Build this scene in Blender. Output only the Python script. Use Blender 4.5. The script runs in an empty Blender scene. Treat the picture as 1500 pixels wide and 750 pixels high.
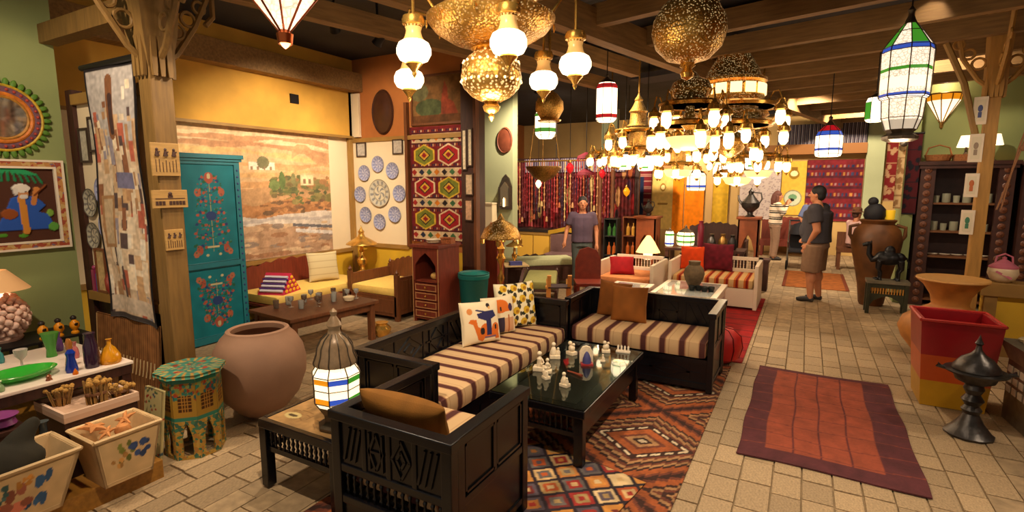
import bpy, bmesh, math, random
import numpy as np
from mathutils import Vector, Matrix
rnd = random.Random(7)
PI = math.pi
sc = bpy.context.scene
COL = sc.collection

# ---------------- camera, world, exposure ----------------
cam_d = bpy.data.cameras.new('camera'); cam = bpy.data.objects.new('camera', cam_d); COL.objects.link(cam)
cam_d.sensor_width = 36; cam_d.lens = 36*768/1500; cam_d.clip_start = .05
cam.location = (0, 0, 1.75)
cam.rotation_euler = (math.radians(90-7.785), 0, math.radians(29.2))
sc.camera = cam
sc.view_settings.view_transform = 'Standard'; sc.view_settings.look = 'None'
sc.view_settings.gamma = 1; sc.view_settings.use_curve_mapping = False
sc.view_settings.exposure = 0.0
sc.cycles.use_denoising = True
sc.cycles.sample_clamp_indirect = 3; sc.cycles.sample_clamp_direct = 12
sc.cycles.max_bounces = 6
w = bpy.data.worlds.new('world'); sc.world = w; w.use_nodes = True
w.node_tree.nodes['Background'].inputs[0].default_value = (1, .84, .66, 1)
w.node_tree.nodes['Background'].inputs[1].default_value = .34

def lin(c):
    c = np.asarray(c, float)/255.0
    return np.where(c <= .04045, c/12.92, ((c+.055)/1.055)**2.4)

# ---------------- materials ----------------
MATS = {}
def mat(name, c, rough=.6, metal=0., var=.0, scale=12., bump=0., emit=0., alpha=1., trans=0., rand=0., island=False, spec=.5, grain=None, ecol=None):
    if name in MATS: return MATS[name]
    m = bpy.data.materials.new(name); m.use_nodes = True; nt = m.node_tree; N = nt.nodes; L = nt.links
    b = N['Principled BSDF']; col = tuple(lin(c))+(1,)
    b.inputs['Base Color'].default_value = col
    b.inputs['Roughness'].default_value = rough; b.inputs['Metallic'].default_value = metal
    b.inputs['Specular IOR Level'].default_value = spec
    b.inputs['Transmission Weight'].default_value = trans
    b.inputs['Alpha'].default_value = alpha
    if emit:
        b.inputs['Emission Color'].default_value = tuple(lin(ecol or c))+(1,); b.inputs['Emission Strength'].default_value = emit
    src = None
    if var or bump:
        tc = N.new('ShaderNodeTexCoord'); nz = N.new('ShaderNodeTexNoise')
        nz.inputs['Scale'].default_value = scale; nz.inputs['Detail'].default_value = 5
        if grain:
            mp = N.new('ShaderNodeMapping'); mp.inputs['Scale'].default_value = grain
            L.new(tc.outputs['Object'], mp.inputs[0]); L.new(mp.outputs[0], nz.inputs['Vector'])
        else: L.new(tc.outputs['Object'], nz.inputs['Vector'])
        if bump:
            bp = N.new('ShaderNodeBump'); bp.inputs['Strength'].default_value = bump; bp.inputs['Distance'].default_value = .02
            L.new(nz.outputs['Fac'], bp.inputs['Height']); L.new(bp.outputs[0], b.inputs['Normal'])
        if var:
            mr = N.new('ShaderNodeMapRange'); mr.inputs[1].default_value = .3; mr.inputs[2].default_value = .7
            mr.inputs[3].default_value = 1-var; mr.inputs[4].default_value = 1+var
            L.new(nz.outputs['Fac'], mr.inputs[0]); src = mr.outputs[0]
    if rand:
        if island: g = N.new('ShaderNodeNewGeometry'); o = g.outputs['Random Per Island']
        else: g = N.new('ShaderNodeObjectInfo'); o = g.outputs['Random']
        mr = N.new('ShaderNodeMapRange'); mr.inputs[3].default_value = 1-rand; mr.inputs[4].default_value = 1+rand
        L.new(o, mr.inputs[0])
        if src is not None:
            mu = N.new('ShaderNodeMath'); mu.operation = 'MULTIPLY'; L.new(src, mu.inputs[0]); L.new(mr.outputs[0], mu.inputs[1]); src = mu.outputs[0]
        else: src = mr.outputs[0]
    if src is not None:
        vm = N.new('ShaderNodeVectorMath'); vm.operation = 'SCALE'; vm.inputs[0].default_value = col[:3]
        L.new(src, vm.inputs['Scale']); L.new(vm.outputs[0], b.inputs['Base Color'])
    MATS[name] = m; return m

def paint_mat(name, rough=.85, bump=.15, scale=180., metal=0.):
    if name in MATS: return MATS[name]
    m = bpy.data.materials.new(name); m.use_nodes = True; nt = m.node_tree; N = nt.nodes; L = nt.links
    b = N['Principled BSDF']; a = N.new('ShaderNodeAttribute'); a.attribute_name = 'Col'
    L.new(a.outputs['Color'], b.inputs['Base Color']); b.inputs['Roughness'].default_value = rough; b.inputs['Metallic'].default_value = metal
    b.inputs['Specular IOR Level'].default_value = .25
    if bump:
        tc = N.new('ShaderNodeTexCoord'); nz = N.new('ShaderNodeTexNoise'); nz.inputs['Scale'].default_value = scale
        bp = N.new('ShaderNodeBump'); bp.inputs['Strength'].default_value = bump; bp.inputs['Distance'].default_value = .01
        L.new(tc.outputs['Object'], nz.inputs['Vector']); L.new(nz.outputs['Fac'], bp.inputs['Height']); L.new(bp.outputs[0], b.inputs['Normal'])
    MATS[name] = m; return m

def stripe_mat(name, period, stops, axis='X', rough=.9, off=0.):
    """stops: [(pos, srgb)] constant bands repeated every period along a local axis"""
    if name in MATS: return MATS[name]
    m = bpy.data.materials.new(name); m.use_nodes = True; nt = m.node_tree; N = nt.nodes; L = nt.links
    b = N['Principled BSDF']; b.inputs['Roughness'].default_value = rough; b.inputs['Specular IOR Level'].default_value = .2
    tc = N.new('ShaderNodeTexCoord'); sx = N.new('ShaderNodeSeparateXYZ'); L.new(tc.outputs['Object'], sx.inputs[0])
    ad = N.new('ShaderNodeMath'); ad.operation = 'ADD'; ad.inputs[1].default_value = off+50*period
    dv = N.new('ShaderNodeMath'); dv.operation = 'DIVIDE'; dv.inputs[1].default_value = period
    fr = N.new('ShaderNodeMath'); fr.operation = 'FRACT'
    L.new(sx.outputs[axis], ad.inputs[0]); L.new(ad.outputs[0], dv.inputs[0]); L.new(dv.outputs[0], fr.inputs[0])
    cr = N.new('ShaderNodeValToRGB'); cr.color_ramp.interpolation = 'CONSTANT'; e = cr.color_ramp.elements
    while len(e) < len(stops): e.new(.5)
    for i, (p, c) in enumerate(stops): e[i].position = p
    for i, (p, c) in enumerate(stops): e[i].color = tuple(lin(c))+(1,)
    L.new(fr.outputs[0], cr.inputs[0]); L.new(cr.outputs[0], b.inputs['Base Color'])
    nz = N.new('ShaderNodeTexNoise'); nz.inputs['Scale'].default_value = 200
    bp = N.new('ShaderNodeBump'); bp.inputs['Strength'].default_value = .2; bp.inputs['Distance'].default_value = .005
    L.new(tc.outputs['Object'], nz.inputs['Vector']); L.new(nz.outputs['Fac'], bp.inputs['Height']); L.new(bp.outputs[0], b.inputs['Normal'])
    MATS[name] = m; return m

BLACKW = mat('black_stained_wood', (9, 9, 14), .27, var=.25, scale=9, bump=.04)
DARKW = mat('dark_wood', (62, 32, 22), .5, var=.3, scale=6, bump=.06, grain=(8, 8, 1))
MIDW = mat('brown_wood', (104, 58, 28), .5, var=.25, scale=6, bump=.06, grain=(8, 8, 1))
REDW = mat('red_brown_wood', (112, 44, 28), .45, var=.25, scale=6, bump=.05, grain=(8, 8, 1))
POSTW = mat('post_wood', (120, 88, 40), .65, var=.2, scale=5, bump=.08, grain=(10, 10, 1))
BEAMW = mat('beam_wood', (140, 104, 58), .7, var=.25, scale=4, bump=.08, grain=(1, 10, 10))
GOLDW = mat('ochre_trim_wood', (150, 112, 52), .6, var=.15, scale=5)
BRASS = mat('brass', (222, 172, 84), .26, .82, var=.12, scale=30, bump=.05)
BRASSP = mat('pierced_brass', (214, 164, 80), .36, .78, var=.45, scale=80, bump=.35)
DBRASS = mat('dark_brass', (150, 112, 56), .38, .75, var=.4, scale=40, bump=.2)
COPPER = mat('copper', (190, 100, 55), .3, 1.)
IRON = mat('dark_iron', (38, 34, 33), .5, .6)
PEWTER = mat('pewter', (78, 74, 72), .38, .85, var=.25, scale=25, bump=.15)
STEEL = mat('tin', (150, 142, 130), .38, .9, var=.2, scale=20)
WHITE = mat('white_paint', (232, 214, 190), .5)
CREAM = mat('cream', (226, 204, 164), .8)
GLASSC = mat('clear_glass', (235, 236, 230), .06, trans=.7)
GLOW = mat('glowing_glass', (255, 236, 200), .4, emit=3.4, ecol=(255, 230, 190))
GLOW2 = mat('lit_milk_glass', (255, 232, 195), .4, emit=1.7, ecol=(255, 226, 182))
GLOWB = mat('blue_lit_glass', (40, 70, 170), .3, emit=.8, ecol=(60, 90, 190))
GLOWG = mat('green_lit_glass', (50, 130, 40), .3, emit=.8, ecol=(70, 150, 40))
GLOWR = mat('red_lit_glass', (170, 24, 30), .3, emit=.8, ecol=(180, 20, 30))
GLOWA = mat('amber_lit_glass', (220, 140, 20), .3, emit=.9, ecol=(230, 140, 20))
def lace_mat(name, c, emit, scale):
    m = bpy.data.materials.new(name); m.use_nodes = True; N = m.node_tree.nodes; L = m.node_tree.links; b = N['Principled BSDF']; b.inputs['Roughness'].default_value = .4
    tc = N.new('ShaderNodeTexCoord'); v = N.new('ShaderNodeTexVoronoi'); v.feature = 'DISTANCE_TO_EDGE'; v.inputs['Scale'].default_value = scale; L.new(tc.outputs['Object'], v.inputs['Vector'])
    mr = N.new('ShaderNodeMapRange'); mr.inputs[1].default_value = .0; mr.inputs[2].default_value = .12; mr.inputs[3].default_value = emit*.35; mr.inputs[4].default_value = emit
    L.new(v.outputs['Distance'], mr.inputs[0]); L.new(mr.outputs[0], b.inputs['Emission Strength']); b.inputs['Base Color'].default_value = tuple(lin(c))+(1,); b.inputs['Emission Color'].default_value = tuple(lin(c))+(1,); MATS[name] = m; return m
def pierced_lit(name, scale, emit, lim):
    m = bpy.data.materials.new(name); m.use_nodes = True; N = m.node_tree.nodes; L = m.node_tree.links; b = N['Principled BSDF']; b.inputs['Roughness'].default_value = .3; b.inputs['Metallic'].default_value = .8
    b.inputs['Base Color'].default_value = tuple(lin((214, 164, 80)))+(1,); b.inputs['Emission Color'].default_value = tuple(lin((255, 212, 140)))+(1,)
    tc = N.new('ShaderNodeTexCoord'); v = N.new('ShaderNodeTexVoronoi'); v.inputs['Scale'].default_value = scale; L.new(tc.outputs['Object'], v.inputs['Vector'])
    mr = N.new('ShaderNodeMapRange'); mr.inputs[1].default_value = lim; mr.inputs[2].default_value = lim*.6; mr.inputs[3].default_value = 0; mr.inputs[4].default_value = emit
    L.new(v.outputs['Distance'], mr.inputs[0]); L.new(mr.outputs[0], b.inputs['Emission Strength'])
    bp = N.new('ShaderNodeBump'); bp.inputs['Strength'].default_value = .4; bp.inputs['Distance'].default_value = .01; L.new(v.outputs['Distance'], bp.inputs['Height']); L.new(bp.outputs[0], b.inputs['Normal']); MATS[name] = m; return m
PLIT = pierced_lit('lit_pierced_brass', 46, 1.3, .42); PLIT2 = pierced_lit('dim_pierced_brass', 60, .45, .36)
LACE = lace_mat('lace_lit_glass', (250, 226, 196), 1.35, 38)
PAINT = paint_mat('painted_textile')
PAINTS = paint_mat('painted_gloss', .4, 0)

# ---------------- mesh builder ----------------
class MB:
    def __init__(s): s.v = []; s.f = []; s.m = []; s.mi = 0
    def add(s, vs, fs):
        o = len(s.v); s.v += [tuple(p) for p in vs]; s.f += [tuple(i+o for i in q) for q in fs]; s.m += [s.mi]*len(fs); return s
    def box(s, x0, y0, z0, x1, y1, z1, R=None, o=(0, 0, 0)):
        vs = [(x, y, z) for z in (z0, z1) for y in (y0, y1) for x in (x0, x1)]
        if R is not None: vs = [tuple(R @ Vector(p)+Vector(o)) for p in vs]
        elif o != (0, 0, 0): vs = [(a+o[0], b+o[1], c+o[2]) for a, b, c in vs]
        return s.add(vs, [(0, 2, 3, 1), (4, 5, 7, 6), (0, 1, 5, 4), (2, 6, 7, 3), (0, 4, 6, 2), (1, 3, 7, 5)])
    def cb(s, cx, cy, cz, sx, sy, sz, rz=0, rx=0, ry=0):
        R = Matrix.Rotation(rz, 3, 'Z') @ Matrix.Rotation(ry, 3, 'Y') @ Matrix.Rotation(rx, 3, 'X')
        return s.box(-sx/2, -sy/2, -sz/2, sx/2, sy/2, sz/2, R, (cx, cy, cz))
    def frust(s, z0, a0, b0, z1, a1, b1, o=(0, 0, 0)):
        vs = [(x*a, y*b, z) for z, a, b in ((z0, a0, b0), (z1, a1, b1)) for y in (-.5, .5) for x in (-.5, .5)]
        vs = [(p[0]+o[0], p[1]+o[1], p[2]+o[2]) for p in vs]
        return s.add(vs, [(0, 2, 3, 1), (4, 5, 7, 6), (0, 1, 5, 4), (2, 6, 7, 3), (0, 4, 6, 2), (1, 3, 7, 5)])
    def lathe(s, prof, n=20, o=(0, 0, 0), rot=0, M=None, sx=1, sy=1):
        vs = []; fs = []; k = len(prof)
        for r, z in prof:
            for i in range(n):
                a = rot+2*PI*i/n; p = Vector((r*math.cos(a)*sx, r*math.sin(a)*sy, z))
                if M is not None: p = M @ p
                vs.append((p.x+o[0], p.y+o[1], p.z+o[2]))
        for j in range(k-1):
            for i in range(n):
                fs.append((j*n+i, j*n+(i+1) % n, (j+1)*n+(i+1) % n, (j+1)*n+i))
        if prof[0][0] > 1e-5: fs.append(tuple(range(n-1, -1, -1)))
        if prof[-1][0] > 1e-5: fs.append(tuple((k-1)*n+i for i in range(n)))
        return s.add(vs, fs)
    def ball(s, c, r, n=14, k=9, sc=(1, 1, 1), M=None):
        prof = [(math.sin(PI*i/k)*r, -math.cos(PI*i/k)*r) for i in range(k+1)]
        S = Matrix.Diagonal(sc)
        if M is not None: S = M @ S
        return s.lathe(prof, n, c, M=S)
    def tube(s, pts, r, n=8, cap=True):
        pts = [Vector(p) for p in pts]; rs = r if isinstance(r, (list, tuple)) else [r]*len(pts)
        vs = []; fs = []; up = Vector((0, 0, 1)); prev = None
        for i, p in enumerate(pts):
            t = (pts[min(i+1, len(pts)-1)]-pts[max(i-1, 0)])
            t = t.normalized() if t.length > 1e-9 else up
            a = prev if prev is not None else (Vector((1, 0, 0)) if abs(t.z) > .9 else up)
            x = (a-t*a.dot(t)); x = x.normalized() if x.length > 1e-6 else t.orthogonal().normalized()
            y = t.cross(x); prev = x
            for k in range(n):
                q = 2*PI*k/n; vs.append(tuple(p+(x*math.cos(q)+y*math.sin(q))*rs[i]))
        for j in range(len(pts)-1):
            for i in range(n): fs.append((j*n+i, j*n+(i+1) % n, (j+1)*n+(i+1) % n, (j+1)*n+i))
        if cap: fs.append(tuple(range(n-1, -1, -1))); fs.append(tuple((len(pts)-1)*n+i for i in range(n)))
        return s.add(vs, fs)
    def prism(s, poly, d0, d1, ax='y', o=(0, 0, 0)):
        """2D outline extruded along an axis; the outline lies in the other two axes"""
        n = len(poly)
        def P(a, b, d): return {'y': (a, d, b), 'x': (d, a, b), 'z': (a, b, d)}[ax]
        vs = [P(a, b, d0) for a, b in poly]+[P(a, b, d1) for a, b in poly]
        vs = [(p[0]+o[0], p[1]+o[1], p[2]+o[2]) for p in vs]
        fs = [tuple(range(n)), tuple(range(2*n-1, n-1, -1))]+[(i, i+n, (i+1) % n+n, (i+1) % n) for i in range(n)]
        return s.add(vs, fs)
    def build(s, name, m, parent=None, smooth=False, loc=None, rot=None, bevel=0., col=None):
        me = bpy.data.meshes.new(name); me.from_pydata(s.v, [], s.f)
        ms = m if isinstance(m, (list, tuple)) else [m]
        for q in ms: me.materials.append(q)
        if len(ms) > 1: me.polygons.foreach_set('material_index', s.m)
        bm = bmesh.new(); bm.from_mesh(me); bmesh.ops.recalc_face_normals(bm, faces=bm.faces)
        if bevel: bmesh.ops.bevel(bm, geom=list(bm.edges), offset=bevel, segments=2, affect='EDGES', profile=.6)
        bm.to_mesh(me); bm.free()
        if smooth:
            me.polygons.foreach_set('use_smooth', [True]*len(me.polygons))
            try: me.set_sharp_from_angle(angle=math.radians(42))
            except Exception: pass
        o = bpy.data.objects.new(name, me); COL.objects.link(o)
        if parent is not None: o.parent = parent
        if loc is not None: o.location = loc
        if rot is not None: o.rotation_euler = rot
        return o

def tag(o, label=None, cat=None, group=None, kind=None):
    if label: o['label'] = label
    if cat: o['category'] = cat
    if group: o['group'] = group
    if kind: o['kind'] = kind
    return o
def thing(name, label, cat, loc=(0, 0, 0), rz=0, group=None):
    o = bpy.data.objects.new(name, None); COL.objects.link(o); o.empty_display_size = .1
    o.location = loc; o.rotation_euler = (0, 0, rz); return tag(o, label, cat, group)
def dup(root, loc=None, rz=None, label=None, parent=None, scale=None):
    r = root.copy(); COL.objects.link(r)
    if parent is not None: r.parent = parent
    if loc is not None: r.location = loc
    if rz is not None: r.rotation_euler = (r.rotation_euler[0], r.rotation_euler[1], rz)
    if scale is not None: r.scale = (scale,)*3 if not isinstance(scale, tuple) else scale
    if label: r['label'] = label
    for c in list(root.children): dup(c, parent=r)
    return r
def struct(o): o['kind'] = 'structure'; return o
def inst(name, me, parent, loc, rot=(0, 0, 0), scale=(1, 1, 1)):
    o = bpy.data.objects.new(name, me); COL.objects.link(o); o.parent = parent
    o.location = loc; o.rotation_euler = rot; o.scale = scale; return o
def lamp(name, loc, power, color=(1, .78, .52), size=.05, parent=None, spot=None, target=None, blend=.6):
    d = bpy.data.lights.new(name, 'SPOT' if spot else 'POINT'); d.energy = power; d.color = color; d.shadow_soft_size = size
    o = bpy.data.objects.new(name, d); COL.objects.link(o); o.location = loc
    if spot:
        d.spot_size = math.radians(spot); d.spot_blend = blend
        o.rotation_euler = (Vector(target)-Vector(loc)).to_track_quat('-Z', 'Y').to_euler()
    if parent is not None: o.parent = parent
    return o

# ---------------- painted sheets ----------------
class Cv:
    """a pattern computed per vertex on a W x H sheet (metres), sRGB colours"""
    def __init__(s, W, H, res, bg):
        s.W, s.H = W, H; s.nx = max(2, int(W/res)+1); s.ny = max(2, int(H/res)+1)
        s.X, s.Y = np.meshgrid(np.linspace(0, W, s.nx), np.linspace(0, H, s.ny)); s.c = np.zeros(s.X.shape+(3,)); s.c[:] = bg
        s.z = np.zeros(s.X.shape); s.rg = np.random.default_rng(5)
    def mask(s, m, c, h=None):
        s.c[m] = c
        if h is not None: s.z[m] = h
        return s
    def rect(s, x0, y0, x1, y1, c, h=None): return s.mask((s.X >= x0) & (s.X <= x1) & (s.Y >= y0) & (s.Y <= y1), c, h)
    def ell(s, x, y, rx, ry, c, h=None, r0=0): d = ((s.X-x)/rx)**2+((s.Y-y)/ry)**2; return s.mask((d <= 1) & (d >= r0*r0), c, h)
    def dia(s, x, y, rx, ry, c, r0=0): d = abs(s.X-x)/rx+abs(s.Y-y)/ry; return s.mask((d <= 1) & (d >= r0), c)
    def line(s, p, q, w, c, h=None):
        px, py = p; dx, dy = q[0]-px, q[1]-py; L2 = dx*dx+dy*dy+1e-12
        t = np.clip(((s.X-px)*dx+(s.Y-py)*dy)/L2, 0, 1); return s.mask((s.X-px-t*dx)**2+(s.Y-py-t*dy)**2 <= w*w/4, c, h)
    def poly(s, pts, c, h=None):
        ins = np.zeros(s.X.shape, bool); n = len(pts)
        for i in range(n):
            (x0, y0), (x1, y1) = pts[i], pts[(i+1) % n]
            if abs(y1-y0) < 1e-9: continue
            ins ^= ((y0 > s.Y) != (y1 > s.Y)) & (s.X < (x1-x0)*(s.Y-y0)/(y1-y0)+x0)
        return s.mask(ins, c, h)
    def noise(s, amt, cell=.03, m=None):
        a = max(2, int(s.W/cell)+2); b = max(2, int(s.H/cell)+2); g = s.rg.random((b, a))
        u = s.X/s.W*(a-1.001); v = s.Y/s.H*(b-1.001); i = u.astype(int); j = v.astype(int); fu = (u-i); fv = (v-j)
        n = g[j, i]*(1-fu)*(1-fv)+g[j, i+1]*fu*(1-fv)+g[j+1, i]*(1-fu)*fv+g[j+1, i+1]*fu*fv
        k = 1+amt*(2*n-1)
        if m is None: s.c *= k[..., None]
        else: s.c[m] *= k[m][:, None]
        return n
def sheet(name, cv, P, m=None, parent=None, thick=.01, loc=None, rot=None, smooth=False):
    """P(u,v,h) -> local xyz arrays; u,v in metres on the sheet, h = offset along the face normal"""
    ny, nx = cv.X.shape; A = np.stack(P(cv.X, cv.Y, cv.z), -1).reshape(-1, 3); B = np.stack(P(cv.X, cv.Y, np.full(cv.X.shape, -thick)), -1).reshape(-1, 3)
    n = nx*ny; V = np.concatenate([A, B]); idx = np.arange(n).reshape(ny, nx)
    q = np.stack([idx[:-1, :-1], idx[:-1, 1:], idx[1:, 1:], idx[1:, :-1]], -1).reshape(-1, 4)
    F = [q, q[:, ::-1]+n]
    for e in (idx[0, ::-1], idx[-1], idx[:, 0], idx[::-1, -1]):
        F.append(np.stack([e[:-1], e[1:], e[1:]+n, e[:-1]+n], -1)[:, ::-1])
    F = np.concatenate(F)
    me = bpy.data.meshes.new(name); me.vertices.add(len(V)); me.vertices.foreach_set('co', V.ravel().astype(np.float32))
    me.loops.add(F.size); me.loops.foreach_set('vertex_index', F.ravel().astype(np.int32))
    me.polygons.add(len(F)); me.polygons.foreach_set('loop_start', np.arange(0, F.size, 4).astype(np.int32))
    me.update(calc_edges=True); me.validate()
    at = me.color_attributes.new('Col', 'FLOAT_COLOR', 'POINT')
    c = np.ones((2*n, 4), np.float32); c[:n, :3] = lin(np.clip(cv.c, 0, 255)).reshape(-1, 3); c[n:] = c[:n]
    at.data.foreach_set('color', c.ravel()); me.materials.append(m or PAINT)
    if smooth: me.polygons.foreach_set('use_smooth', [True]*len(me.polygons))
    o = bpy.data.objects.new(name, me); COL.objects.link(o)
    if parent is not None: o.parent = parent
    if loc is not None: o.location = loc
    if rot is not None: o.rotation_euler = rot
    return o
# sheet placements: lying on the floor, standing and facing -y, standing and facing +x
def flat(u, v, h): return (u, v, h)
def face_my(u, v, h): return (u, -h, v)
def face_px(u, v, h): return (h, u, v)
# ---------------- ceiling spotlights, most of them added fill (fixture and its own light) ----------------
def ceiling_spot(loc, target, power, angle, label, color=(1, .81, .585)):
    t = thing('track_spotlight', label, 'spotlight', loc)
    d = (Vector(target)-Vector(loc)).normalized(); q = d.to_track_quat('-Z', 'Y').to_matrix()
    MB().lathe([(.03, .13), (.045, .12), (.045, .0), (.055, -.03), (.05, -.03), (.04, .02), (.0, .02)], 16, M=q).build('can', IRON, t, True)
    MB().lathe([(.038, .0), (.0, .0)], 16, M=q, o=tuple(d*-.012)).build('bulb', GLOW, t)
    MB().tube([(0, 0, .09), (0, 0, 3.6-loc[2])], .012).build('stem', IRON, t)
    p = Vector(loc)+d*.06
    lamp('spot_light', p, power, color, .05, None, angle, target).parent = None
    return t
SPOTS = [
 ((-4.0, 4.3, 3.22), (-6.2, 4.6, 1.35), 330, 88, 'black ceiling spotlight turned towards the landscape mural'),
 ((-4.3, 4.0, 3.32), (-5.4, 6.0, 1.5), 210, 90, 'black ceiling spotlight turned towards the wall of plates'),
 ((-3.05, 2.75, 3.12), (-3.6, 1.9, .4), 130, 100, 'black spotlight clamped to the left girder above the round pot'),
 ((-3.3, .6, 3.25), (-4.9, 1.7, 1.2), 190, 100, 'black ceiling spotlight turned towards the green wall'),  # from this row down, spotlights added to brighten the room
 ((-1.5, 1.2, 3.35), (-2.0, 3.0, .3), 260, 100, 'black ceiling spotlight over the black wooden armchair'),
 ((.3, 3.2, 3.40), (-.6, 4.4, .1), 300, 100, 'black ceiling spotlight over the checked maroon rug'),
 ((.9, 6.0, 3.40), (.3, 7.5, .1), 300, 110, 'black ceiling spotlight over the middle of the paved aisle'),
 ((-.2, 10.5, 3.40), (.2, 12.0, .2), 420, 120, 'black ceiling spotlight over the far end of the aisle'),
 ((-2.6, 6.6, 3.40), (-2.4, 8.0, .2), 380, 120, 'black ceiling spotlight over the white sofas'),
 ((-4.3, 8.6, 3.40), (-5.0, 11.0, .9), 420, 120, 'black ceiling spotlight over the counter with hanging strands'),
 ((-2.6, 12.2, 3.40), (-2.8, 15.0, 1.2), 480, 120, 'black ceiling spotlight in front of the orange cloths'),
 ((.9, 12.8, 3.40), (.2, 15.2, 1.4), 420, 110, 'black ceiling spotlight in front of the red far textile'),
 ((2.9, 4.2, 3.30), (1.9, 5.6, .5), 150, 110, 'black ceiling spotlight over the tin chest'),
 ((1.0, 8.0, 3.40), (2.0, 9.9, 2.0), 140, 100, 'black ceiling spotlight beside the dark display cabinet'),
]
for s_ in SPOTS: ceiling_spot(*s_)

# ---------------- setting ----------------
GREENWALL = mat('green_wall', (138, 146, 92), .85, var=.06, scale=2, bump=.03)
PALEGREEN = mat('pale_green_wall', (168, 172, 132), .85, var=.06, scale=2)
YELLOWALL = mat('yellow_wash_wall', (208, 156, 62), .85, var=.22, scale=1.6, bump=.03)
YELLOWP = mat('yellow_panel', (214, 170, 40), .7, var=.08, scale=4)
OFFWHITE = mat('off_white_wall', (228, 208, 172), .85, var=.03, scale=3)
TANWALL = mat('tan_wall', (178, 108, 50), .85, var=.12, scale=3)
CEIL = mat('dark_ceiling', (44, 42, 46), .9, var=.3, scale=2)
GROUT = mat('grout', (138, 116, 86), .95, var=.2, scale=30)
TILE = mat('stone_paver', (164, 138, 104), .66, var=.26, scale=14, bump=.12, rand=.17)
TILE2 = mat('stone_paver_far', (164, 138, 104), .66, var=.26, scale=14, bump=.12, rand=.17, island=True)

floor = struct(MB().box(-7.5, -1.5, -.12, 5, 16, -.014).build('floor', GROUT))
# pavers: columns run along the aisle, joints staggered
um = MB().box(-.5, -.5, -.03, .5, .5, 0).build('paver', TILE, floor, bevel=.0)
um_me = um.data; bpy.data.objects.remove(um)
bmx = bmesh.new(); bmx.from_mesh(um_me)
for vv in bmx.verts:
    if vv.co.z > -.01: vv.co.x *= .97; vv.co.y *= .97
bmx.to_mesh(um_me); bmx.free()
tiles = []
x = -5.0; ci = 0
while x < 3.2:
    wc = rnd.uniform(.14, .175); y = .6-rnd.random()*.25
    while y < 15.5:
        l = rnd.uniform(.18, .30); tiles.append((x+wc/2, y+l/2, wc-.006, l-.006)); y += l
    x += wc
def covered(px, py):
    return ((-2.75 < px < -.55 and 1.5 < py < 5.25) or (-.28 < px < .71 and 3.55 < py < 5.42) or (-2.6 < px < -.46 and 5.45 < py < 9)
            or (px < -1.9 and py > 2.75) or (px < -3.35 and py < 1.9) or (px > 1.65 and py > 6.9))
cd = np.array([-math.sin(math.radians(29.2)), math.cos(math.radians(29.2))])
def inview(px, py):
    d = px*cd[0]+py*cd[1]; r = px*cd[1]-py*cd[0]
    return d > 1.9 and abs(r) < d*1.02
cand = [t for t in tiles if inview(t[0], t[1]) and not covered(t[0], t[1])]
cand.sort(key=lambda t: t[0]**2+t[1]**2); near = set(cand[:300])
far = MB()
for t in tiles:
    dz = -rnd.random()*.005; rr = (rnd.uniform(-.006, .006), rnd.uniform(-.008, .008), rnd.uniform(-.012, .012))
    if t in near: inst('paver', um_me, floor, (t[0], t[1], dz), rr, (t[2], t[3], 1))
    elif not (t[0] < -2.6 and t[1] > 6): far.box(t[0]-t[2]/2, t[1]-t[3]/2, -.03, t[0]+t[2]/2, t[1]+t[3]/2, dz-.001)
fo = far.build('paving', TILE2, floor); fo['kind'] = 'stuff'

# left display platform
struct(MB().box(-5.3, -.8, -.014, -3.28, 1.56, .11).build('trim_1', mat('platform_boards', (150, 102, 36), .5, var=.25, scale=5, grain=(1, 8, 8), bump=.05), bevel=.006))

# walls
struct(MB().box(-5.45, -1.2, 0, -5.3, 2.02, 3.6).build('wall_left_green', GREENWALL))
wl = struct(MB().box(-6.4, 1.0, 0, -6.2, 6.15, 2.5).build('wall_left', OFFWHITE))
MB().box(-6.2, 1.0, 2.46, -6.12, 6.0, 3.6).build('yellow_header', YELLOWALL, wl)
MB().box(-6.2, 1.0, .02, -6.17, 6.0, .72).build('yellow_dado', YELLOWP, wl)
MB().box(-6.12, 1.0, 2.44, -6.09, 6.0, 2.475).build('picture_rail', GOLDW, wl)
MB().box(-6.2, 2.0, .72, -6.14, 6.0, .77).build('dado_rail', GOLDW, wl)
MB().box(-6.12, 1.0, 3.12, -5.92, 6.05, 3.38).build('wall_beam', BEAMW, wl)
MB().box(-6.12, 4.86, 2.83, -6.1, 4.99, 2.95).build('vent', IRON, wl)
wb = struct(MB().box(-6.4, 6.0, 0, -4.0, 6.15, 3.6).build('wall_back_lounge', TANWALL))
MB().box(-6.2, 5.96, .85, -5.08, 6.0, 2.38).build('white_panel', OFFWHITE, wb)
MB().box(-6.2, 5.97, .02, -4.05, 6.0, .80).build('yellow_dado', YELLOWP, wb)
MB().box(-6.2, 5.945, .80, -5.06, 5.99, .86).build('dado_rail', GOLDW, wb)
MB().box(-6.2, 5.94, 2.38, -4.05, 5.99, 2.44).build('picture_rail', GOLDW, wb)
MB().box(-6.19, 5.90, .0, -6.12, 5.97, 3.15).build('corner_post', GOLDW, wb)
MB().box(-5.08, 5.93, .85, -5.03, 5.99, 2.9).build('panel_edge', MIDW, wb)
MB().box(-6.12, 5.95, 2.46, -5.97, 5.99, 3.1).build('white_strip', OFFWHITE, wb)
# column closing the lounge
cl = struct(MB().box(-4.05, 5.86, 0, -3.86, 6.15, 3.3).build('wall_end_column', DARKW))
MB().box(-3.86, 5.86, 0, -3.82, 5.95, 3.3).build('column_edge', MIDW, cl)
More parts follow.
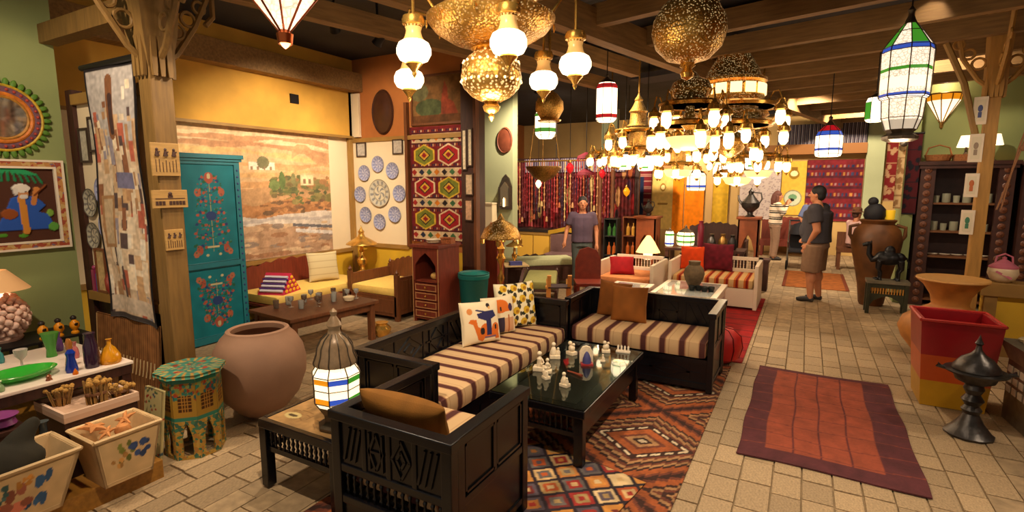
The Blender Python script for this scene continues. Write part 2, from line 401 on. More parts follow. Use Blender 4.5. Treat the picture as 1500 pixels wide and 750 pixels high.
# piers further in
struct(MB().box(-5.85, 9.3, 0, -5.18, 9.5, 3.6).build('wall_middle', PALEGREEN))
struct(MB().box(-8.2, 15.2, 0, 4.2, 15.4, 3.6).build('wall_far', mat('far_wall', (196, 158, 96), .85, var=.08, scale=2)))
struct(MB().box(-8.2, 6.15, 0, -8.05, 15.2, 3.6).build('wall_far_left', TANWALL))
struct(MB().box(1.16, 15.02, 0, 1.52, 15.2, 3.4).build('trim_2', PALEGREEN))
struct(MB().box(-1.7, 14.9, 2.48, 1.16, 15.2, 2.72).build('trim_3', mat('far_beam', (150, 96, 40), .7)))
struct(MB().box(1.22, 10.02, 0, 5.0, 10.17, 3.6).build('wall_right', GREENWALL))
struct(MB().box(1.22, 9.5, 0, 1.36, 10.02, 3.0).build('wall_right_return', GREENWALL))
struct(MB().box(4.9, -1.2, 0, 5.05, 10.02, 3.6).build('wall_right_side', TANWALL))
MB().box(-5.3, 1.93, 2.84, -3.97, 2.05, 2.98).build('link_beam', POSTW, bpy.data.objects['wall_left_green'])
# half wall by the right post
hw = struct(MB().box(1.66, 7.0, 0, 4.0, 7.12, .62).build('wall_half', YELLOWP))
MB().box(1.62, 6.94, .62, 4.0, 7.2, .76).build('wooden_cap', GOLDW, hw, bevel=.008)
MB().box(1.66, 6.96, 0, 1.76, 7.0, .62).build('stile', GOLDW, hw)
MB().box(1.76, 6.96, 0, 4.0, 7.0, .12).build('bottom_rail', GOLDW, hw)
# ceiling and its beams, turned against the floor
ceil = struct(MB().box(-8.2, -1.5, 3.6, 5.05, 15.4, 3.7).build('ceiling', CEIL))
A = math.radians(-13.2)
def rotp(u, v): return (u*math.cos(A)-v*math.sin(A), u*math.sin(A)+v*math.cos(A))
bx, by = math.cos(A), math.sin(A)          # along the joists
gx, gy = -math.sin(A), math.cos(A)          # along the girders
def beam(cx, cy, half, w_, z0, z1, ang, name, m=BEAMW):
    MB().box(-half, -w_/2, z0, half, w_/2, z1).build(name, m, ceil, loc=(cx, cy, 0), rot=(0, 0, ang))
for k in range(15):                         # joists
    s = 3.3+k*.93; half = 3.2
    px_, py_ = gx*s+bx*.35, gy*s+by*.35
    beam(px_, py_, half, .10, 3.17, 3.36, A, 'joist')
for off, s0, s1, z0, z1 in ((-2.85, -.5, 15, 3.06, 3.32), (-3.75, -.2, 6.6, 3.2, 3.38), (-4.75, .5, 7.5, 3.24, 3.42), (2.6, 2, 10, 3.05, 3.3)):
    cx_, cy_ = bx*off+gx*(s0+s1)/2, by*off+gy*(s0+s1)/2
    beam(cx_, cy_, (s1-s0)/2, .13, z0, z1, A+PI/2, 'girder')
for k in range(6):                          # dark ducts and boards above the joists
    s = 4.0+k*2.0
    beam(gx*s, gy*s, 4.5, .5, 3.42, 3.5, A, 'ceiling_board', mat('ceiling_board', (70, 66, 70), .9))
# ---------------- black carved seating ----------------
def spindle_mesh(h, r, m, nm='spindle'):
    o = MB().lathe([(r*.6, 0), (r*.6, h*.12), (r, h*.2), (r*.55, h*.34), (r, h*.5), (r*.55, h*.66), (r, h*.8), (r*.6, h*.88), (r*.6, h)], 8).build(nm, m, None, True)
    me = o.data; bpy.data.objects.remove(o); return me
SP_B = spindle_mesh(.10, .011, BLACKW)
SP_W = spindle_mesh(.14, .010, WHITE)
def fret(mb, x0, x1, z0, z1, y, d, kind):
    """raised carved strips on a panel between x0..x1, z0..z1 standing proud of y by d"""
    cx, cz = (x0+x1)/2, (z0+z1)/2; W_, H_ = x1-x0, z1-z0; t = .012
    def st(a, b): 
        dx, dz = b[0]-a[0], b[1]-a[1]; l = math.hypot(dx, dz)
        mb.cb((a[0]+b[0])/2, y, (a[1]+b[1])/2, l, d, t, ry=-math.atan2(dz, dx))
    if kind % 3 == 0:
        for s in (-.26, 0, .26): st((cx+W_*(s-.16), z1-.02), (cx+W_*(s+.16), z0+.02))
    elif kind % 3 == 1:
        q = [(cx, z1-.012), (x1-.012, cz), (cx, z0+.012), (x0+.012, cz)]
        for i in range(4): st(q[i], q[(i+1) % 4])
        q = [(cx+(a-cx)*.45, cz+(b-cz)*.45) for a, b in q]
        for i in range(4): st(q[i], q[(i+1) % 4])
    else:
        for s in (-.3, .3): st((cx+W_*s, z1-.015), (cx+W_*s, z0+.015))
        st((x0+.015, cz), (x1-.015, cz)); st((cx-W_*.3, cz), (cx, z1-.015)); st((cx, z1-.015), (cx+W_*.3, cz)); st((cx-W_*.3, cz), (cx, z0+.015)); st((cx, z0+.015), (cx+W_*.3, cz))
def side(parent, name, L, H, loc, rz, npan, zm, zl, m=BLACKW, t=.05, plain=False, sp=SP_B):
    """framed side: stiles and rails, carved panels above zm, spindles zl..zm, lower panel"""
    f = MB(); h = L/2
    for s in (-1, 1): f.box(s*h-(.055 if s > 0 else 0), -t/2, 0, s*h+(0 if s > 0 else .055), t/2, H-.001)
    f.box(-h-.008, -t/2-.008, H-.045, h+.008, t/2+.008, H)
    f.box(-h+.05, -t/2+.004, zm-.02, h-.05, t/2-.004, zm+.02)
    for k in range(1, npan): xx = -h+.055+k*(L-.11)/npan; f.box(xx-.014, -t/2+.006, zm, xx+.014, t/2-.006, H-.04)
    if zl: f.box(-h+.05, -t/2+.004, zl-.02, h-.05, t/2-.004, zl+.02)
    f.box(-h+.05, -t/2+.004, .05, h-.05, t/2-.004, .085)
    o = f.build(name, m, parent, loc=loc, rot=(0, 0, rz), bevel=.005)
    iw = (L-.11)/npan
    for k in range(npan):
        a, b = -h+.055+k*iw+.01, -h+.055+(k+1)*iw-.01
        p = MB().box(a-.012, -.012, zm+.018, b+.012, .012, H-.043)
        for yy in (-.014, .014):
            if plain:
                for q in ((a, zm+.03, b, zm+.042), (a, H-.068, b, H-.056)): p.box(q[0], yy-.006, q[1], q[2], yy+.006, q[3])
                for xx in (a, b-.012): p.box(xx, yy-.006, zm+.03, xx+.012, yy+.006, H-.056)
            else: fret(p, a, b, zm+.025, H-.05, yy, .014, k)
        p.build('carved_panel', m, o)
    if zl:
        n = max(4, int((L-.11)/.04))
        for k in range(n): inst('spindle', sp, o, (-h+.055+(k+.5)*(L-.11)/n, 0, zl+.02), scale=(1, 1, (zm-zl-.04)/.10))
        lp = MB().box(-h+.05, -.01, .08, h-.05, .01, zl-.018)
        for yy in (-.012, .012): fret(lp, -h+.08, h-.08, .1, zl-.03, yy, .008, 2)
        lp.build('lower_panel', m, o)
    else:
        MB().box(-h+.05, -.012, .08, h-.05, .012, zm-.018).build('lower_panel', m, o)
    return o
def bench(name, label, loc, rz, L, D, H, npan_back, spind_back, group):
    t = thing(name, label, 'seat', loc, rz, group)
    side(t, 'back', L, H, (0, D/2-.03, 0), 0, npan_back, .40, .24 if spind_back else None)
    for s in (-1, 1): side(t, 'arm', D-.06, H, (s*(L/2-.03), -.03, 0), PI/2, 2, .36, None, plain=True)
    MB().box(-L/2+.055, -D/2+.01, .255, L/2-.055, D/2-.055, .285).build('seat_board', BLACKW, t)
    a = MB().box(-L/2+.055, -D/2+.02, .04, L/2-.055, -D/2+.045, .255)
    a.box(-L/2+.055, -D/2+.008, .24, L/2-.055, -D/2+.03, .285); a.box(-L/2+.055, -D/2+.006, .03, L/2-.055, -D/2+.03, .075)
    for k in range(max(1, int(L/.6))): 
        w_ = (L-.11)/max(1, int(L/.6)); x0 = -L/2+.055+k*w_
        fret(a, x0+.03, x0+w_-.03, .085, .235, -D/2+.018, .01, 2)
    a.build('front_apron', BLACKW, t)
    return t
G_B = 'black carved benches around the coffee table'
bench('wooden_armchair', 'black carved wooden armchair nearest the camera, seen from behind', (-1.55, 1.98, .02), PI, .70, .70, .68, 4, True, G_B)
bench('wooden_sofa', 'long black carved wooden sofa with three picture cushions', (-2.205, 3.40, .008), PI/2, 2.04, .67, .68, 6, True, G_B)
bench('wooden_sofa', 'short black carved wooden sofa with two brown cushions', (-1.25, 4.78, .008), 0, 1.34, .64, .69, 4, False, G_B)
STR = stripe_mat('brown_striped_cloth', .165, [(0, (196, 162, 120)), (.28, (166, 124, 90)), (.33, (80, 44, 40)), (.60, (146, 100, 72)), (.66, (196, 162, 120)), (.80, (178, 142, 102)), (.84, (196, 162, 120))])
def seat_cushion(label, loc, rz, L, D, h, m, group='striped seat cushions'):
    o = MB().box(-L/2, -D/2, 0, L/2, D/2, h).build('seat_cushion', m, None, True, loc, (0, 0, rz), bevel=min(.045, h*.42))
    return tag(o, label, 'cushion', group)
seat_cushion('striped seat cushion in the black armchair', (-1.55, 2.005, .306), PI, .59, .62, .19, STR)
seat_cushion('long striped seat cushion on the long black sofa', (-2.175, 3.40, .294), PI/2, 1.92, .62, .145, STR)
seat_cushion('striped seat cushion on the short black sofa', (-1.25, 4.745, .294), 0, 1.22, .58, .15, STR)

# ---------------- cushions ----------------
def puff(w_, h_, t_):
    def P(u, v, h):
        a = 2*u/w_-1; b = 2*v/h_-1
        k = np.power(np.clip((1-a**2)*(1-b**2), 0, 1), .38)*t_/2
        pin = 1-.07*(1-np.abs(a))**.8*np.abs(b)**6; pin2 = 1-.07*(1-np.abs(b))**.8*np.abs(a)**6
        s = np.where(h >= 0, 1, -1)
        return (a*w_/2*pin2, -s*k, (b*pin+1)*h_/2)
    return P
def pillow(name, label, cv, t_, loc, rz, lean, roll=0, cat='cushion', group=None, m=None):
    o = sheet(name, cv, puff(cv.W, cv.H, t_), m, thick=.001, loc=loc, smooth=True)
    o.rotation_mode = 'XYZ'
    o.rotation_euler = (Matrix.Rotation(rz, 3, 'Z') @ Matrix.Rotation(-lean, 3, 'X') @ Matrix.Rotation(roll, 3, 'Y')).to_euler()
    return tag(o, label, cat, group)
GP = 'loose cushions on the black sofas'
CR_ = (226, 206, 170); OR_ = (206, 104, 34); NV = (44, 42, 84); BK = (40, 30, 30); YL = (206, 164, 40)
c = Cv(.36, .36, .004, CR_)                       # camel and rider
c.ell(.07, .28, .025, .025, (205, 130, 70))
c.poly([(.05, .19), (.07, .215), (.12, .21), (.13, .15), (.19, .12), (.32, .13), (.34, .03), (.30, .03), (.28, .06), (.20, .06), (.17, .02), (.13, .04), (.09, .17)], OR_)
c.ell(.20, .12, .05, .05, OR_).ell(.30, .12, .04, .045, OR_)
c.poly([(.13, .255), (.22, .27), (.29, .27), (.31, .22), (.26, .2), (.26, .07), (.21, .07), (.21, .19), (.14, .22)], NV)
c.line((.13, .285), (.22, .26), .014, NV).ell(.245, .315, .018, .02, BK).ell(.252, .295, .012, .012, (214, 160, 90)).ell(.17, .11, .022, .03, BK).ell(.30, .13, .012, .02, BK)
c.rect(.19, .045, .30, .06, (120, 90, 110))
pillow('cushion', 'cream cushion with an orange camel and blue rider', c, .12, (-2.27, 3.55, .44), math.radians(62), .18, group=GP)
c = Cv(.34, .34, .004, CR_)                       # domed house
c.ell(.17, .25, .09, .06, OR_).rect(.05, .2, .29, .25, OR_).ell(.06, .24, .03, .04, NV).ell(.28, .23, .025, .035, (60, 40, 70)).ell(.17, .225, .01, .02, BK)
c.rect(.03, .02, .31, .14, (200, 150, 110)).rect(.13, .01, .20, .15, (54, 44, 60)).line((.25, .02), (.25, .16), .02, (170, 96, 50))
pillow('cushion', 'cream cushion with an orange domed house, half hidden', c, .11, (-2.28, 3.86, .44), math.radians(66), .16, group=GP)
c = Cv(.42, .42, .004, (228, 214, 176))           # yellow pomegranates
for i in range(4):
    for j in range(4):
        x_, y_ = .05+i*.105+(j % 2)*.03, .055+j*.105
        c.ell(x_-.032, y_-.03, .022, .018, (40, 46, 34)).ell(x_+.03, y_+.036, .018, .026, (58, 50, 38)).ell(x_+.045, y_-.03, .012, .022, (70, 60, 44)).ell(x_, y_, .034, .034, YL).ell(x_+.008, y_-.008, .016, .016, (160, 110, 30))
pillow('cushion', 'cushion printed with yellow fruit and dark leaves', c, .13, (-2.25, 4.13, .44), math.radians(58), .2, group=GP)
def plain(w_, h_, col, amt=.08): k = Cv(w_, h_, .012, col); k.noise(amt, .05); return k
BR_ = (140, 82, 30)
pillow('cushion', 'rust brown square cushion leaning at the front on the short black sofa', plain(.35, .35, BR_), .13, (-1.42, 4.83, .435), math.radians(4), .14, group=GP)
pillow('cushion', 'rust brown cushion tucked behind another on the short black sofa', plain(.34, .36, (132, 76, 28)), .13, (-1.62, 4.95, .435), math.radians(-4), .1, .06, group=GP)
pillow('cushion', 'olive brown cushion slumped against the armchair back', plain(.44, .30, (134, 88, 34)), .15, (-1.66, 1.93, .505), PI+.18, .55, -.14, group=GP)

# ---------------- coffee table ----------------
t = thing('coffee_table', 'black wooden coffee table with a glass top and small figurines', 'table', (-1.405, 3.45, .018))
W2, L2, TZ = .335, .65, .385
f = MB().box(-W2, -L2, TZ-.05, W2, -L2+.09, TZ).box(-W2, L2-.09, TZ-.05, W2, L2, TZ).box(-W2, -L2+.09, TZ-.05, -W2+.09, L2-.09, TZ).box(W2-.09, -L2+.09, TZ-.05, W2, L2-.09, TZ)
f.build('top_frame', BLACKW, t, bevel=.006)
MB().box(-W2+.088, -L2+.088, TZ-.035, W2-.088, L2-.088, TZ-.018).build('top_board', mat('black_table_board', (34, 32, 28), .35, var=.5, scale=7), t)
MB().box(-W2+.01, -L2+.01, TZ+.0005, W2-.01, L2-.01, TZ+.006).build('glass_top', mat('table_glass', (220, 235, 225), .03, trans=1.), t)
for sx_ in (-1, 1):
    for sy_ in (-1, 1):
        MB().box(sx_*(W2-.055)-.03, sy_*(L2-.07)-.03, 0, sx_*(W2-.055)+.03, sy_*(L2-.07)+.03, TZ-.05).build('leg', BLACKW, t, bevel=.004)
for s in (-1, 1):
    r_ = MB().box(-W2+.085, s*(L2-.07)-.012, .18, W2-.085, s*(L2-.07)+.012, .21).build('apron_rail', BLACKW, t)
    for k in range(13): inst('spindle', SP_B, r_, (-W2+.1+k*(2*W2-.2)/12, s*(L2-.07), .21), scale=(1, 1, 1.25))
    r_ = MB().box(s*(W2-.055)-.012, -L2+.1, .18, s*(W2-.055)+.012, L2-.1, TZ-.05).build('side_apron', BLACKW, t)
# figurines on the glass
FZ = TZ+.0245
IVORY = mat('ivory_resin', (228, 208, 176), .5, var=.12, scale=40)
def figurine(label, x, y, h, kind, m=IVORY):
    t = thing('figurine', label, 'figurine', (x, y, FZ), rnd.uniform(-.6, .6), 'small figurines on the coffee table'); h *= 1.22
    MB().box(-h*.3, -h*.24, 0, h*.3, h*.24, h*.22).build('base', m, t, bevel=.004)
    b = MB()
    if kind == 0:   # seated pair of towers
        b.lathe([(h*.2, h*.2), (h*.22, h*.35), (h*.12, h*.62), (h*.06, h*.72)], 10, (-h*.08, 0, 0)).ball((-h*.08, 0, h*.82), h*.13)
        b.lathe([(h*.12, h*.2), (h*.13, h*.4), (h*.05, h*.55)], 8, (h*.18, -h*.05, 0)).ball((h*.18, -h*.05, h*.58), h*.08)
    elif kind == 1:
        b.lathe([(h*.16, h*.2), (h*.12, h*.5), (h*.14, h*.6), (h*.05, h*.74)], 10).ball((0, 0, h*.86), h*.12)
        b.tube([(h*.12, 0, h*.6), (h*.22, -h*.05, h*.42), (h*.1, -h*.15, h*.35)], h*.045)
    else:
        b.ball((0, 0, h*.42), h*.24, sc=(1, .8, 1)).ball((-h*.1, -h*.05, h*.75), h*.14).ball((h*.16, 0, h*.7), h*.1)
    b.build('figure', m, t, True); return t
for lab, x_, y_, h_, k_ in (('ivory figurine at the left edge of the coffee table, tallest of its cluster', -1.615, 3.30, .12, 1), ('ivory figurine in front of the left cluster on the coffee table', -1.50, 3.17, .075, 0),
    ('ivory figurine behind the left cluster on the coffee table', -1.63, 3.60, .11, 0), ('ivory figurine nearest the camera on the coffee table', -1.33, 3.105, .085, 0),
    ('ivory figurine with a round body near the far left corner of the coffee table', -1.55, 3.745, .10, 2), ('white figurine ring at the far end of the coffee table', -1.33, 3.93, .09, 2),
    ('small ivory figurine touching the left cluster on the coffee table', -1.545, 3.285, .09, 1), ('tiny ivory figurine beside the red box on the coffee table', -1.275, 3.70, .05, 1)):
    figurine(lab, x_, y_, h_, k_)
t = thing('figurine', 'blue and red figurine in an ivory niche at the table centre', 'figurine', (-1.37, 3.60, FZ), .5)
MB().prism([(-.05, 0), (.05, 0), (.05, .09), (.03, .125), (0, .135), (-.03, .125), (-.05, .09)], .0, .025).build('niche', IVORY, t)
MB().lathe([(.034, .015), (.03, .05), (.02, .08), (.008, .1)], 12, (0, -.025, 0)).build('robe', mat('blue_robe', (60, 60, 110), .6), t, True)
MB().box(-.045, -.06, 0, .045, -.001, .015).build('base', mat('red_base', (150, 40, 40), .5), t)
o = MB().tube([(0, 0, .01), (.06, .0, .01), (.13, -.01, .009)], [.006, .008, .011]).build('carved_stick', mat('red_brown_stick', (120, 52, 30), .5), None, True, (-1.42, 3.36, FZ), (0, 0, -.2))
tag(o, 'thin red brown carved stick lying on the coffee table', 'stick')
t = thing('chess_set', 'small row of white figures on a stand at the far table corner', 'figurine', (-1.21, 4.0, FZ), .1)
MB().box(-.055, -.02, 0, .055, .02, .012).build('base', WHITE, t)
for k in range(4): MB().lathe([(.011, .012), (.007, .03), (.009, .045), (.0, .06)], 8, (-.04+k*.027, 0, 0)).build('piece', WHITE, t, True)

# ---------------- end table, lantern ----------------
t = thing('end_table', 'low black end table with a painted brown top beside the armchair', 'table', (-2.355, 2.065, .008))
hx, hy, TZ2 = .315, .285, .41
f = MB().box(-hx, -hy, TZ2-.05, hx, -hy+.035, TZ2).box(-hx, hy-.035, TZ2-.05, hx, hy, TZ2).box(-hx, -hy+.035, TZ2-.05, -hx+.035, hy-.035, TZ2).box(hx-.035, -hy+.035, TZ2-.05, hx, hy-.035, TZ2)
f.build('top_frame', BLACKW, t, bevel=.004)
c = Cv(.56, .5, .006, (158, 122, 78)); c.noise(.18, .08); c.noise(.1, .02)
for _ in range(26):
    a_, b_ = rnd.random()*.56, rnd.random()*.5
    c.line((a_, b_), (a_+rnd.uniform(-.1, .1), b_+rnd.uniform(-.06, .06)), .006, (112, 74, 40))
c.ell(.1, .1, .06, .035, (196, 176, 120)).ell(.1, .1, .035, .014, (70, 56, 40)).ell(.2, .33, .03, .03, (70, 92, 46)).ell(.36, .2, .05, .04, (180, 130, 80)).ell(.12, .42, .05, .03, (190, 160, 110)).rect(.3, .38, .5, .46, (172, 140, 92))
sheet('painted_top', c, flat, PAINTS, t, .02, (-.28, -.25, TZ2-.004))
for sx_ in (-1, 1):
    for sy_ in (-1, 1): MB().box(sx_*(hx-.03)-.028, sy_*(hy-.03)-.028, 0, sx_*(hx-.03)+.028, sy_*(hy-.03)+.028, TZ2-.05).build('leg', BLACKW, t, bevel=.004)
for s in (-1, 1):
    r_ = MB().box(-hx+.055, s*(hy-.03)-.012, .22, hx-.055, s*(hy-.03)+.012, .25).build('apron_rail', BLACKW, t)
    for k in range(14): inst('spindle', SP_B, r_, (-hx+.075+k*(2*hx-.15)/13, s*(hy-.03), .25), scale=(1, 1, 1.1))
    r_ = MB().box(s*(hx-.03)-.012, -hy+.055, .22, s*(hx-.03)+.012, hy-.055, .25).build('apron_rail', BLACKW, t)
    for k in range(12): inst('spindle', SP_B, r_, (s*(hx-.03), -hy+.075+k*(2*hy-.15)/11, .25), scale=(1, 1, 1.1))

def lantern(name, label, loc, R, prof, n=8, bands=(), group=None, chain=0, cap=IRON, power=0, glow=GLOW2, base=None, tilt=0):
    """glass lantern: prof = [(r,z)] of the glass body; bands = [(z0,z1,mats)] coloured glass rows"""
    t = thing(name, label, 'lantern', loc, 0, group)
    k = R
    def rad(z):
        for (r0, z0), (r1, z1) in zip(prof, prof[1:]):
            if min(z0, z1) <= z <= max(z0, z1): return r0+(r1-r0)*((z-z0)/(z1-z0) if z1 != z0 else 0)
        return prof[-1][0]
    for i in range(n):                            # one pane per facet
        a0, a1 = 2*PI*i/n+tilt, 2*PI*(i+1)/n+tilt; p = MB(); vs = []; 
        zs = sorted({z for _, z in prof} | {z for b in bands for z in b[:2]})
        for z in zs:
            r = rad(z)*k*.97; vs += [(r*math.cos(a0), r*math.sin(a0), z*k), (r*math.cos(a1), r*math.sin(a1), z*k)]
        mats = [glow]; fs = []; mi = []
        for j in range(len(zs)-1):
            fs.append((2*j, 2*j+1, 2*j+3, 2*j+2)); zc = (zs[j]+zs[j+1])/2; m_ = glow
            for b in bands:
                if b[0] <= zc <= b[1]: m_ = b[2][i % len(b[2])]
            if m_ not in mats: mats.append(m_)
            mi.append(mats.index(m_))
        p.v = vs; p.f = fs; p.m = mi; p.build('glass_pane', mats if len(mats) > 1 else mats[0], t)
    f = MB()
    for i in range(n):
        a = 2*PI*i/n+tilt; f.tube([(r*k*math.cos(a), r*k*math.sin(a), z*k) for r, z in prof],   .026*k if k > .12 else .034*k, 5)
    for r, z in prof: 
        if r > .2:
            for i in range(n):
                a0, a1 = 2*PI*i/n+tilt, 2*PI*(i+1)/n+tilt
                f.tube([(r*k*math.cos(a0), r*k*math.sin(a0), z*k), (r*k*math.cos(a1), r*k*math.sin(a1), z*k)], .02*k, 5)
    f.build('leading', cap, t)
    if base: MB().lathe([(r*k, z*k) for r, z in base], n, rot=tilt).build('metal_base', cap, t)
    zt = prof[-1][1]*k; rt = prof[-1][0]*k
    MB().lathe([(rt*1.05, zt), (rt*.9, zt+.1*k), (max(rt*.35, .12*k), zt+.35*k), (.12*k, zt+.5*k), (.16*k, zt+.58*k), (.06*k, zt+.72*k), (.0, zt+.85*k)], n, rot=tilt).build('cap', cap, t, True)
    if chain: MB().tube([(0, 0, zt+.8*k), (0, 0, 3.6-loc[2])], .006, 6).build('chain', IRON, t)
    if power: lamp('lantern_light', (0, 0, prof[0][1]*k-.06), power, size=.06, parent=t)
    return t
TIN = mat('aged_tin', (104, 92, 78), .42, .8, var=.2, scale=30)
lantern('table_lantern', 'lit octagonal glass lantern with domed tin top on the end table', (-2.2, 1.95, .418), .135,
    [(.78, .95), (.95, 1.2), (.95, 1.75), (.98, 2.3), (.75, 2.65)], 8, ((1.2, 1.42, [GLOWB, GLOWA, GLOWB, GLOWG]), (2.0, 2.22, [GLOWB, GLOWA, GLOWB, GLOWG])), cap=TIN, glow=GLOW2,
    base=[(.8, 0), (.82, .12), (.55, .3), (.6, .6), (.8, .93)], tilt=PI/8+.12)
for o_ in list(bpy.data.objects):
    if o_.name.startswith('cap') and o_.parent and o_.parent.name == 'table_lantern':
        o_.data.clear_geometry(); q = MB().lathe([(.11, .358), (.115, .375), (.098, .42), (.092, .46), (.07, .50), (.035, .53), (.03, .555), (.042, .575), (.03, .60), (.014, .625), (.02, .65), (.0, .67)], 16).build('tmp', mat('ribbed_glass', (120, 96, 72), .3, .2, emit=.10, ecol=(230, 180, 120), var=.3, scale=30), None, True)
        o_.data = q.data; bpy.data.objects.remove(q)

for k in range(12):
    a = k*PI/6; MB().tube([(r*math.cos(a), r*math.sin(a), z) for r, z in ((.113, .36), (.117, .378), (.10, .42), (.094, .46), (.072, .50), (.037, .53))], .004, 5).build('dome_rib', TIN, bpy.data.objects['table_lantern'], True)
# ---------------- rugs ----------------
DB = (56, 34, 28); TN = (160, 118, 78); KO = (152, 80, 42); WH = (206, 184, 150); RB = (104, 56, 40)
def kilim(W, H, x0, y0, cx, cy):
    c = Cv(W, H, .009, DB)
    dx = c.X+x0-cx; dy = c.Y+y0-cy
    def dist(ox, oy):
        a = (dx-ox+.72) % 1.44-.72; b = (dy-oy+.56) % 1.12-.56
        return np.abs(a)/.72+np.abs(b)/.56
    d = np.minimum(dist(0, 0), dist(.72, .56))
    ser = .05*((dx*15) % 1)
    bands = [(0, WH), (.05, DB), (.10, TN), (.17, RB), (.23, KO), (.36, DB), (.40, WH), (.445, DB), (.48, RB)]
    for p, col in bands: c.mask(d >= p, col)
    ds = d+ser
    for p, col in ((.56, TN), (.62, DB), (.67, RB), (.72, TN), (.77, DB), (.82, KO), (.93, RB), (.985, DB)): c.mask(ds >= p, col)
    c.mask((d > .40) & (d < .445) & (((dx*40).astype(int) % 3) == 0), DB)
    c.noise(.14, .05); c.noise(.10, .012); return c
c = kilim(1.72, 3.85, -2.25, 1.45, -.874, 3.394)
o = sheet('kilim_rug', c, flat, PAINT, None, .006, (-2.25, 1.45, .0065)); tag(o, 'orange and brown kilim rug with large stepped diamonds under the black seating', 'rug')
c = Cv(1.15, 1.35, .008, (44, 34, 40)); th = math.radians(49)
U = c.X*math.cos(th)+c.Y*math.sin(th); V = -c.X*math.sin(th)+c.Y*math.cos(th); ce = .142
iu = np.floor(U/ce).astype(int); iv = np.floor(V/ce).astype(int); fu = np.abs(U/ce-iu-.5); fv = np.abs(V/ce-iv-.5); fm = np.maximum(fu, fv)
pal = np.array([(176, 112, 56), (150, 46, 40), (196, 160, 110), (96, 88, 84), (190, 128, 60), (110, 44, 40), (160, 130, 84), (206, 176, 130), (170, 80, 40), (84, 72, 80)])
h1 = (iu*7+iv*13+(iu*iv) % 5) % 10; h2 = (iu*3+iv*5+4) % 10; h3 = (iu*5+iv*11+7) % 10
for lim, h_ in ((.42, h1), (.28, h2), (.13, h3)):
    m_ = fm < lim; c.c[m_] = pal[h_[m_]]
c.noise(.12, .03)
def wavy(u, v, h): return (u, v, h+.003*np.sin(u*9)+.003)
o = sheet('patchwork_kilim', c, wavy, PAINT, None, .003, (-2.06, 1.74, .0135), (0, 0, math.radians(-9))); tag(o, 'small rug of many coloured squares lying over the big kilim by the armchair', 'rug')
c = Cv(1.02, 1.9, .010, (86, 42, 46))
c.rect(.155, .16, .81, 1.83, (146, 70, 48))
for k in range(1, 4): c.rect(.155+k*.164-.006, .16, .155+k*.164+.006, 1.83, (80, 34, 40))
for k in range(9): c.mask((np.abs(c.Y-(.2+k*.2+.02*np.sin(c.X*7+k))) < .006), (118, 56, 44))
c.noise(.10, .06); c.noise(.06, .012)
def rugw(u, v, h): return (u+.006*np.sin(v*8), v+.012*np.sin(u*5+v), h+.002*np.sin(v*14))
o = sheet('aisle_rug', c, rugw, PAINT, None, .007, (-.294, 3.535, .0105)); tag(o, 'maroon rug with four orange stripes lying in the paved aisle', 'rug')
c = plain(2.15, 3.35, (150, 22, 22), .12)
for k in range(12): c.mask(np.abs(c.Y-(.15+k*.28)) < .02, (110, 20, 24))
o = sheet('red_rug', c, flat, PAINT, None, .006, (-2.6, 5.45, .0065)); tag(o, 'red rug under the white sofas beside the aisle', 'rug')
c = plain(1.0, 1.9, (150, 84, 36), .15); c.rect(0, 0, .06, 1.9, (110, 50, 28)).rect(.94, 0, 1.0, 1.9, (110, 50, 28))
o = sheet('far_mat', c, flat, PAINT, None, .006, (-.28, 10.1, .0065)); tag(o, 'ochre mat on the floor behind the standing man', 'rug')
# ---------------- left side: green wall, post, partition ----------------
def ramp_mat(name, scale, stops, rough=.6, vor=True, metal=0.):
    if name in MATS: return MATS[name]
    m = bpy.data.materials.new(name); m.use_nodes = True; N = m.node_tree.nodes; L = m.node_tree.links; b = N['Principled BSDF']
    b.inputs['Roughness'].default_value = rough; b.inputs['Metallic'].default_value = metal
    tc = N.new('ShaderNodeTexCoord'); nz = N.new('ShaderNodeTexVoronoi' if vor else 'ShaderNodeTexNoise'); nz.inputs['Scale'].default_value = scale
    L.new(tc.outputs['Object'], nz.inputs['Vector'])
    cr = N.new('ShaderNodeValToRGB'); cr.color_ramp.interpolation = 'CONSTANT'; e = cr.color_ramp.elements
    while len(e) < len(stops): e.new(.5)
    for i, (p, c) in enumerate(stops): e[i].position = p
    for i, (p, c) in enumerate(stops): e[i].color = tuple(lin(c))+(1,)
    L.new(nz.outputs['Color' if vor else 'Fac'], cr.inputs[0]); L.new(cr.outputs[0], b.inputs['Base Color']); MATS[name] = m; return m
ARAB = ramp_mat('arabesque_paint', 55, [(0, (168, 128, 44)), (.42, (60, 112, 84)), (.52, (176, 138, 60)), (.64, (50, 92, 74)), (.72, (160, 110, 46)), (.86, (120, 130, 74))])
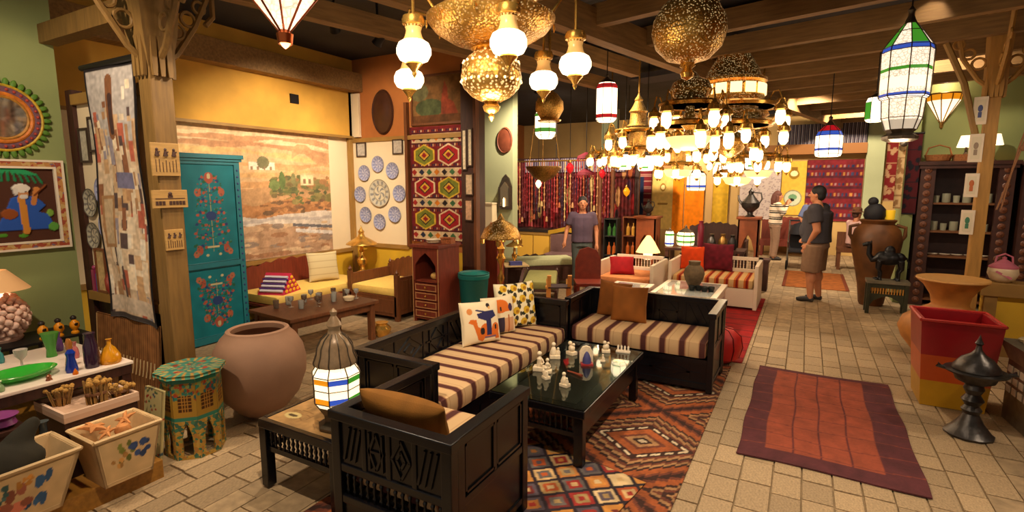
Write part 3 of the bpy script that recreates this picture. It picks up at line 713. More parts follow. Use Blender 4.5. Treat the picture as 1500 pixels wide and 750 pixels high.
def mirror_obj():
    t = thing('wall_mirror', 'round mirror in a scalloped green and yellow frame on the green wall', 'mirror', (-5.298, 1.645, 2.244))
    Q = Matrix.Rotation(PI/2, 3, 'Y')
    MB().lathe([(.0, .03), (.147, .03)], 40, M=Matrix.Rotation(math.radians(7), 3, 'Y') @ Q).build('mirror_glass', mat('mirror', (210, 205, 195), .08, 1.), t)
    for nm, r0, r1, h, c in (('inner_ring', .145, .165, .03, (176, 120, 40)), ('orange_ring', .165, .19, .034, (200, 112, 30)), ('purple_ring', .19, .232, .028, (110, 70, 82)), ('yellow_ring', .232, .25, .03, (196, 160, 40)), ('backing', .0, .262, .006, (70, 90, 30))):
        MB().lathe([(r0, 0), (r0, h), ((r0+r1)/2, h+.006), (r1, h), (r1, 0)], 40, M=Q).build(nm, mat('mirror_'+nm, c, .6, var=.3, scale=40), t, True)
    leaf = MB().ball((0, 0, 0), .026, 8, 6, (.5, .75, 1.25)).build('leaf', mat('leaf_green', (84, 124, 36), .6), None, True); me = leaf.data; bpy.data.objects.remove(leaf)
    dot = MB().ball((0, 0, 0), .011, 8, 5).build('dot', mat('dot_red', (170, 60, 50), .6), None, True); dme = dot.data; bpy.data.objects.remove(dot)
    for i in range(36):
        a = 2*PI*i/36; inst('leaf', me, t, (.02, math.sin(a)*.268, math.cos(a)*.268), (-a, 0, 0))
    for i in range(30):
        a = 2*PI*i/30; inst('dot', dme, t, (.034, math.sin(a)*.212, math.cos(a)*.212))
mirror_obj()
# musician picture
t = thing('framed_picture', 'framed textile picture of a musician in blue under a palm', 'picture', (-5.298, 1.24, 1.245))
W_, H_ = .74, .69; c = Cv(W_, H_, .0065, (74, 40, 26)); c.noise(.15, .02)
c.rect(.07, .07, W_-.07, H_-.07, (78, 44, 30))
fx = .02
for a in range(-5, 6):
    tx = .40+a*.034; c.line((.40+a*.012, .625), (tx, .585-abs(a)*.002), .02, (44, 150, 92), .008); c.line((tx, .585-abs(a)*.002), (tx+a*.006, .535-abs(a)*.004), .016, (34, 120, 74), .008)
c.poly([(.28, .15), (.60, .15), (.64, .20), (.62, .27), (.56, .29), (.61, .34), (.56, .40), (.47, .43), (.40, .40), (.36, .30)], (44, 84, 168), .012)
c.line((.46, .40), (.47, .14), .045, (198, 130, 50), .016).line((.53, .36), (.56, .47), .035, (190, 120, 60), .014).line((.54, .42), (.62, .5), .012, (120, 60, 26), .016)
c.ell(.475, .44, .035, .04, (196, 134, 80), .02).ell(.465, .475, .055, .034, (226, 214, 200), .024).ell(.475, .41, .028, .018, (214, 204, 194), .022).ell(.487, .45, .005, .006, (40, 30, 30), .022).ell(.43, .45, .014, .03, (214, 204, 194), .022).ell(.38, .28, .05, .04, (140, 72, 30), .018)
c.ell(.64, .17, .035, .035, (90, 150, 60), .014).ell(.63, .28, .022, .028, (120, 160, 60), .012).ell(.33, .12, .03, .014, (80, 140, 40), .006).ell(.45, .11, .03, .014, (80, 140, 40), .006)
sheet('textile_panel', c, face_px, PAINT, t, .004, (.010, 0, 0))
fr = Cv(W_, H_, .0065, (176, 118, 66)); 
for k in range(40): fr.rect(k*.02, 0, k*.02+.008, H_, (150, 70, 40)) if k % 2 else None
FRM = ramp_mat('mosaic_frame', 45, [(0, (186, 130, 70)), (.4, (160, 70, 44)), (.6, (196, 160, 100)), (.8, (120, 96, 120))])
f = MB().box(0, 0, 0, .03, W_, .05).box(0, 0, H_-.05, .03, W_, H_).box(0, 0, .05, .03, .05, H_-.05).box(0, W_-.05, .05, .03, W_, H_-.05); f.build('frame', FRM, t)
f = MB()
for d in (.0, .052):
    e = .012
    f.box(0, d-.004, d-.004, .034, W_-d+.004, d+e).box(0, d-.004, H_-d-e, .034, W_-d+.004, H_-d+.004).box(0, d-.004, d+e, .034, d+e, H_-d-e).box(0, W_-d-e, d+e, .034, W_-d+.004, H_-d-e)
f.build('frame_edging', WHITE, t)

# post with carved capital and plaques
def carved_post(name, label, loc, w_, h, zc, m, mirror=1):
    t = thing(name, label, 'post', loc)
    MB().box(-w_/2, -w_/2, 0, w_/2, w_/2, h).build('shaft', m, t, bevel=.008)
    MB().frust(zc, w_*1.0, w_*1.0, zc+.22, w_*1.5, w_*1.5).frust(zc+.22, w_*1.5, w_*1.5, h, w_*1.9, w_*1.9).build('capital', m, t)
    rb = MB().prism([(-.012, 0), (.012, 0), (.016, .05), (.02, h-zc), (-.02, h-zc), (-.016, .05)], -.012, .012).build('rib', m, t); me = rb.data; bpy.data.objects.remove(rb)
    for s in range(4):
        a = s*PI/2
        for k in (-1, 0, 1):
            o = w_*.5; inst('capital_rib', me, t, (math.cos(a)*(o+.02)-math.sin(a)*k*w_*.33, math.sin(a)*(o+.02)+math.cos(a)*k*w_*.33, zc-.06), (0, 0, a+PI/2))
    for s in range(4):                         # scrolled brackets
        a = s*PI/2; b = MB()
        b.tube([(w_*.5, 0, zc+.05), (w_*.5+.08, 0, zc+.12), (w_*.5+.22, 0, zc+.34), (w_*.5+.34, 0, h-.02)], .022, 6)
        for k in range(3):
            cx_, cz_, r_ = w_*.5+.09+.085*k, zc+.28+.1*k, .055-.006*k
            b.tube([(cx_+r_*math.cos(q), 0, cz_+r_*math.sin(q)) for q in np.linspace(0, 2*PI, 13)], .012, 6)
        b.tube([(w_*.5+.30, 0, h-.25), (w_*.5+.36, 0, h-.18), (w_*.5+.36, 0, h-.05)], .02, 6)
        b.build('scroll_bracket', m, t, True, rot=(0, 0, a))
    return t
carved_post('carved_post', 'carved wooden post with pale plaques beside the turquoise cabinet', (-3.89, 2.028, 0), .145, 3.14, 2.52, POSTW)
def plaque(label, y0, z0, y1, z1, kind):
    t = thing('wooden_plaque', label, 'plaque', (-3.815, (y0+y1)/2, z0), 0, 'plaques on the left post')
    W_, H_ = y1-y0, z1-z0; pw = mat('pale_plaque_wood', (176, 136, 76), .6, var=.15, scale=8, grain=(1, 1, 8))
    MB().box(0, -W_/2, 0, .015, W_/2, H_).build('board', pw, t, bevel=.003)
    b = MB()
    if kind == 0:
        for k in range(3):                     # carved figures
            yc = (-.3+.3*k)*W_; b.ball((.016, yc, H_*.80), W_*.055, 8, 6, (.4, 1, 1)).lathe([(W_*.09, 0), (W_*.05, H_*.16)], 6, (.013, yc, H_*.6)).tube([(.016, yc-W_*.08, H_*.62), (.016, yc+W_*.1, H_*.74)], .004, 5)
        for k in range(7): b.box(.0145, (-.36+.12*k)*W_-.002, H_*.12, .0165, (-.36+.12*k)*W_+.002, H_*rnd.uniform(.4, .52))
    else:
        b.ball((.016, 0, H_*.78), H_*.11, 8, 6, (.4, 1, 1)).box(.0145, -H_*.13, H_*.56, .017, H_*.13, H_*.7).box(.0145, -W_*.42, H_*.50, .017, W_*.42, H_*.54)
        y = -W_*.42
        for k in range(9):
            w2 = W_*.075
            if k != 3: b.box(.0145, y, H_*.16, .017, y+w2, H_*.38)
            y += W_*.095
    b.build('carving', DARKW, t)
plaque('large square plaque with three carved figures, topmost on the left post', 1.912, 1.806, 2.092, 2.026, 0)
plaque('long narrow plaque with a dark row of marks on the left post', 1.895, 1.59, 2.124, 1.712, 1)
plaque('small square plaque with carved figures, lowest on the left post', 1.955, 1.298, 2.075, 1.441, 0)

# partition between green wall and post
wp = struct(MB().box(-5.3, 2.09, .82, -3.975, 2.13, 2.38).build('wall_partition', OFFWHITE))
f = MB().box(-5.3, 2.06, 0, -5.2, 2.14, 2.5).box(-4.07, 2.06, 0, -3.975, 2.14, 2.5)
f.build('frame_stile', DARKW, wp); MB().box(-5.2, 2.05, 2.38, -4.07, 2.14, 2.46).build('top_rail', GOLDW, wp); MB().box(-5.2, 2.03, .80, -4.07, 2.14, .87).build('shelf_rail', GOLDW, wp)
MB().box(-5.2, 2.1, 0, -4.07, 2.13, .80).build('lower_panel', DARKW, wp)
def plate_mesh(r, cols, nm):
    c = Cv(2*r, 2*r, r/22, cols[0]); X, Y = c.X-r, c.Y-r; R = np.hypot(X, Y)/r; a = np.arctan2(Y, X)
    c.mask(R > .62, cols[1]); c.mask((R > .62) & (R < .9) & (np.sin(a*12) > .2), cols[2]); c.mask((R < .5) & (np.sin(a*5+R*9) > .25), cols[2]); c.mask((R > .56) & (R < .62), cols[3]); c.mask(R > .93, cols[3])
    def P(u, v, h):
        x, y = (u-r)/r, (v-r)/r; m = np.maximum(np.abs(x), np.abs(y)); q = np.hypot(x, y); s = np.where(q > 1e-6, m/np.maximum(q, 1e-6), 1)
        x, y = x*s, y*s; rr = np.hypot(x, y); d = .02*np.clip((rr-.45)/.55, 0, 1)**1.5
        return (x*r, -(d+h)-.006, y*r)
    # recolour on the disc
    x, y = X/r, Y/r; m = np.maximum(abs(x), abs(y)); q = np.hypot(x, y); s = np.where(q > 1e-6, m/np.maximum(q, 1e-6), 1); R = np.hypot(x*s, y*s); a = np.arctan2(y, x)
    c.c[:] = cols[0]; c.mask((R < .5) & (np.sin(a*5+R*9) > .25), cols[2]); c.mask(R > .56, cols[1]); c.mask((R > .62) & (R < .9) & (np.sin(a*12) > .2), cols[2]); c.mask((R > .54) & (R < .6), cols[3]); c.mask(R > .93, cols[3])
    o = sheet(nm, c, P, PAINTS, None, .006, smooth=True); return o
BLUEP = [(176, 176, 194), (160, 162, 186), (118, 122, 160), (136, 138, 170)]
GREYP = [(196, 186, 160), (178, 172, 150), (120, 116, 110), (90, 84, 76)]
def plate(label, loc, r, cols, rz=0, group='plates on the walls'):
    o = plate_mesh(r, cols, 'wall_plate'); o.location = loc; o.rotation_euler = (0, rnd.uniform(0, 3), 0) if False else (0, 0, rz); return tag(o, label, 'plate', group)
plate('oval looking grey plate on the partition beside the green wall, upper one', (-5.10, 2.088, 1.60), .115, GREYP)
plate('grey plate on the partition beside the green wall, lower one', (-5.10, 2.088, 1.33), .11, GREYP)
plate('blue plate at the top of the partition next to the hanging quilt', (-4.88, 2.088, 1.70), .11, BLUEP)
plate('blue striped plate half behind the hanging quilt', (-4.86, 2.088, 1.42), .12, BLUEP)
def small_frame(label, loc, w_, h_, faceY=True, col=(176, 168, 150), fc=(60, 44, 36), group=None):
    t = thing('framed_picture', label, 'picture', loc, 0 if faceY else PI/2, group); e = .016
    MB().box(-w_/2, -.012, 0, w_/2, 0, h_).build('backing', mat('frame_print%d' % (hash(str(col)) % 9999), col, .6, var=.25, scale=30), t)
    MB().box(-w_/2-e, -.022, -e, w_/2+e, 0, 0).box(-w_/2-e, -.022, h_, w_/2+e, 0, h_+e).box(-w_/2-e, -.022, 0, -w_/2, 0, h_).box(w_/2, -.022, 0, w_/2+e, 0, h_).build('frame', mat('frame_wood%d' % fc[0], fc, .5), t)
    return t
small_frame('small dark framed tile on the partition, left of two', (-5.10, 2.088, 1.94), .12, .24)
small_frame('small dark framed tile on the partition, right of two', (-4.93, 2.088, 2.02), .12, .24)
small_frame('tan framed print standing low on the partition shelf', (-4.97, 2.06, .89), .13, .33, col=(190, 160, 110), fc=(120, 70, 40))
o = MB().lathe([(.03, 0), (.055, .05), (.06, .13), (.03, .2), (.025, .23)], 14).build('red_vase', mat('red_ceramic', (140, 50, 40), .4), None, True, (-4.80, 1.98+.07, .87)); tag(o, 'dark red vase on the partition shelf', 'vase')
for k, (c_, h_, xx) in enumerate((((150, 50, 90), .18, -5.13), ((60, 80, 150), .15, -5.06))):
    o = MB().box(-.02, -.02, 0, .02, .02, h_).ball((0, 0, h_+.015), .02).build('spice_bottle', mat('shelf_bottle%d' % k, c_, .3), None, True, (xx, 2.065, .87)); tag(o, ('pink', 'blue')[k]+' small bottle on the partition shelf', 'bottle')

# hanging quilt
c = Cv(.66, 1.9, .009, (182, 172, 166)); r2 = random.Random(4); c.mask(c.Y < 1.32, (208, 182, 152)); c.noise(.08, .03)
pq = [(206, 170, 132), (222, 200, 172), (140, 92, 64), (176, 134, 96), (150, 140, 150), (230, 216, 196), (90, 72, 70), (180, 96, 74), (196, 156, 114), (234, 212, 182)]
for k in range(150):
    x_, y_ = r2.random()*.66, .03+1.3*r2.random()**1.1; w_, h_ = r2.uniform(.03, .085), r2.uniform(.06, .24)
    c.rect(x_, y_, x_+w_, y_+h_, pq[r2.randrange(10)])
for k in range(12):
    x_, y_ = r2.random()*.5+.05, 1.35+.42*r2.random(); c.rect(x_, y_, x_+r2.uniform(.03, .06), y_+r2.uniform(.04, .09), pq[r2.randrange(10)])
c.line((.33, 1.78), (.33, 1.40), .09, (130, 84, 54)).line((.34, 1.66), (.34, 1.42), .06, (70, 48, 44)).rect(.3, 1.0, .52, 1.12, (116, 112, 140)).rect(.05, .55, .24, .95, (170, 128, 88)).rect(.08, .58, .2, .92, (196, 170, 136)).rect(0, .06, .66, .18, (206, 186, 164))
c.rect(0, 0, .022, 1.9, (34, 28, 30)).rect(.638, 0, .66, 1.9, (34, 28, 30)).rect(0, 0, .66, .045, (70, 62, 60)).rect(0, 1.86, .66, 1.9, (34, 28, 30))
c.noise(.10, .02)
t = thing('hanging_quilt', 'pale appliqué quilt with dark edges hanging before the partition', 'quilt', (-4.76, 1.99, .71))
sheet('quilt_cloth', c, lambda u, v, h: (u, -h+.015*np.sin(u*14)*(1-v/2.2)+.01*np.sin(v*6+u*5), v+.02*np.sin(u*6)*(1-v/1.9)), PAINT, t, .006, smooth=True)
MB().tube([(-.05, 0, 1.9), (.71, 0, 1.9)], .022, 8).build('rod', IRON, t)
# reed mats leaning against the lower partition
c = Cv(.95, .69, .008, (150, 100, 56)); c.mask((c.X*100).astype(int) % 3 == 0, (118, 74, 40)); c.noise(.12, .04); c.rect(0, 0, .02, .69, (190, 150, 100))
t = thing('reed_mat', 'brown woven reed mat with fringe leaning below the quilt', 'mat', (-5.05, 1.965, .02))
sheet('woven_reeds', c, lambda u, v, h: (u, -h+v*.065, v), PAINT, t, .012)
for k in range(20): MB().tube([(.01+k*.049, -.004, .42), (.012+k*.049, -.012, .36), (.006+k*.049, -.02, .30)], .005, 5).build('fringe', mat('fringe_cord', (190, 158, 110), .9), t)

# shell lamp, bird rack
t = thing('shell_lamp', 'table lamp with a pink seashell body and beige shade by the green wall', 'lamp', (-4.98, 1.40, .637))
MB().lathe([(.11, 0), (.12, .02), (.05, .04), (.05, .32)], 16).build('core', mat('shell_core', (206, 166, 148), .7), t)
SH = mat('pink_shell', (232, 194, 174), .45, var=.2, scale=25); sh = MB().ball((0, 0, 0), .026, 8, 6, (1, 1, .75)).build('shell', SH, None, True); me = sh.data; bpy.data.objects.remove(sh)
for k in range(140):
    a = k*2.399; z = .03+.30*((k+.5)/140); r = .07+.085*math.sin(PI*((k+.5)/140)*.9+.3); inst('shell', me, t, (r*math.cos(a), r*math.sin(a), z), (rnd.random()*3, rnd.random()*3, a), (rnd.uniform(.7, 1.25),)*3)
MB().lathe([(.19, .37), (.07, .51), (.066, .51), (.186, .37)], 28).build('lamp_shade', mat('beige_shade', (214, 168, 120), .8, emit=.25, ecol=(230, 160, 90)), t, True)
lamp('bulb_light', (0, 0, .36), 3, parent=t)
t = thing('bird_rack', 'low black rack with slim legs beneath the bird figurines', 'rack', (-4.9, 1.52, .07))
MB().box(-.2, -.3, .55, .2, .3, .567).build('top', IRON, t)
for sx_ in (-.18, .18):
    for sy_ in (-.28, .28): MB().box(sx_-.012, sy_-.012, 0, sx_+.012, sy_+.012, .55).build('leg', IRON, t)
for k in range(7): MB().box(.185, -.25+k*.08, .3, .195, -.23+k*.08, .55).build('bar', IRON, t)
def bird(label, loc):
    t = thing('bird_figurine', label, 'figurine', loc, -PI/2, 'bird figurines on the rack'); t.scale = (1.15,)*3
    MB().lathe([(.022, 0), (.022, .01), (.012, .02), (.028, .045), (.026, .07), (.008, .09)], 12).build('body', mat('orange_glaze', (222, 140, 20), .25), t, True)
    MB().ball((0, -.01, .10), .017).tube([(0, -.02, .10), (0, -.05, .096)], [.008, .001]).build('head', mat('black_glaze', (40, 34, 30), .3), t, True)
    MB().tube([(0, .02, .06), (0, .05, .075)], [.012, .002]).build('tail', MATS['black_glaze'], t, True)
bird('orange glazed bird figurine on the black rack, leftmost', (-4.76, 1.56, .637)); bird('orange glazed bird figurine on the black rack, middle of three', (-4.76, 1.655, .637)); bird('orange glazed bird figurine on the black rack, rightmost', (-4.76, 1.75, .637))

# glass display table
t = thing('display_table', 'white topped display table crowded with coloured glass', 'table', (-4.165, 1.33, .11))
MB().box(-.43, -.42, .49, .43, .33, .51).build('white_top', mat('marble_white', (226, 206, 190), .3, var=.05), t, bevel=.004)
MB().box(-.42, -.41, .43, .42, .32, .49).build('apron', DARKW, t)
for sx_ in (-.39, .39):
    for sy_ in (-.38, .29): MB().box(sx_-.025, sy_-.025, 0, sx_+.025, sy_+.025, .43).build('leg', DARKW, t)
GZ = .62
def glassmat(n, c): return mat('glass_'+n, c, .08, trans=.45, spec=.6)
def vessel(name, label, prof, m, loc, n=20, cat='vase', group=None, sx=1, sy=1, rz=0):
    o = MB().lathe(prof, n, sx=sx, sy=sy).build(name, m, None, True, loc, (0, 0, rz)); return tag(o, label, cat, group)
vessel('glass_dish', 'green oval glass dish on the display table', [(0, 0), (.10, .004), (.15, .025), (.17, .045), (.16, .045), (.13, .022), (0, .01)], glassmat('green', (60, 190, 60)), (-3.95, 1.17, GZ), 28, 'dish', sx=.75, sy=1.0)
vessel('glass_bottle', 'cobalt blue glass bottle on the display table', [(.03, 0), (.032, .02), (.02, .09), (.026, .12), (.012, .14)], glassmat('cobalt', (30, 60, 170)), (-3.83, 1.37, GZ), cat='bottle')
vessel('glass_vase', 'dark purple tall glass vase on the display table', [(.035, 0), (.04, .05), (.038, .14), (.026, .19), (.032, .22), (.028, .22)], mat('plum_glass', (50, 30, 48), .12), (-3.82, 1.47, GZ))
vessel('glass_flask', 'orange and clear conical glass flask on the display table', [(.055, 0), (.06, .01), (.055, .05), (.03, .10), (.012, .12), (.012, .15), (.018, .155)], glassmat('amber', (236, 160, 30)), (-3.82, 1.57, GZ), cat='flask')
vessel('glass_vase', 'tall green glass vase at the back of the display table', [(.03, 0), (.025, .05), (.035, .1), (.05, .16), (.045, .16)], glassmat('leafgreen', (80, 170, 60)), (-4.30, 1.44, GZ))
vessel('glass_bottle', 'amber glass bottle beside the cobalt one', [(.025, 0), (.028, .02), (.014, .1), (.02, .15), (.01, .18)], glassmat('honey', (190, 120, 50)), (-3.95, 1.41, GZ), cat='bottle')
vessel('glass_goblet', 'clear glass goblet behind the green dish', [(.03, 0), (.006, .01), (.006, .05), (.03, .08), (.035, .12), (.03, .12)], GLASSC, (-4.18, 1.25, GZ), cat='goblet')
vessel('glass_stopper', 'tiny amber glass pyramid in front of the green dish', [(.018, 0), (.012, .015), (.014, .025), (0, .04)], glassmat('rust', (150, 80, 40)), (-3.78, 1.24, GZ), 8, 'stopper')
vessel('glass_stopper', 'tiny orange glass cone near the cobalt bottle', [(.014, 0), (.016, .01), (0, .04)], glassmat('orange', (230, 120, 20)), (-3.76, 1.36, GZ), 8, 'stopper')
for k, (x_, y_, h_, nm) in enumerate(((-4.42, 1.22, .10, 'teal'), (-4.40, 1.52, .13, 'violet'), (-4.12, 1.50, .11, 'rosy'), (-4.30, 1.06, .09, 'smoky'), (-3.98, 1.56, .09, 'honey brown'), (-3.80, 1.03, .06, 'pale green'))):
    vessel('glass_vial', 'small %s glass vial on the display table' % nm, [(.02, 0), (.024, h_*.2), (.018, h_*.6), (.008, h_*.75), (.014, h_)], glassmat('vial%d' % k, [(60, 150, 150), (110, 70, 140), (200, 110, 110), (110, 100, 96), (160, 110, 60), (150, 180, 130)][k]), (x_, y_, GZ), 12, 'vial', 'small glass vials on the display table')
# dark case in front with dried bundles
t = thing('display_case', 'dark wooden case with a pinkish lined tray on top', 'case', (-3.64, 1.34, .11))
MB().box(-.22, -.15, 0, .14, .215, .33).build('body', DARKW, t); MB().box(-.225, -.155, .33, .155, .22, .36).build('tray', mat('pink_lining', (196, 158, 130), .8), t)
MB().box(-.225, -.155, .36, -.21, .22, .385).box(.14, -.155, .36, .155, .22, .385).box(-.21, -.155, .36, .14, -.14, .385).box(-.21, .205, .36, .14, .22, .385).build('tray_edge', mat('pink_edge', (210, 176, 150), .7), t)
DRY = mat('dried_stalk', (150, 112, 56), .9, var=.3, scale=20)
def bundle(label, loc, r, h, n, spread):
    t = thing('dried_bundle', label, 'bundle', loc, 0, 'dried bundles in the tray')
    st = MB()
    for k in range(n):
        a = rnd.random()*2*PI; q = r*math.sqrt(rnd.random()); st.tube([(q*math.cos(a), q*math.sin(a), 0), (q*math.cos(a)*(1+spread), q*math.sin(a)*(1+spread), h*rnd.uniform(.8, 1.05))], .004, 5)
    st.build('stalks', DRY, t); 
    hd = MB()
    for k in range(n//2):
        a = rnd.random()*2*PI; q = r*(1+spread)*math.sqrt(rnd.random()); hd.ball((q*math.cos(a), q*math.sin(a), h*rnd.uniform(.85, 1.05)), .014, 6, 4)
    hd.build('heads', mat('dried_head', (176, 130, 60), .9, var=.3, scale=20), t)
    MB().lathe([(r*1.05, h*.4), (r*1.07, h*.45), (r*1.05, h*.5)], 12).build('tie', mat('tie', (110, 70, 40), .9), t)
bundle('upright bundle of dried stalks in the tray, the tallest', (-3.58, 1.38, .472), .05, .14, 46, .15)
bundle('golden clump of dried flowers at the near end of the tray', (-3.74, 1.27, .472), .045, .10, 40, .6)
bundle('low clump of dried pods at the far end of the tray', (-3.58, 1.50, .472), .045, .065, 36, .7)
bundle('second clump of dried pods behind the tall stalks', (-3.74, 1.47, .472), .04, .08, 34, .5)
# leaning floral board
c = Cv(.2, .45, .006, (176, 160, 110)); r2 = random.Random(9)
for k in range(70): c.ell(r2.random()*.2, r2.random()*.45, .01, .008, [(70, 96, 60), (150, 50, 40), (110, 110, 70), (60, 80, 90)][k % 4])
o = sheet('floral_board', c, lambda u, v, h: (u, -h+v*.12, v), PAINTS, None, .02, (-3.62, 1.605, .02)); tag(o, 'pale board painted with small flowers leaning behind the case', 'board')
# two painted crates
def crate(label, loc, x0, y0, paints):
    t = thing('painted_crate', label, 'crate', loc, 0, 'painted crates on the platform'); a, b, h = x0, y0, .29; CW = mat('crate_cream', (206, 172, 124), .7, var=.12, scale=10)
    k = .72; e = .014
    def wall(p0, p1, q0, q1, nm):       # lower edge p0-p1, upper edge q0-q1, thickness inward
        n = Vector((p1[1]-p0[1], -(p1[0]-p0[0]), 0)).normalized()*-e
        vs = [(*p0, 0), (*p1, 0), (*q1, h), (*q0, h)]; vs += [(x_+n.x, y_+n.y, z_) for x_, y_, z_ in vs]
        return MB().add(vs, [(0, 1, 2, 3), (7, 6, 5, 4), (0, 4, 5, 1), (1, 5, 6, 2), (2, 6, 7, 3), (3, 7, 4, 0)]).build(nm, CW, t)
    lo = [(-a*k, -b*k), (a*k, -b*k), (a*k, b*k), (-a*k, b*k)]; hi = [(-a, -b), (a, -b), (a, b), (-a, b)]
    for i in range(4): wall(lo[i], lo[(i+1) % 4], hi[i], hi[(i+1) % 4], 'crate_side')
    MB().box(-a*k, -b*k, 0, a*k, b*k, .012).build('crate_bottom', CW, t)
    r_ = MB()
    for i in range(4): r_.tube([(*hi[i], h), (*hi[(i+1) % 4], h)], .011, 5)
    r_.build('rim', CW, t)
    L0 = 2*b*.92; c = Cv(L0, .25, .006, (206, 172, 124)); c.noise(.06, .05)     # flowers painted on the aisle side
    r2 = random.Random(len(paints))
    for (u, v, ru, rv, col) in paints:
        for q in range(7): c.ell(L0/2+u*b+r2.uniform(-1, 1)*ru, (v-.07)*h+r2.uniform(-1, 1)*rv, ru*r2.uniform(.25, .5), rv*r2.uniform(.25, .5), tuple(np.clip(np.array(col)*r2.uniform(.75, 1.25), 0, 255)))
    def SP(u, v, hh): q = (v+.02)/h; kk = k+(1-k)*q; return (a*kk+hh+.002, (u-L0/2)*kk, v+.02)
    sheet('painted_side', c, SP, PAINTS, t, .0015)
    return t
crate('cream painted crate holding dried starfish, beside the octagonal table', (-3.325, 1.355, .11), .15, .165, [(-.1, .62, .035, .05, (110, 112, 50)), (.35, .55, .05, .05, (52, 70, 110)), (-.35, .45, .04, .035, (176, 128, 70))])
crate('cream painted crate in the near left corner holding a dark cushion', (-3.36, .83, .11), .17, .31, [(.45, .55, .05, .07, (52, 84, 120)), (.1, .48, .09, .07, (180, 104, 80)), (-.3, .42, .06, .06, (190, 100, 60)), (-.05, .6, .03, .05, (70, 100, 96)), (.3, .75, .03, .03, (190, 130, 60))])
b = MB().ball((0, 0, .10), .13, 14, 10, (.85, 1.5, .8)).ball((-.01, -.12, .18), .10, 14, 10, (.9, 1.2, .9)).ball((.0, .1, .12), .09, 12, 9, (.9, 1.2, .7)).tube([(-.02, .12, .17), (-.03, .20, .24)], [.05, .02], 8)
CRB = ('dark_cushion', b)
ST = mat('dried_starfish', (196, 130, 74), .85, var=.2, scale=30)
for k, (x_, y_, z_, s_) in enumerate(((-3.36, 1.42, .405, .06), (-3.29, 1.30, .39, .05), (-3.40, 1.28, .40, .075))):
    b = MB()
    for q in range(5): a = q*2*PI/5; b.tube([(0, 0, 0), (math.cos(a)*s_*.6, math.sin(a)*s_*.6, .006), (math.cos(a)*s_, math.sin(a)*s_, 0)], [s_*.25, s_*.17, s_*.04], 6)
    o = b.build('starfish', ST, None, True, (x_, y_, z_), (rnd.uniform(.2, .7), rnd.uniform(-.5, .5), k)); tag(o, ['dried starfish sticking up at the far corner of the crate', 'dried starfish hanging over the near rim of the crate', 'largest dried starfish at the left of the crate'][k], 'starfish')
vessel('driftwood_ball', 'pale round seed pod inside the starfish crate', [(0, 0), (.03, .01), (.042, .04), (.03, .07), (0, .08)], ST, (-3.30, 1.38, .33), 10, 'pod')
vessel('glass_jug', 'grey glass bottle standing between the two crates', [(.05, 0), (.055, .03), (.045, .18), (.02, .26), (.017, .33), (.028, .35), (.024, .35)], mat('grey_glass', (86, 92, 92), .15, trans=.3), (-3.585, 1.125, .11), cat='bottle')
vessel('purple_ornament', 'purple glazed ornament behind the near crate', [(.03, 0), (.06, .02), (.05, .05), (.07, .07), (.02, .09)], mat('purple_glaze', (120, 50, 110), .35), (-3.64, .98, .47), 14, 'ornament')
vessel('gold_vase', 'golden crackled vase at the left edge behind the near crate', [(.04, 0), (.07, .05), (.06, .12), (.03, .16), (.04, .18)], mat('crackle_gold', (180, 150, 90), .4, var=.3, scale=40), (-3.64, .82, .47), 16)
o = MB().box(-.07, -.19, 0, .07, .19, .34).box(-.08, -.2, .34, .08, .2, .36).build('low_stand', DARKW, None, loc=(-3.64, .86, .11)); tag(o, 'low dark stand behind the near crate', 'stand')

# octagonal side table
t = thing('octagonal_table', 'small octagonal painted table in teal and gold with arched sides', 'table', (-3.46, 1.86, 0)); R8 = .175
c = Cv(.5, .5, .008, (56, 116, 100)); X, Y = c.X-.25, c.Y-.25; q = np.hypot(X, Y); a = np.arctan2(Y, X)
c.mask((np.sin(a*8)*np.sin(q*60) > .3), (150, 140, 84)); c.mask((np.sin(a*4)*np.cos(q*44) > .6), (150, 60, 40)); c.mask(q > .2, (64, 130, 110)); c.mask((q > .2) & (np.sin(a*24) > .4), (170, 130, 60)); c.noise(.15, .03)
def octo(u, v, h):
    x, y = u-.25, v-.25; m = np.maximum(np.abs(x), np.abs(y)); a = np.arctan2(y, x); sec = (a+PI/8) % (PI/4)-PI/8; r = m/.25*.208*math.cos(PI/8)/np.cos(sec); return (r*np.cos(a), r*np.sin(a), h)
sheet('table_top', c, octo, PAINTS, t, .022, (0, 0, .565))
for i in range(8):
    a = PI/8*2*i; w_ = 2*R8*math.sin(PI/8); ap = R8*math.cos(PI/8)
    g = thing('tmp', None, None); bpy.data.objects.remove(g)
    c = Cv(w_, .29, .005, (160, 122, 46)); r2 = random.Random(i)
    for k in range(60): c.ell(r2.random()*w_, .14+r2.random()*.15, .009, .012, [(48, 116, 98), (40, 90, 90), (150, 60, 36), (120, 140, 80)][k % 4])
    c.rect(0, .25, w_, .29, (54, 124, 100)).rect(w_*.22, .06, w_*.78, .17, (70, 40, 20))
    for k in range(5): c.rect(w_*.22, .06+k*.024, w_*.78, .065+k*.024, (170, 120, 50)).rect(w_*(.27+k*.11), .06, w_*(.29+k*.11), .17, (170, 120, 50))
    c.rect(0, 0, w_, .03, (56, 118, 96))
    M_ = (math.cos(a), math.sin(a))
    pn = sheet('side_panel', c, lambda u, v, h: (u-w_/2, -h, v), PAINTS, t, .014, (M_[0]*ap, M_[1]*ap, .255), (0, 0, a+PI/2))
    lg = MB()
    for s in (-1, 1): lg.prism([(s*w_/2, .02), (s*w_*.22, .02), (s*w_*.22, .15), (s*w_*.10, .215), (0, .245), (0, .258), (s*w_/2, .258)], -.001, .013)
    lg.box(-w_/2, -.001, 0, w_/2, .013, .022)
    lg.build('arched_leg', ARAB, t, loc=(M_[0]*ap, M_[1]*ap, 0), rot=(0, 0, a+PI/2))
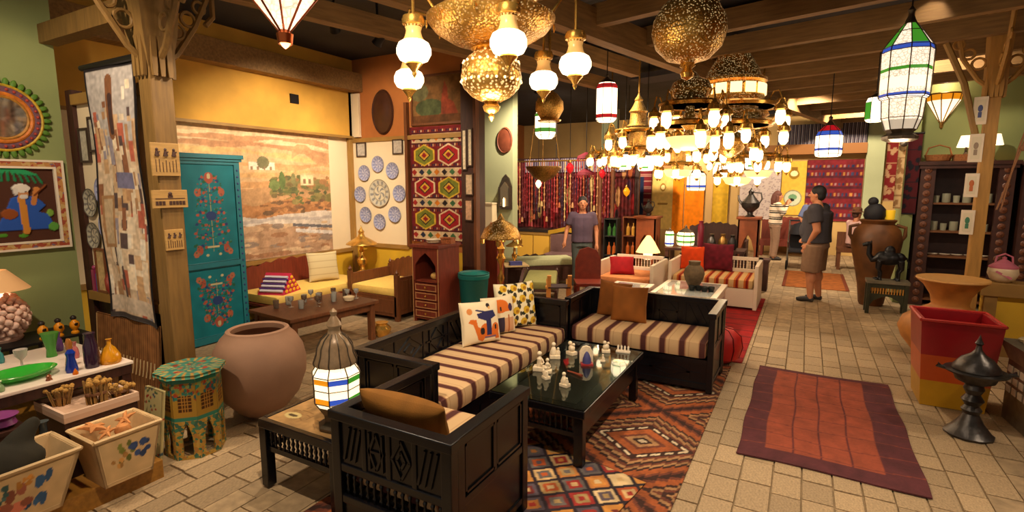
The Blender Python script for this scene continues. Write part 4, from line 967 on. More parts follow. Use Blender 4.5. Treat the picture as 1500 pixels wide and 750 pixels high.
# big clay pot
t = thing('clay_pot', 'large round terracotta pot with a wide dark mouth', 'pot', (-3.55, 2.42, 0))
CLAY = mat('pale_clay', (164, 124, 98), .75, var=.1, scale=5, bump=.08)
MB().lathe([(.10, 0), (.17, .05), (.27, .17), (.325, .32), (.33, .43), (.31, .53), (.265, .61), (.225, .652), (.218, .672), (.20, .68), (.185, .668), (.19, .63), (.24, .59), (.28, .5), (.29, .4), (.27, .25), (.15, .08), (0, .06)], 48).build('body', CLAY, t, True)

# turquoise cabinet
t = thing('turquoise_cabinet', 'tall turquoise cabinet painted with flowers against the mural', 'cabinet', (-5.93, 3.41, 0))
TQ = mat('turquoise_paint', (22, 104, 114), .5, var=.12, scale=8, bump=.03)
MB().box(-.24, -.36, 0, .24, .36, 2.0).build('body', TQ, t)
MB().box(-.26, -.38, 2.0, .275, .385, 2.03).box(-.265, -.39, 2.03, .29, .40, 2.075).build('cornice', TQ, t)
def flowers(W_, H_, flip):
    c = Cv(W_, H_, .007, (22, 104, 114)); c.noise(.08, .1); cx_ = W_/2; r2 = random.Random(3)
    RD = (150, 74, 56); DB2 = (40, 58, 104); GR = (36, 88, 62); CRM = (176, 164, 124)
    c.line((cx_, .12), (cx_, H_-.12), .014, (150, 140, 80))
    for s in (-1, 1):
        for k in range(7):
            y = .18+k*(H_-.34)/6; w2 = (.2-.018*k)
            c.line((cx_, y-.03), (cx_+s*w2, y+.02), .008, GR)
            for q in range(4): c.ell(cx_+s*w2*(.4+.2*q), y+r2.uniform(-.025, .035), .018, .016, [RD, DB2, RD, GR][(q+k) % 4])
        c.ell(cx_+s*.15, .14, .035, .05, RD).ell(cx_+s*.19, .10, .03, .035, (160, 96, 70)).ell(cx_+s*.13, H_*.72, .036, .045, (158, 86, 62)).ell(cx_+s*.07, .08, .016, .016, CRM)
    for q in range(170):
        y_ = r2.uniform(.1, H_-.1); x_ = cx_+r2.uniform(-1, 1)*(.23-.12*y_/H_); c.ell(x_, y_, .009, .008, [GR, RD, DB2, (60, 120, 110), (110, 70, 60)][q % 5])
    c.ell(cx_, H_*.48, .06, .05, DB2).rect(cx_-.07, .16, cx_+.07, .18, CRM).ell(cx_, H_-.14, .05, .06, RD).ell(cx_, H_-.12, .02, .03, CRM)
    if flip: c.c = c.c[::-1].copy()
    return c
sheet('door', flowers(.58, 1.06, False), face_px, PAINTS, t, .02, (.255, -.29, .90)); sheet('door', flowers(.58, .74, True), face_px, PAINTS, t, .02, (.255, -.29, .08))
f = MB().box(.24, -.36, .04, .262, -.295, 2.0).box(.24, .295, .04, .262, .36, 2.0).box(.24, -.295, .84, .265, .295, .895).box(.24, -.295, 1.965, .262, .295, 2.0).box(.24, -.36, 0, .262, .36, .075); f.build('face_frame', TQ, t)
dm = MB().ball((0, 0, 0), .014, 6, 4, (.4, 1, 1)).build('d', mat('navy_dot', (30, 56, 104), .5), None); dme = dm.data; bpy.data.objects.remove(dm)
for s in (-.328, .328):
    for k in range(26): inst('painted_dot', dme, t, (.262, s, .08+k*.073))
# ---------------- lounge with the mural ----------------
W_, H_ = 2.9, 1.68; y0 = 2.64; z0 = .78
c = Cv(W_, H_, .011, (214, 172, 122)); X, Y = c.X+y0, c.Y+z0
wob = lambda s, a, p=0: a*(np.sin(X*s+p)+.5*np.sin(X*s*2.3+1.3*p+1)+.3*np.sin(X*s*5.1+p*2))
c.mask(Y > 2.26+wob(2, .03), (226, 196, 150)); c.mask(Y > 2.38+wob(3, .02, 1), (214, 176, 128))
for k, (zz, col) in enumerate(((2.31, (196, 140, 96)), (2.22, (188, 132, 90)), (2.14, (222, 176, 112)), (2.02, (206, 150, 96)), (1.9, (214, 164, 104)), (1.76, (200, 146, 92)), (1.64, (190, 138, 92)))):
    c.mask(np.abs(Y-zz-wob(1.7, .03, k)) < .03+.012*np.sin(X*5+k), col)
c.mask((Y > 2.0) & (Y < 2.3) & (X > 4.9) & (np.abs(Y-2.16-.08*np.sin(X*9)) < .07), (196, 142, 96))
c.mask((Y < 1.72+wob(2.2, .05, 2)), (176, 132, 88)); c.mask((Y < 1.58+wob(3.1, .05, 3)) & (X > 4.5), (112, 104, 56)); c.mask((Y < 1.50+wob(2.7, .05, 1)), (168, 112, 66))
c.mask((np.abs(Y-1.72-wob(4, .04)) < .07) & (X > 4.55) & (X < 5.5), (116, 108, 62))
r2 = random.Random(12)
for k in range(60): c.ell(r2.uniform(4.55, 5.5)-y0, r2.uniform(1.5, 1.86)-z0, r2.uniform(.03, .08), r2.uniform(.015, .04), [(86, 92, 48), (120, 110, 60), (150, 104, 62), (98, 84, 50), (70, 78, 46)][k % 5])
for k in range(70): c.ell(r2.uniform(4.3, 5.54)-y0, r2.uniform(1.33, 1.52)-z0, r2.uniform(.03, .09), r2.uniform(.012, .035), [(150, 96, 54), (176, 120, 70), (120, 78, 48), (96, 70, 48)][k % 4])
c.mask((Y < 1.36+wob(2, .03, 2)), (200, 188, 176)); c.mask((np.abs(Y-1.27-wob(3, .02)) < .02), (170, 160, 156)); c.mask((Y < 1.22+wob(2.4, .04, 5)-.04*(X-4.2)), (166, 130, 100))
for k in range(60): c.ell(r2.uniform(3.9, 5.54)-y0, r2.uniform(.8, 1.2)-z0, r2.uniform(.05, .16), r2.uniform(.012, .04), [(150, 116, 88), (186, 150, 116), (130, 112, 100), (196, 166, 130), (140, 96, 66)][k % 5])
c.mask((np.abs(Y-1.08+.12*(X-5.2)) < .025) & (X > 4.9), (206, 200, 196)); c.mask((np.abs(Y-1.16+.1*(X-5.2)) < .02) & (X > 4.85), (84, 84, 92))
c.rect(4.24-y0, 1.93-z0, 4.62-y0, 2.03-z0, (232, 220, 196)); c.ell(4.45-y0, 2.03-z0, .09, .08, (110, 108, 72))
for k in range(4): c.rect(4.27+k*.09-y0, 1.94-z0, 4.30+k*.09-y0, 1.98-z0, (140, 110, 80))
c.rect(5.02-y0, 1.74-z0, 5.24-y0, 1.88-z0, (222, 196, 150)); c.rect(5.06-y0, 1.76-z0, 5.10-y0, 1.82-z0, (120, 86, 60)); c.rect(5.15-y0, 1.76-z0, 5.19-y0, 1.82-z0, (120, 86, 60))
c.ell(4.72-y0, 1.80-z0, .05, .12, (80, 104, 52)).ell(4.6-y0, 1.74-z0, .08, .07, (96, 116, 60)).ell(4.9-y0, 1.82-z0, .04, .08, (110, 110, 66))
c.c = c.c*.84+np.array((214, 190, 166))*.16
c.noise(.10, .05); c.noise(.07, .015)
o = sheet('mural', c, face_px, PAINT, None, .012, (-6.187, y0, z0)); tag(o, 'large desert landscape mural with river and white domed house', 'mural')

def carved_back(L, h0, h1):
    pts = [(-L/2, h0)]; n = 24
    for i in range(n+1):
        x = -L/2+L*i/n; q = abs(2*i/n-1); pts.append((x, h1-.10*q**1.5+.018*math.sin(i*2.1)))
    pts.append((L/2, h0)); return pts
def daybed(name, label, loc, rz, L, D, wood, cmat, back_h, cl, arms=(1, 1), seat=.31, group=None, cush_label=None):
    t = thing(name, label, 'bench', loc, rz, group)
    MB().prism(carved_back(L, .2, back_h), D/2-.04, D/2).build('carved_back', wood, t)
    MB().box(-L/2, -D/2, .06, L/2, -D/2+.03, seat).build('front_panel', wood, t)
    MB().box(-L/2, -D/2+.03, seat-.03, L/2, D/2-.04, seat).build('seat_board', wood, t)
    for k in range(int(L/.3)): 
        w2 = L/int(L/.3); MB().box(-L/2+k*w2+.03, -D/2-.01, .10, -L/2+(k+1)*w2-.03, -D/2, seat-.04).build('front_tile', wood, t, bevel=.004)
    for s in (-1, 1):
        for yy in (-D/2, D/2-.05): MB().box(s*L/2-.03, yy, 0, s*L/2+.03, yy+.05, .1 if not arms[(s+1)//2] else (back_h-.12)).lathe([(.02, 0), (.03, .03), (.01, .06), (0, .08)], 10, (s*L/2, yy+.025, .1 if not arms[(s+1)//2] else (back_h-.12))).build('leg', wood, t)
        if arms[(s+1)//2]:
            MB().box(s*L/2-.018, -D/2+.05, .08, s*L/2+.018, D/2-.05, back_h-.16).build('arm_panel', wood, t)
            for k in range(4): MB().box(s*L/2+s*.018-.006, -D/2+.08+k*(D-.16)/4, .14, s*L/2+s*.018+.006, -D/2+.05+(k+1)*(D-.16)/4, back_h-.2).build('arm_tile', wood, t, bevel=.003)
    o = MB().box(-L/2+.025, -D/2+.01, 0, L/2-.025, D/2-.05, .11).build('seat_pad', cmat, None, True, (loc[0], loc[1], loc[2]+seat), (0, 0, rz), bevel=.035); tag(o, cush_label, 'cushion')
    return t
YC = mat('yellow_cloth', (226, 188, 96), .9, var=.05, scale=30, bump=.05)
daybed('carved_bench', 'long red brown carved bench with a yellow seat under the mural', (-5.76, 4.70, 0), PI/2, 1.60, .80, REDW, YC, .76, 'x', (0, 0), .32, cush_label='long yellow seat pad on the bench under the mural')
daybed('carved_bench', 'carved brown bench with yellow seat below the plates', (-4.90, 5.42, 0), 0, .82, .84, MIDW, YC, .72, 'x', (1, 1), .32, cush_label='yellow seat pad on the bench below the plates')
# triangular cushion
t = thing('triangle_cushion', 'triangular cushion in pink, purple and yellow on the bench', 'cushion', (-5.62, 4.16, .43), .35)
MB().prism([(-.19, 0), (.19, 0), (0, .24)], -.17, .17, 'x').build('cushion_body', mat('magenta_cloth', (196, 36, 70), .8), t)
for k in range(4):
    for j in range(4-k): MB().ball((.172, -.12+j*.08+k*.04, .035+k*.052), .028, 8, 5, (.25, 1.1, .8)).build('yellow_roll', mat('yellow_roll', (240, 176, 30), .8), t)
for k in range(4): MB().cb(0, -.165+k*.038, .045+k*.05, .3, .02, .03, rx=-.9).build('white_stripe', mat('stripe_cloth', (200, 190, 200), .8), t)
for k in range(3): MB().cb(0, -.15+k*.038, .07+k*.05, .34, .014, .012, rx=-.9).build('purple_stripe', mat('purple_cloth', (80, 40, 120), .8), t)
c = Cv(.42, .40, .01, (196, 178, 136)); c.mask((c.Y*100).astype(int) % 9 == 0, (170, 150, 110))
pillow('cushion', 'cream ribbed square cushion on the bench under the mural', c, .13, (-5.72, 4.95, .435), PI/2-.35, .2)
# corner lamp
def oil_lamp(label, loc, sc_, group=None, glow=True):
    t = thing('brass_lamp', label, 'lamp', loc, 0, group); t.scale = (sc_,)*3
    MB().lathe([(.10, 0), (.11, .02), (.04, .05), (.03, .1), (.07, .16), (.08, .22), (.04, .28), (.03, .34), (.05, .36), (.03, .38), (.025, .46)], 20).build('stem', BRASS, t, True)
    MB().lathe([(.24, .46), (.23, .48), (.15, .53), (.06, .58), (.04, .63), (.05, .66), (.02, .70), (.0, .76)], 24).build('brass_shade', BRASS, t, True)
    MB().lathe([(.04, .44), (.05, .47), (.0, .50)], 12).build('bulb', GLOW, t, True)
    return t
o = thing('corner_table', 'small dark corner table under the brass lamp between the benches', 'table', (-5.74, 5.80-.12, 0))
MB().box(-.16, -.14, .40, .16, .2, .43).build('top', MIDW, o)
for a_ in (-.14, .14):
    for b_ in (-.12, .18): MB().box(a_-.015, b_-.015, 0, a_+.015, b_+.015, .40).build('leg', MIDW, o)
oil_lamp('brass oil lamp with a wide dome shade in the lounge corner', (-5.74, 5.68, .43), .95)
# low table with glasses
t = thing('low_table', 'long low brown wooden table covered with small glasses', 'table', (-4.575, 3.83, 0), math.radians(-6))
MB().box(-.38, -.55, .42, .38, .55, .455).build('top', MIDW, t, bevel=.006)
MB().box(-.33, -.5, .34, .33, -.47, .42).box(-.33, .47, .34, .33, .5, .42).box(.30, -.47, .34, .33, .47, .42).box(-.33, -.47, .34, -.30, .47, .42).build('apron', MIDW, t)
for a_ in (-.31, .31):
    for b_ in (-.48, .48): MB().box(a_-.03, b_-.03, 0, a_+.03, b_+.03, .42).build('leg', MIDW, t)
gl = [('clear', [(.022, 0), (.026, .002), (.03, .09), (.027, .09), (.022, .006), (0, .006)]), ('stem', [(.028, 0), (.004, .006), (.004, .05), (.028, .075), (.03, .11), (.027, .11), (.02, .075), (0, .058)])]
GTZ = mat('tinted_glass', (190, 170, 150), .06, trans=.8)
spots_ = [(-4.80, 3.50), (-4.72, 3.62), (-4.84, 3.68), (-4.66, 3.74), (-4.78, 3.84), (-4.62, 3.90), (-4.72, 4.0), (-4.84, 3.98), (-4.60, 4.10), (-4.70, 4.18), (-4.52, 4.02), (-4.50, 4.20), (-4.62, 4.28), (-4.44, 4.28), (-4.56, 3.62), (-4.50, 3.78)]
nm_ = ['nearest the pot', 'second from the near end', 'at the bench edge, near end', 'third along the middle row', 'in the middle of the bench edge', 'in the middle of the table', 'past the middle of the table', 'at the bench edge, far half', 'in the far half, middle row', 'near the far end, bench side', 'on the aisle side, far half', 'on the aisle side near the far end', 'at the far end of the table', 'at the far aisle corner', 'on the aisle side, near end', 'on the aisle side, middle']
for k, (x_, y_) in enumerate(spots_): vessel('drinking_glass', ['small straight clear glass', 'small stemmed glass'][k % 2]+' on the low table, '+nm_[k], gl[k % 2][1], GTZ if k % 3 == 0 else GLASSC, (x_, y_, .455), 14, 'glass', 'glasses on the low table')
vessel('pottery_bowl', 'small pale bowl at the far end of the low table', [(.03, 0), (.05, .01), (.065, .05), (.06, .05), (.04, .015), (0, .012)], CREAM, (-4.40, 4.13, .455), 18, 'bowl')
vessel('brass_pot', 'small brass pot on the floor under the low table', [(.05, 0), (.1, .05), (.11, .1), (.06, .15), (.08, .17), (.07, .17)], BRASS, (-4.20, 4.42, 0), 20, 'pot')
# plates and frames
for k, (x_, z_) in enumerate(((-5.61, 2.05), (-5.33, 1.95), (-5.21, 1.62), (-5.31, 1.31), (-5.61, 1.19), (-5.89, 1.29), (-5.99, 1.60), (-5.89, 1.92))):
    plate('blue plate in the ring of plates, '+['top one', 'upper right one', 'right hand one', 'lower right one', 'bottom one', 'lower left one', 'left hand one', 'upper left one'][k], (x_, 5.958, z_), .118, BLUEP)
plate('large pale plate at the centre of the plate ring', (-5.60, 5.958, 1.62), .205, [(206, 196, 170), (190, 184, 166), (130, 130, 130), (160, 150, 130)])
small_frame('small dark framed tile above the plate ring, left of two', (-5.94, 5.958, 2.18), .16, .18, col=(180, 172, 160))
small_frame('small dark framed tile above the plate ring, right of two', (-5.22, 5.958, 2.20), .16, .18, col=(182, 172, 158))
o = MB().lathe([(0, .022), (.10, .02), (.12, .01), (.20, .012), (.21, .03), (.225, .0)], 32, M=Matrix.Rotation(PI/2, 3, 'X'), sx=.92, sy=1.45).build('oval_tray', mat('dark_oval_wood', (66, 34, 20), .45, var=.2, scale=10), None, True, (-5.52, 5.988, 2.80)); tag(o, 'large dark oval wooden tray above the plates', 'tray')
# red kilim on the wall
c = Cv(.93, 1.62, .007, (108, 26, 28)); NV2 = (40, 44, 66); W2_ = (194, 168, 130)
for zz in (1.46, .99, .56, .10):
    for k in range(30): c.rect(k*.031, zz-.12, k*.031+.016, zz-.085, [NV2, W2_, (150, 70, 40), (60, 30, 40)][k % 4]); c.rect(k*.031+.01, zz+.085, k*.031+.03, zz+.115, [(60, 30, 40), NV2, W2_, (150, 70, 40)][k % 4])
    c.rect(0, zz-.06, .93, zz+.06, W2_)
    for k in range(7): c.dia(.07+k*.132, zz, .05, .045, [(150, 40, 36), NV2, (60, 96, 60), (190, 110, 30), BK, (60, 96, 60), (150, 40, 36)][k])
    c.rect(0, zz-.08, .93, zz-.065, (60, 26, 30)); c.rect(0, zz+.065, .93, zz+.08, (60, 26, 30))
for j, zz in enumerate((1.225, .775, .33)):
    for k, xx in enumerate((.25, .67)):
        a_, b_ = ((112, 116, 40), (196, 160, 50)) if (j+k) % 2 == 0 else ((150, 30, 34), (206, 180, 140))
        m_ = (np.maximum(abs(c.X-xx)*1.0, abs(c.X-xx)*.55+abs(c.Y-zz)*1.15) < .18); c.mask(m_, b_)
        m_ = (np.maximum(abs(c.X-xx)*1.0, abs(c.X-xx)*.55+abs(c.Y-zz)*1.15) < .155); c.mask(m_, a_)
        c.dia(xx, zz, .11, .09, BK).dia(xx, zz, .09, .07, (196, 150, 50)).dia(xx, zz, .05, .04, (140, 30, 34))
c.rect(0, 0, .03, 1.62, (90, 24, 30)).rect(.9, 0, .93, 1.62, (90, 24, 30)); c.noise(.12, .03)
o = sheet('wall_kilim', c, face_my, PAINT, None, .01, (-5.0, 5.958, .93)); tag(o, 'red and white kilim with diamond medallions hanging on the lounge wall', 'textile')
c = Cv(.84, .62, .012, (112, 78, 42)); c.ell(.3, .2, .25, .12, (70, 76, 46)).ell(.12, .42, .16, .12, (96, 92, 60)).poly([(.5, .1), (.5, .3), (.53, .45), (.56, .55), (.6, .45), (.62, .3), (.7, .26), (.78, .1)], (130, 58, 36)).rect(0, 0, .84, .1, (90, 56, 30)); c.noise(.2, .08); c.noise(.1, .02)
t = thing('dim_painting', 'dim painting of a red tower above the red wall kilim', 'painting', (-4.95, 5.985, 2.60)); sheet('canvas', c, face_my, PAINT, t, .01, (0, -.006, 0))
MB().box(-.03, -.02, -.03, .87, 0, 0).box(-.03, -.02, .62, .87, 0, .65).box(-.03, -.02, 0, 0, 0, .62).box(.84, -.02, 0, .87, 0, .62).build('frame', MIDW, t)
# frames on the column; the two tall strips are painted lamp reflections
for k, (x_, z_, w2, h2, cc) in enumerate(((-3.99, 1.95, .05, .5, (226, 206, 170)), (-3.90, 2.0, .05, .46, (226, 206, 170)), (-3.92, 1.62, .10, .26, (206, 176, 140)), (-3.93, 1.28, .10, .26, (206, 160, 124)))):
    small_frame(['tall narrow pale framed strip on the dark column, left one', 'tall narrow pale framed strip on the dark column, right one', 'pale framed print on the dark column, middle height', 'pinkish framed print on the dark column, lowest'][k], (x_, 5.858, z_), w2, h2, col=cc, fc=(70, 48, 36))
# drawer cabinet
t = thing('drawer_cabinet', 'narrow inlaid wooden cabinet with an arched niche over four drawers', 'cabinet', (-4.125, 5.37, 0)); a_, b_ = .205, .225; INL = mat('inlay', (176, 126, 80), .5)
MB().box(-a_, -b_+.02, 0, -a_+.03, b_, .96).box(a_-.03, -b_+.02, 0, a_, b_, .96).box(-a_+.03, b_-.02, 0, a_-.03, b_, .96).box(-a_+.03, -b_+.02, .52, a_-.03, b_-.02, .54).box(-a_+.03, -b_+.02, .04, a_-.03, b_-.02, .06).build('body', REDW, t)
MB().box(-a_-.02, -b_-.02, .96, a_+.02, b_+.02, 1.0).build('top', REDW, t, bevel=.005)
pz = MB()
for s in (-1, 1): pz.prism([(s*a_, .54), (s*(a_-.04), .54), (s*(a_-.045), .74), (s*.08, .84), (0, .90), (0, .96), (s*a_, .96)], -b_, -b_+.022)
pz.build('arched_niche', REDW, t)
for k in range(4):
    z_ = .07+k*.112; d = MB().box(-a_+.03, -b_, z_, a_-.03, -b_+.03, z_+.10).build('drawer', REDW, t)
    MB().box(-a_+.04, -b_-.004, z_+.008, a_-.04, -b_, z_+.018).box(-a_+.04, -b_-.004, z_+.082, a_-.04, -b_, z_+.092).box(-a_+.04, -b_-.004, z_+.018, -a_+.05, -b_, z_+.082).box(a_-.05, -b_-.004, z_+.018, a_-.04, -b_, z_+.082).build('inlay_line', INL, d)
    MB().ball((0, -b_-.012, z_+.05), .014).build('knob', BRASS, d, True)
MB().box(-a_, -b_-.003, 0, -a_+.012, -b_, .96).box(a_-.012, -b_-.003, 0, a_, -b_, .96).build('inlay_edge', INL, t)
o = MB().ball((0, 0, .045), .05, sc=(1.2, .8, .9)).build('straw_ornament', mat('straw', (196, 150, 80), .9, var=.3, scale=30), None, True, (-4.10, 5.30, .54)); tag(o, 'straw ornament inside the arched niche', 'ornament')
vessel('stacked_saucers', 'stack of white saucers on top of the inlaid cabinet', [(.05, 0), (.09, .015), (.06, .018), (.095, .032), (.06, .035), (.1, .05), (0, .04)], WHITE, (-4.15, 5.36, 1.0), 24, 'saucers')
o = MB().box(-.08, -.05, 0, .08, .05, .07).box(-.085, -.055, .06, .085, .055, .075).build('inlaid_box', mat('inlaid_box', (160, 90, 50), .5, var=.5, scale=50), None, loc=(-3.98, 5.44, 1.0)); tag(o, 'small inlaid box on top of the cabinet', 'box')
# teal bin
t = thing('teal_bin', 'dark teal round bin beside the inlaid cabinet', 'bin', (-3.685, 5.58, 0))
MB().lathe([(.15, 0), (.155, .02), (.195, .60), (.205, .62), (.195, .625), (.18, .60), (.14, .03), (0, .03)], 28).build('bucket', mat('teal_plastic', (0, 92, 88), .45), t, True)
MB().lathe([(.197, .55), (.203, .555), (.205, .60), (.2, .605)], 28).build('rim_band', mat('teal_rim', (6, 106, 100), .45), t, True)
# brass floor lamp
t = thing('brass_floor_lamp', 'tall brass floor lamp with a pierced dome shade behind the long sofa', 'lamp', (-3.2, 5.45, 0))
MB().lathe([(.15, 0), (.15, .02), (.05, .05), (.03, .12), (.045, .2), (.02, .26), (.02, .55), (.045, .62), (.02, .68), (.02, .78), (.06, .86), (.03, .92), (.05, .98), (.02, 1.03), (.015, 1.1)], 18).build('stem', BRASS, t, True)
MB().lathe([(.24, 1.10), (.245, 1.12), (.20, 1.22), (.12, 1.29), (.05, 1.32), (.03, 1.36), (.0, 1.41)], 24).build('pierced_shade', PLIT2, t, True)
MB().ball((0, 0, 1.13), .04).build('bulb', GLOW2, t, True); lamp('bulb_light', (0, 0, 1.05), 8, parent=t)
for k in range(4): a = k*PI/2+.4; MB().lathe([(.0, 1.02), (.03, 1.04), (.03, 1.09), (.0, 1.11)], 10, (.23*math.cos(a), .23*math.sin(a), 0)).build('pendant', BRASS, t, True)

# ---------------- seating behind the lounge ----------------
OL = mat('olive_cloth', (132, 128, 72), .9, var=.08, scale=30); OL2 = mat('pale_green_cloth', (176, 176, 132), .9, var=.08, scale=30)
daybed('dark_daybed', 'dark wooden daybed with olive cushion behind the long black sofa', (-3.38, 6.90, 0), math.radians(113), 1.1, .52, DARKW, OL, .50, 'x', (0, 1), .30, cush_label='olive green seat pad on the dark daybed')
daybed('dark_daybed', 'dark wooden daybed with pale green cushion by the yellow counter', (-4.15, 8.35, 0), math.radians(42), 1.35, .62, DARKW, OL2, .47, 'x', (0, 0), .34, cush_label='pale green seat pad on the far daybed')
t = thing('side_table', 'small pale topped table with a blue box and lamp between daybeds', 'table', (-4.15, 7.52, 0), .7)
MB().box(-.2, -.2, .42, .2, .2, .445).build('top', mat('pale_top', (200, 170, 120), .5), t)
for a_ in (-.17, .17):
    for b_ in (-.17, .17): MB().box(a_-.02, b_-.02, 0, a_+.02, b_+.02, .42).build('leg', DARKW, t)
oil_lamp('small brass lamp with a white glowing top on the side table', (-4.19, 7.58, .445), .62)
o = MB().box(-.1, -.06, 0, .1, .06, .05).box(-.102, -.062, .05, .102, .062, .056).build('blue_box', mat('indigo_box', (70, 70, 130), .6), None, loc=(-4.08, 7.42, .445), rot=(0, 0, .7)); tag(o, 'indigo box lying on the side table between the daybeds', 'box')
t = thing('leather_chair', 'red brown carved chair with a rounded leather back near the brown cushions', 'chair', (-2.55, 6.75, 0), .5)
MB().prism([(-.18, .40), (.18, .40), (.18, .70), (.12, .84), (0, .88), (-.12, .84), (-.18, .70)], .14, .18).build('backrest', mat('red_leather', (112, 40, 24), .4, var=.2, scale=14), t)
MB().box(-.2, -.2, .38, .2, .2, .43).build('seat', MATS['red_leather'], t, bevel=.01)
for a_ in (-.17, .17):
    for b_ in (-.17, .17): MB().box(a_-.02, b_-.02, 0, a_+.02, b_+.02, .38).build('leg', REDW, t)
t = thing('wooden_easel_stool', 'folding stool of pale wooden slats behind the gap between the sofas', 'stool', (-2.72, 6.10, 0), .5); PW = mat('pale_pine', (200, 136, 60), .6, var=.1, scale=8)
for a_ in (-.13, .13):
    MB().cb(a_, -.05, .30, .05, .03, .64, rx=.25).build('slat_leg', PW, t); MB().cb(a_, .05, .26, .05, .03, .54, rx=-.25).build('slat_leg', PW, t)
MB().box(-.17, -.02, .42, .17, .02, .45).build('cross_bar', PW, t); MB().box(-.14, -.12, .44, .14, .12, .455).build('seat', mat('dark_sling', (50, 30, 30), .8), t)
t = thing('glass_stand', 'dark wire stand of clear glasses in the gap between the sofas', 'stand', (-2.22, 5.35, 0))
MB().box(-.16, -.16, .34, .16, .16, .36).box(-.16, -.16, .08, .16, .16, .10).build('shelf', IRON, t)
for a_ in (-.15, .15):
    for b_ in (-.15, .15): MB().box(a_-.01, b_-.01, 0, a_+.01, b_+.01, .34).build('leg', IRON, t)
for k, (x_, y_) in enumerate(((-2.30, 5.27), (-2.20, 5.30), (-2.12, 5.38), (-2.27, 5.42))): vessel('drinking_glass', 'clear glass on the wire stand, '+['front left', 'front middle', 'right', 'back'][k], gl[k % 2][1], GLASSC, (x_, y_, .36), 14, 'glass', 'glasses on the wire stand')

# counter with hanging strands
t = thing('shop_counter', 'yellow fronted counter with a dark top under hanging strands', 'counter', (-4.98, 10.25, 0))
MB().box(-.62, 0, 0, .62, .4, .72).build('body', DARKW, t); MB().box(-.66, -.04, .72, .66, .42, .78).build('top', mat('dark_counter', (46, 40, 38), .3), t)
for k in range(3): MB().box(-.6+k*.4, -.015, .06, -.22+k*.4, 0, .66).build('front_panel', mat('lit_yellow_panel', (228, 176, 66), .6), t)  # front panels share one even yellow
MB().box(-.62, -.03, .66, .62, 0, .72).build('front_moulding', GOLDW, t)
t = thing('hanging_rail', 'brass rail from which beaded strands hang over the counter', 'rail', (-4.75, 10.45, 2.25)); MB().tube([(-1.0, 0, 0), (1.35, 0, 0)], .018).build('bar', DBRASS, t)
for s in (-1.0, 0, 1.35): MB().tube([(s, 0, 0), (s, 0, 1.35)], .008).build('hanger', IRON, t)
pal2 = [(150, 34, 36), (120, 30, 40), (176, 90, 50), (206, 170, 110), (90, 30, 36), (160, 60, 60), (70, 40, 60), (196, 140, 90), (140, 24, 30), (56, 36, 40)]
r2 = random.Random(21)
PN = ['crimson', 'maroon', 'copper', 'cream', 'dark red', 'rose', 'plum', 'tan', 'scarlet', 'blackish']
O1 = 'first second third fourth fifth sixth seventh eighth ninth tenth eleventh twelfth thirteenth fourteenth fifteenth sixteenth seventeenth eighteenth nineteenth'.split()
ORD = O1+['twentieth']+['twenty-'+q for q in O1[:9]]+['thirtieth']+['thirty-'+q for q in O1[:9]]
for k in range(38):
    x_ = -5.70+k*.061; ln = r2.uniform(.85, 1.42); m_ = mat('strand%d' % (k*7 % 10), pal2[k*7 % 10], .6, var=.4, scale=40)
    t = thing('beaded_strand', '%s beaded strand over the counter, %s from the left end of the rail' % (PN[k*7 % 10], ORD[k]), 'strand', (x_, 10.45, 2.235), 0, 'beaded strands over the counter')
    b = MB().tube([(0, 0, 0), (0, 0, -ln)], .010, 5)
    for q in range(7): b.ball((0, 0, -ln*(q+1)/7.5), .022, 6, 5, (1, 1, 1.6))
    b.build('beads', m_, t); MB().lathe([(.0, -ln-.12), (.03, -ln-.11), (.022, -ln-.03), (.012, -ln)], 8).build('tassel', mat('strand%d' % ((k*7+3) % 10), pal2[(k*7+3) % 10], .8), t)
VAL = stripe_mat('violet_striped_cloth', .11, [(0, (120, 110, 140)), (.35, (206, 190, 190)), (.5, (90, 76, 110)), (.75, (190, 176, 180))])
o = MB(); 
for k in range(24): o.box(-1.05+k*.1, -.015+.02*(k % 2), 0, -.95+k*.1, .005+.02*(k % 2), .30)
tag(o.build('striped_valance', VAL, None, loc=(-4.75, 10.99, 2.02)), 'violet and white striped valance behind the beaded strands', 'valance')
c = plain(3.0, 1.5, (96, 34, 34), .3)
for k in range(34): c.rect(r2.random()*3, r2.random()*1.5, r2.random()*3, .1, (150, 60, 40)) if False else c.ell(r2.random()*3, r2.random()*1.5, .05, .22, pal2[k % 10])
o = sheet('red_hanging', c, face_my, PAINT, None, .02, (-6.2, 11.03, .75)); tag(o, 'large mottled dark red hanging behind the counter strands', 'textile')
t = thing('room_divider', 'dark wooden divider with plinth carrying the red hanging', 'divider', (-4.7, 11.05, 0)); MB().box(-1.6, 0, 0, 1.6, .3, .74).build('plinth', DARKW, t); MB().box(-1.6, .0, .74, 1.6, .06, 2.35).build('panel', DARKW, t)
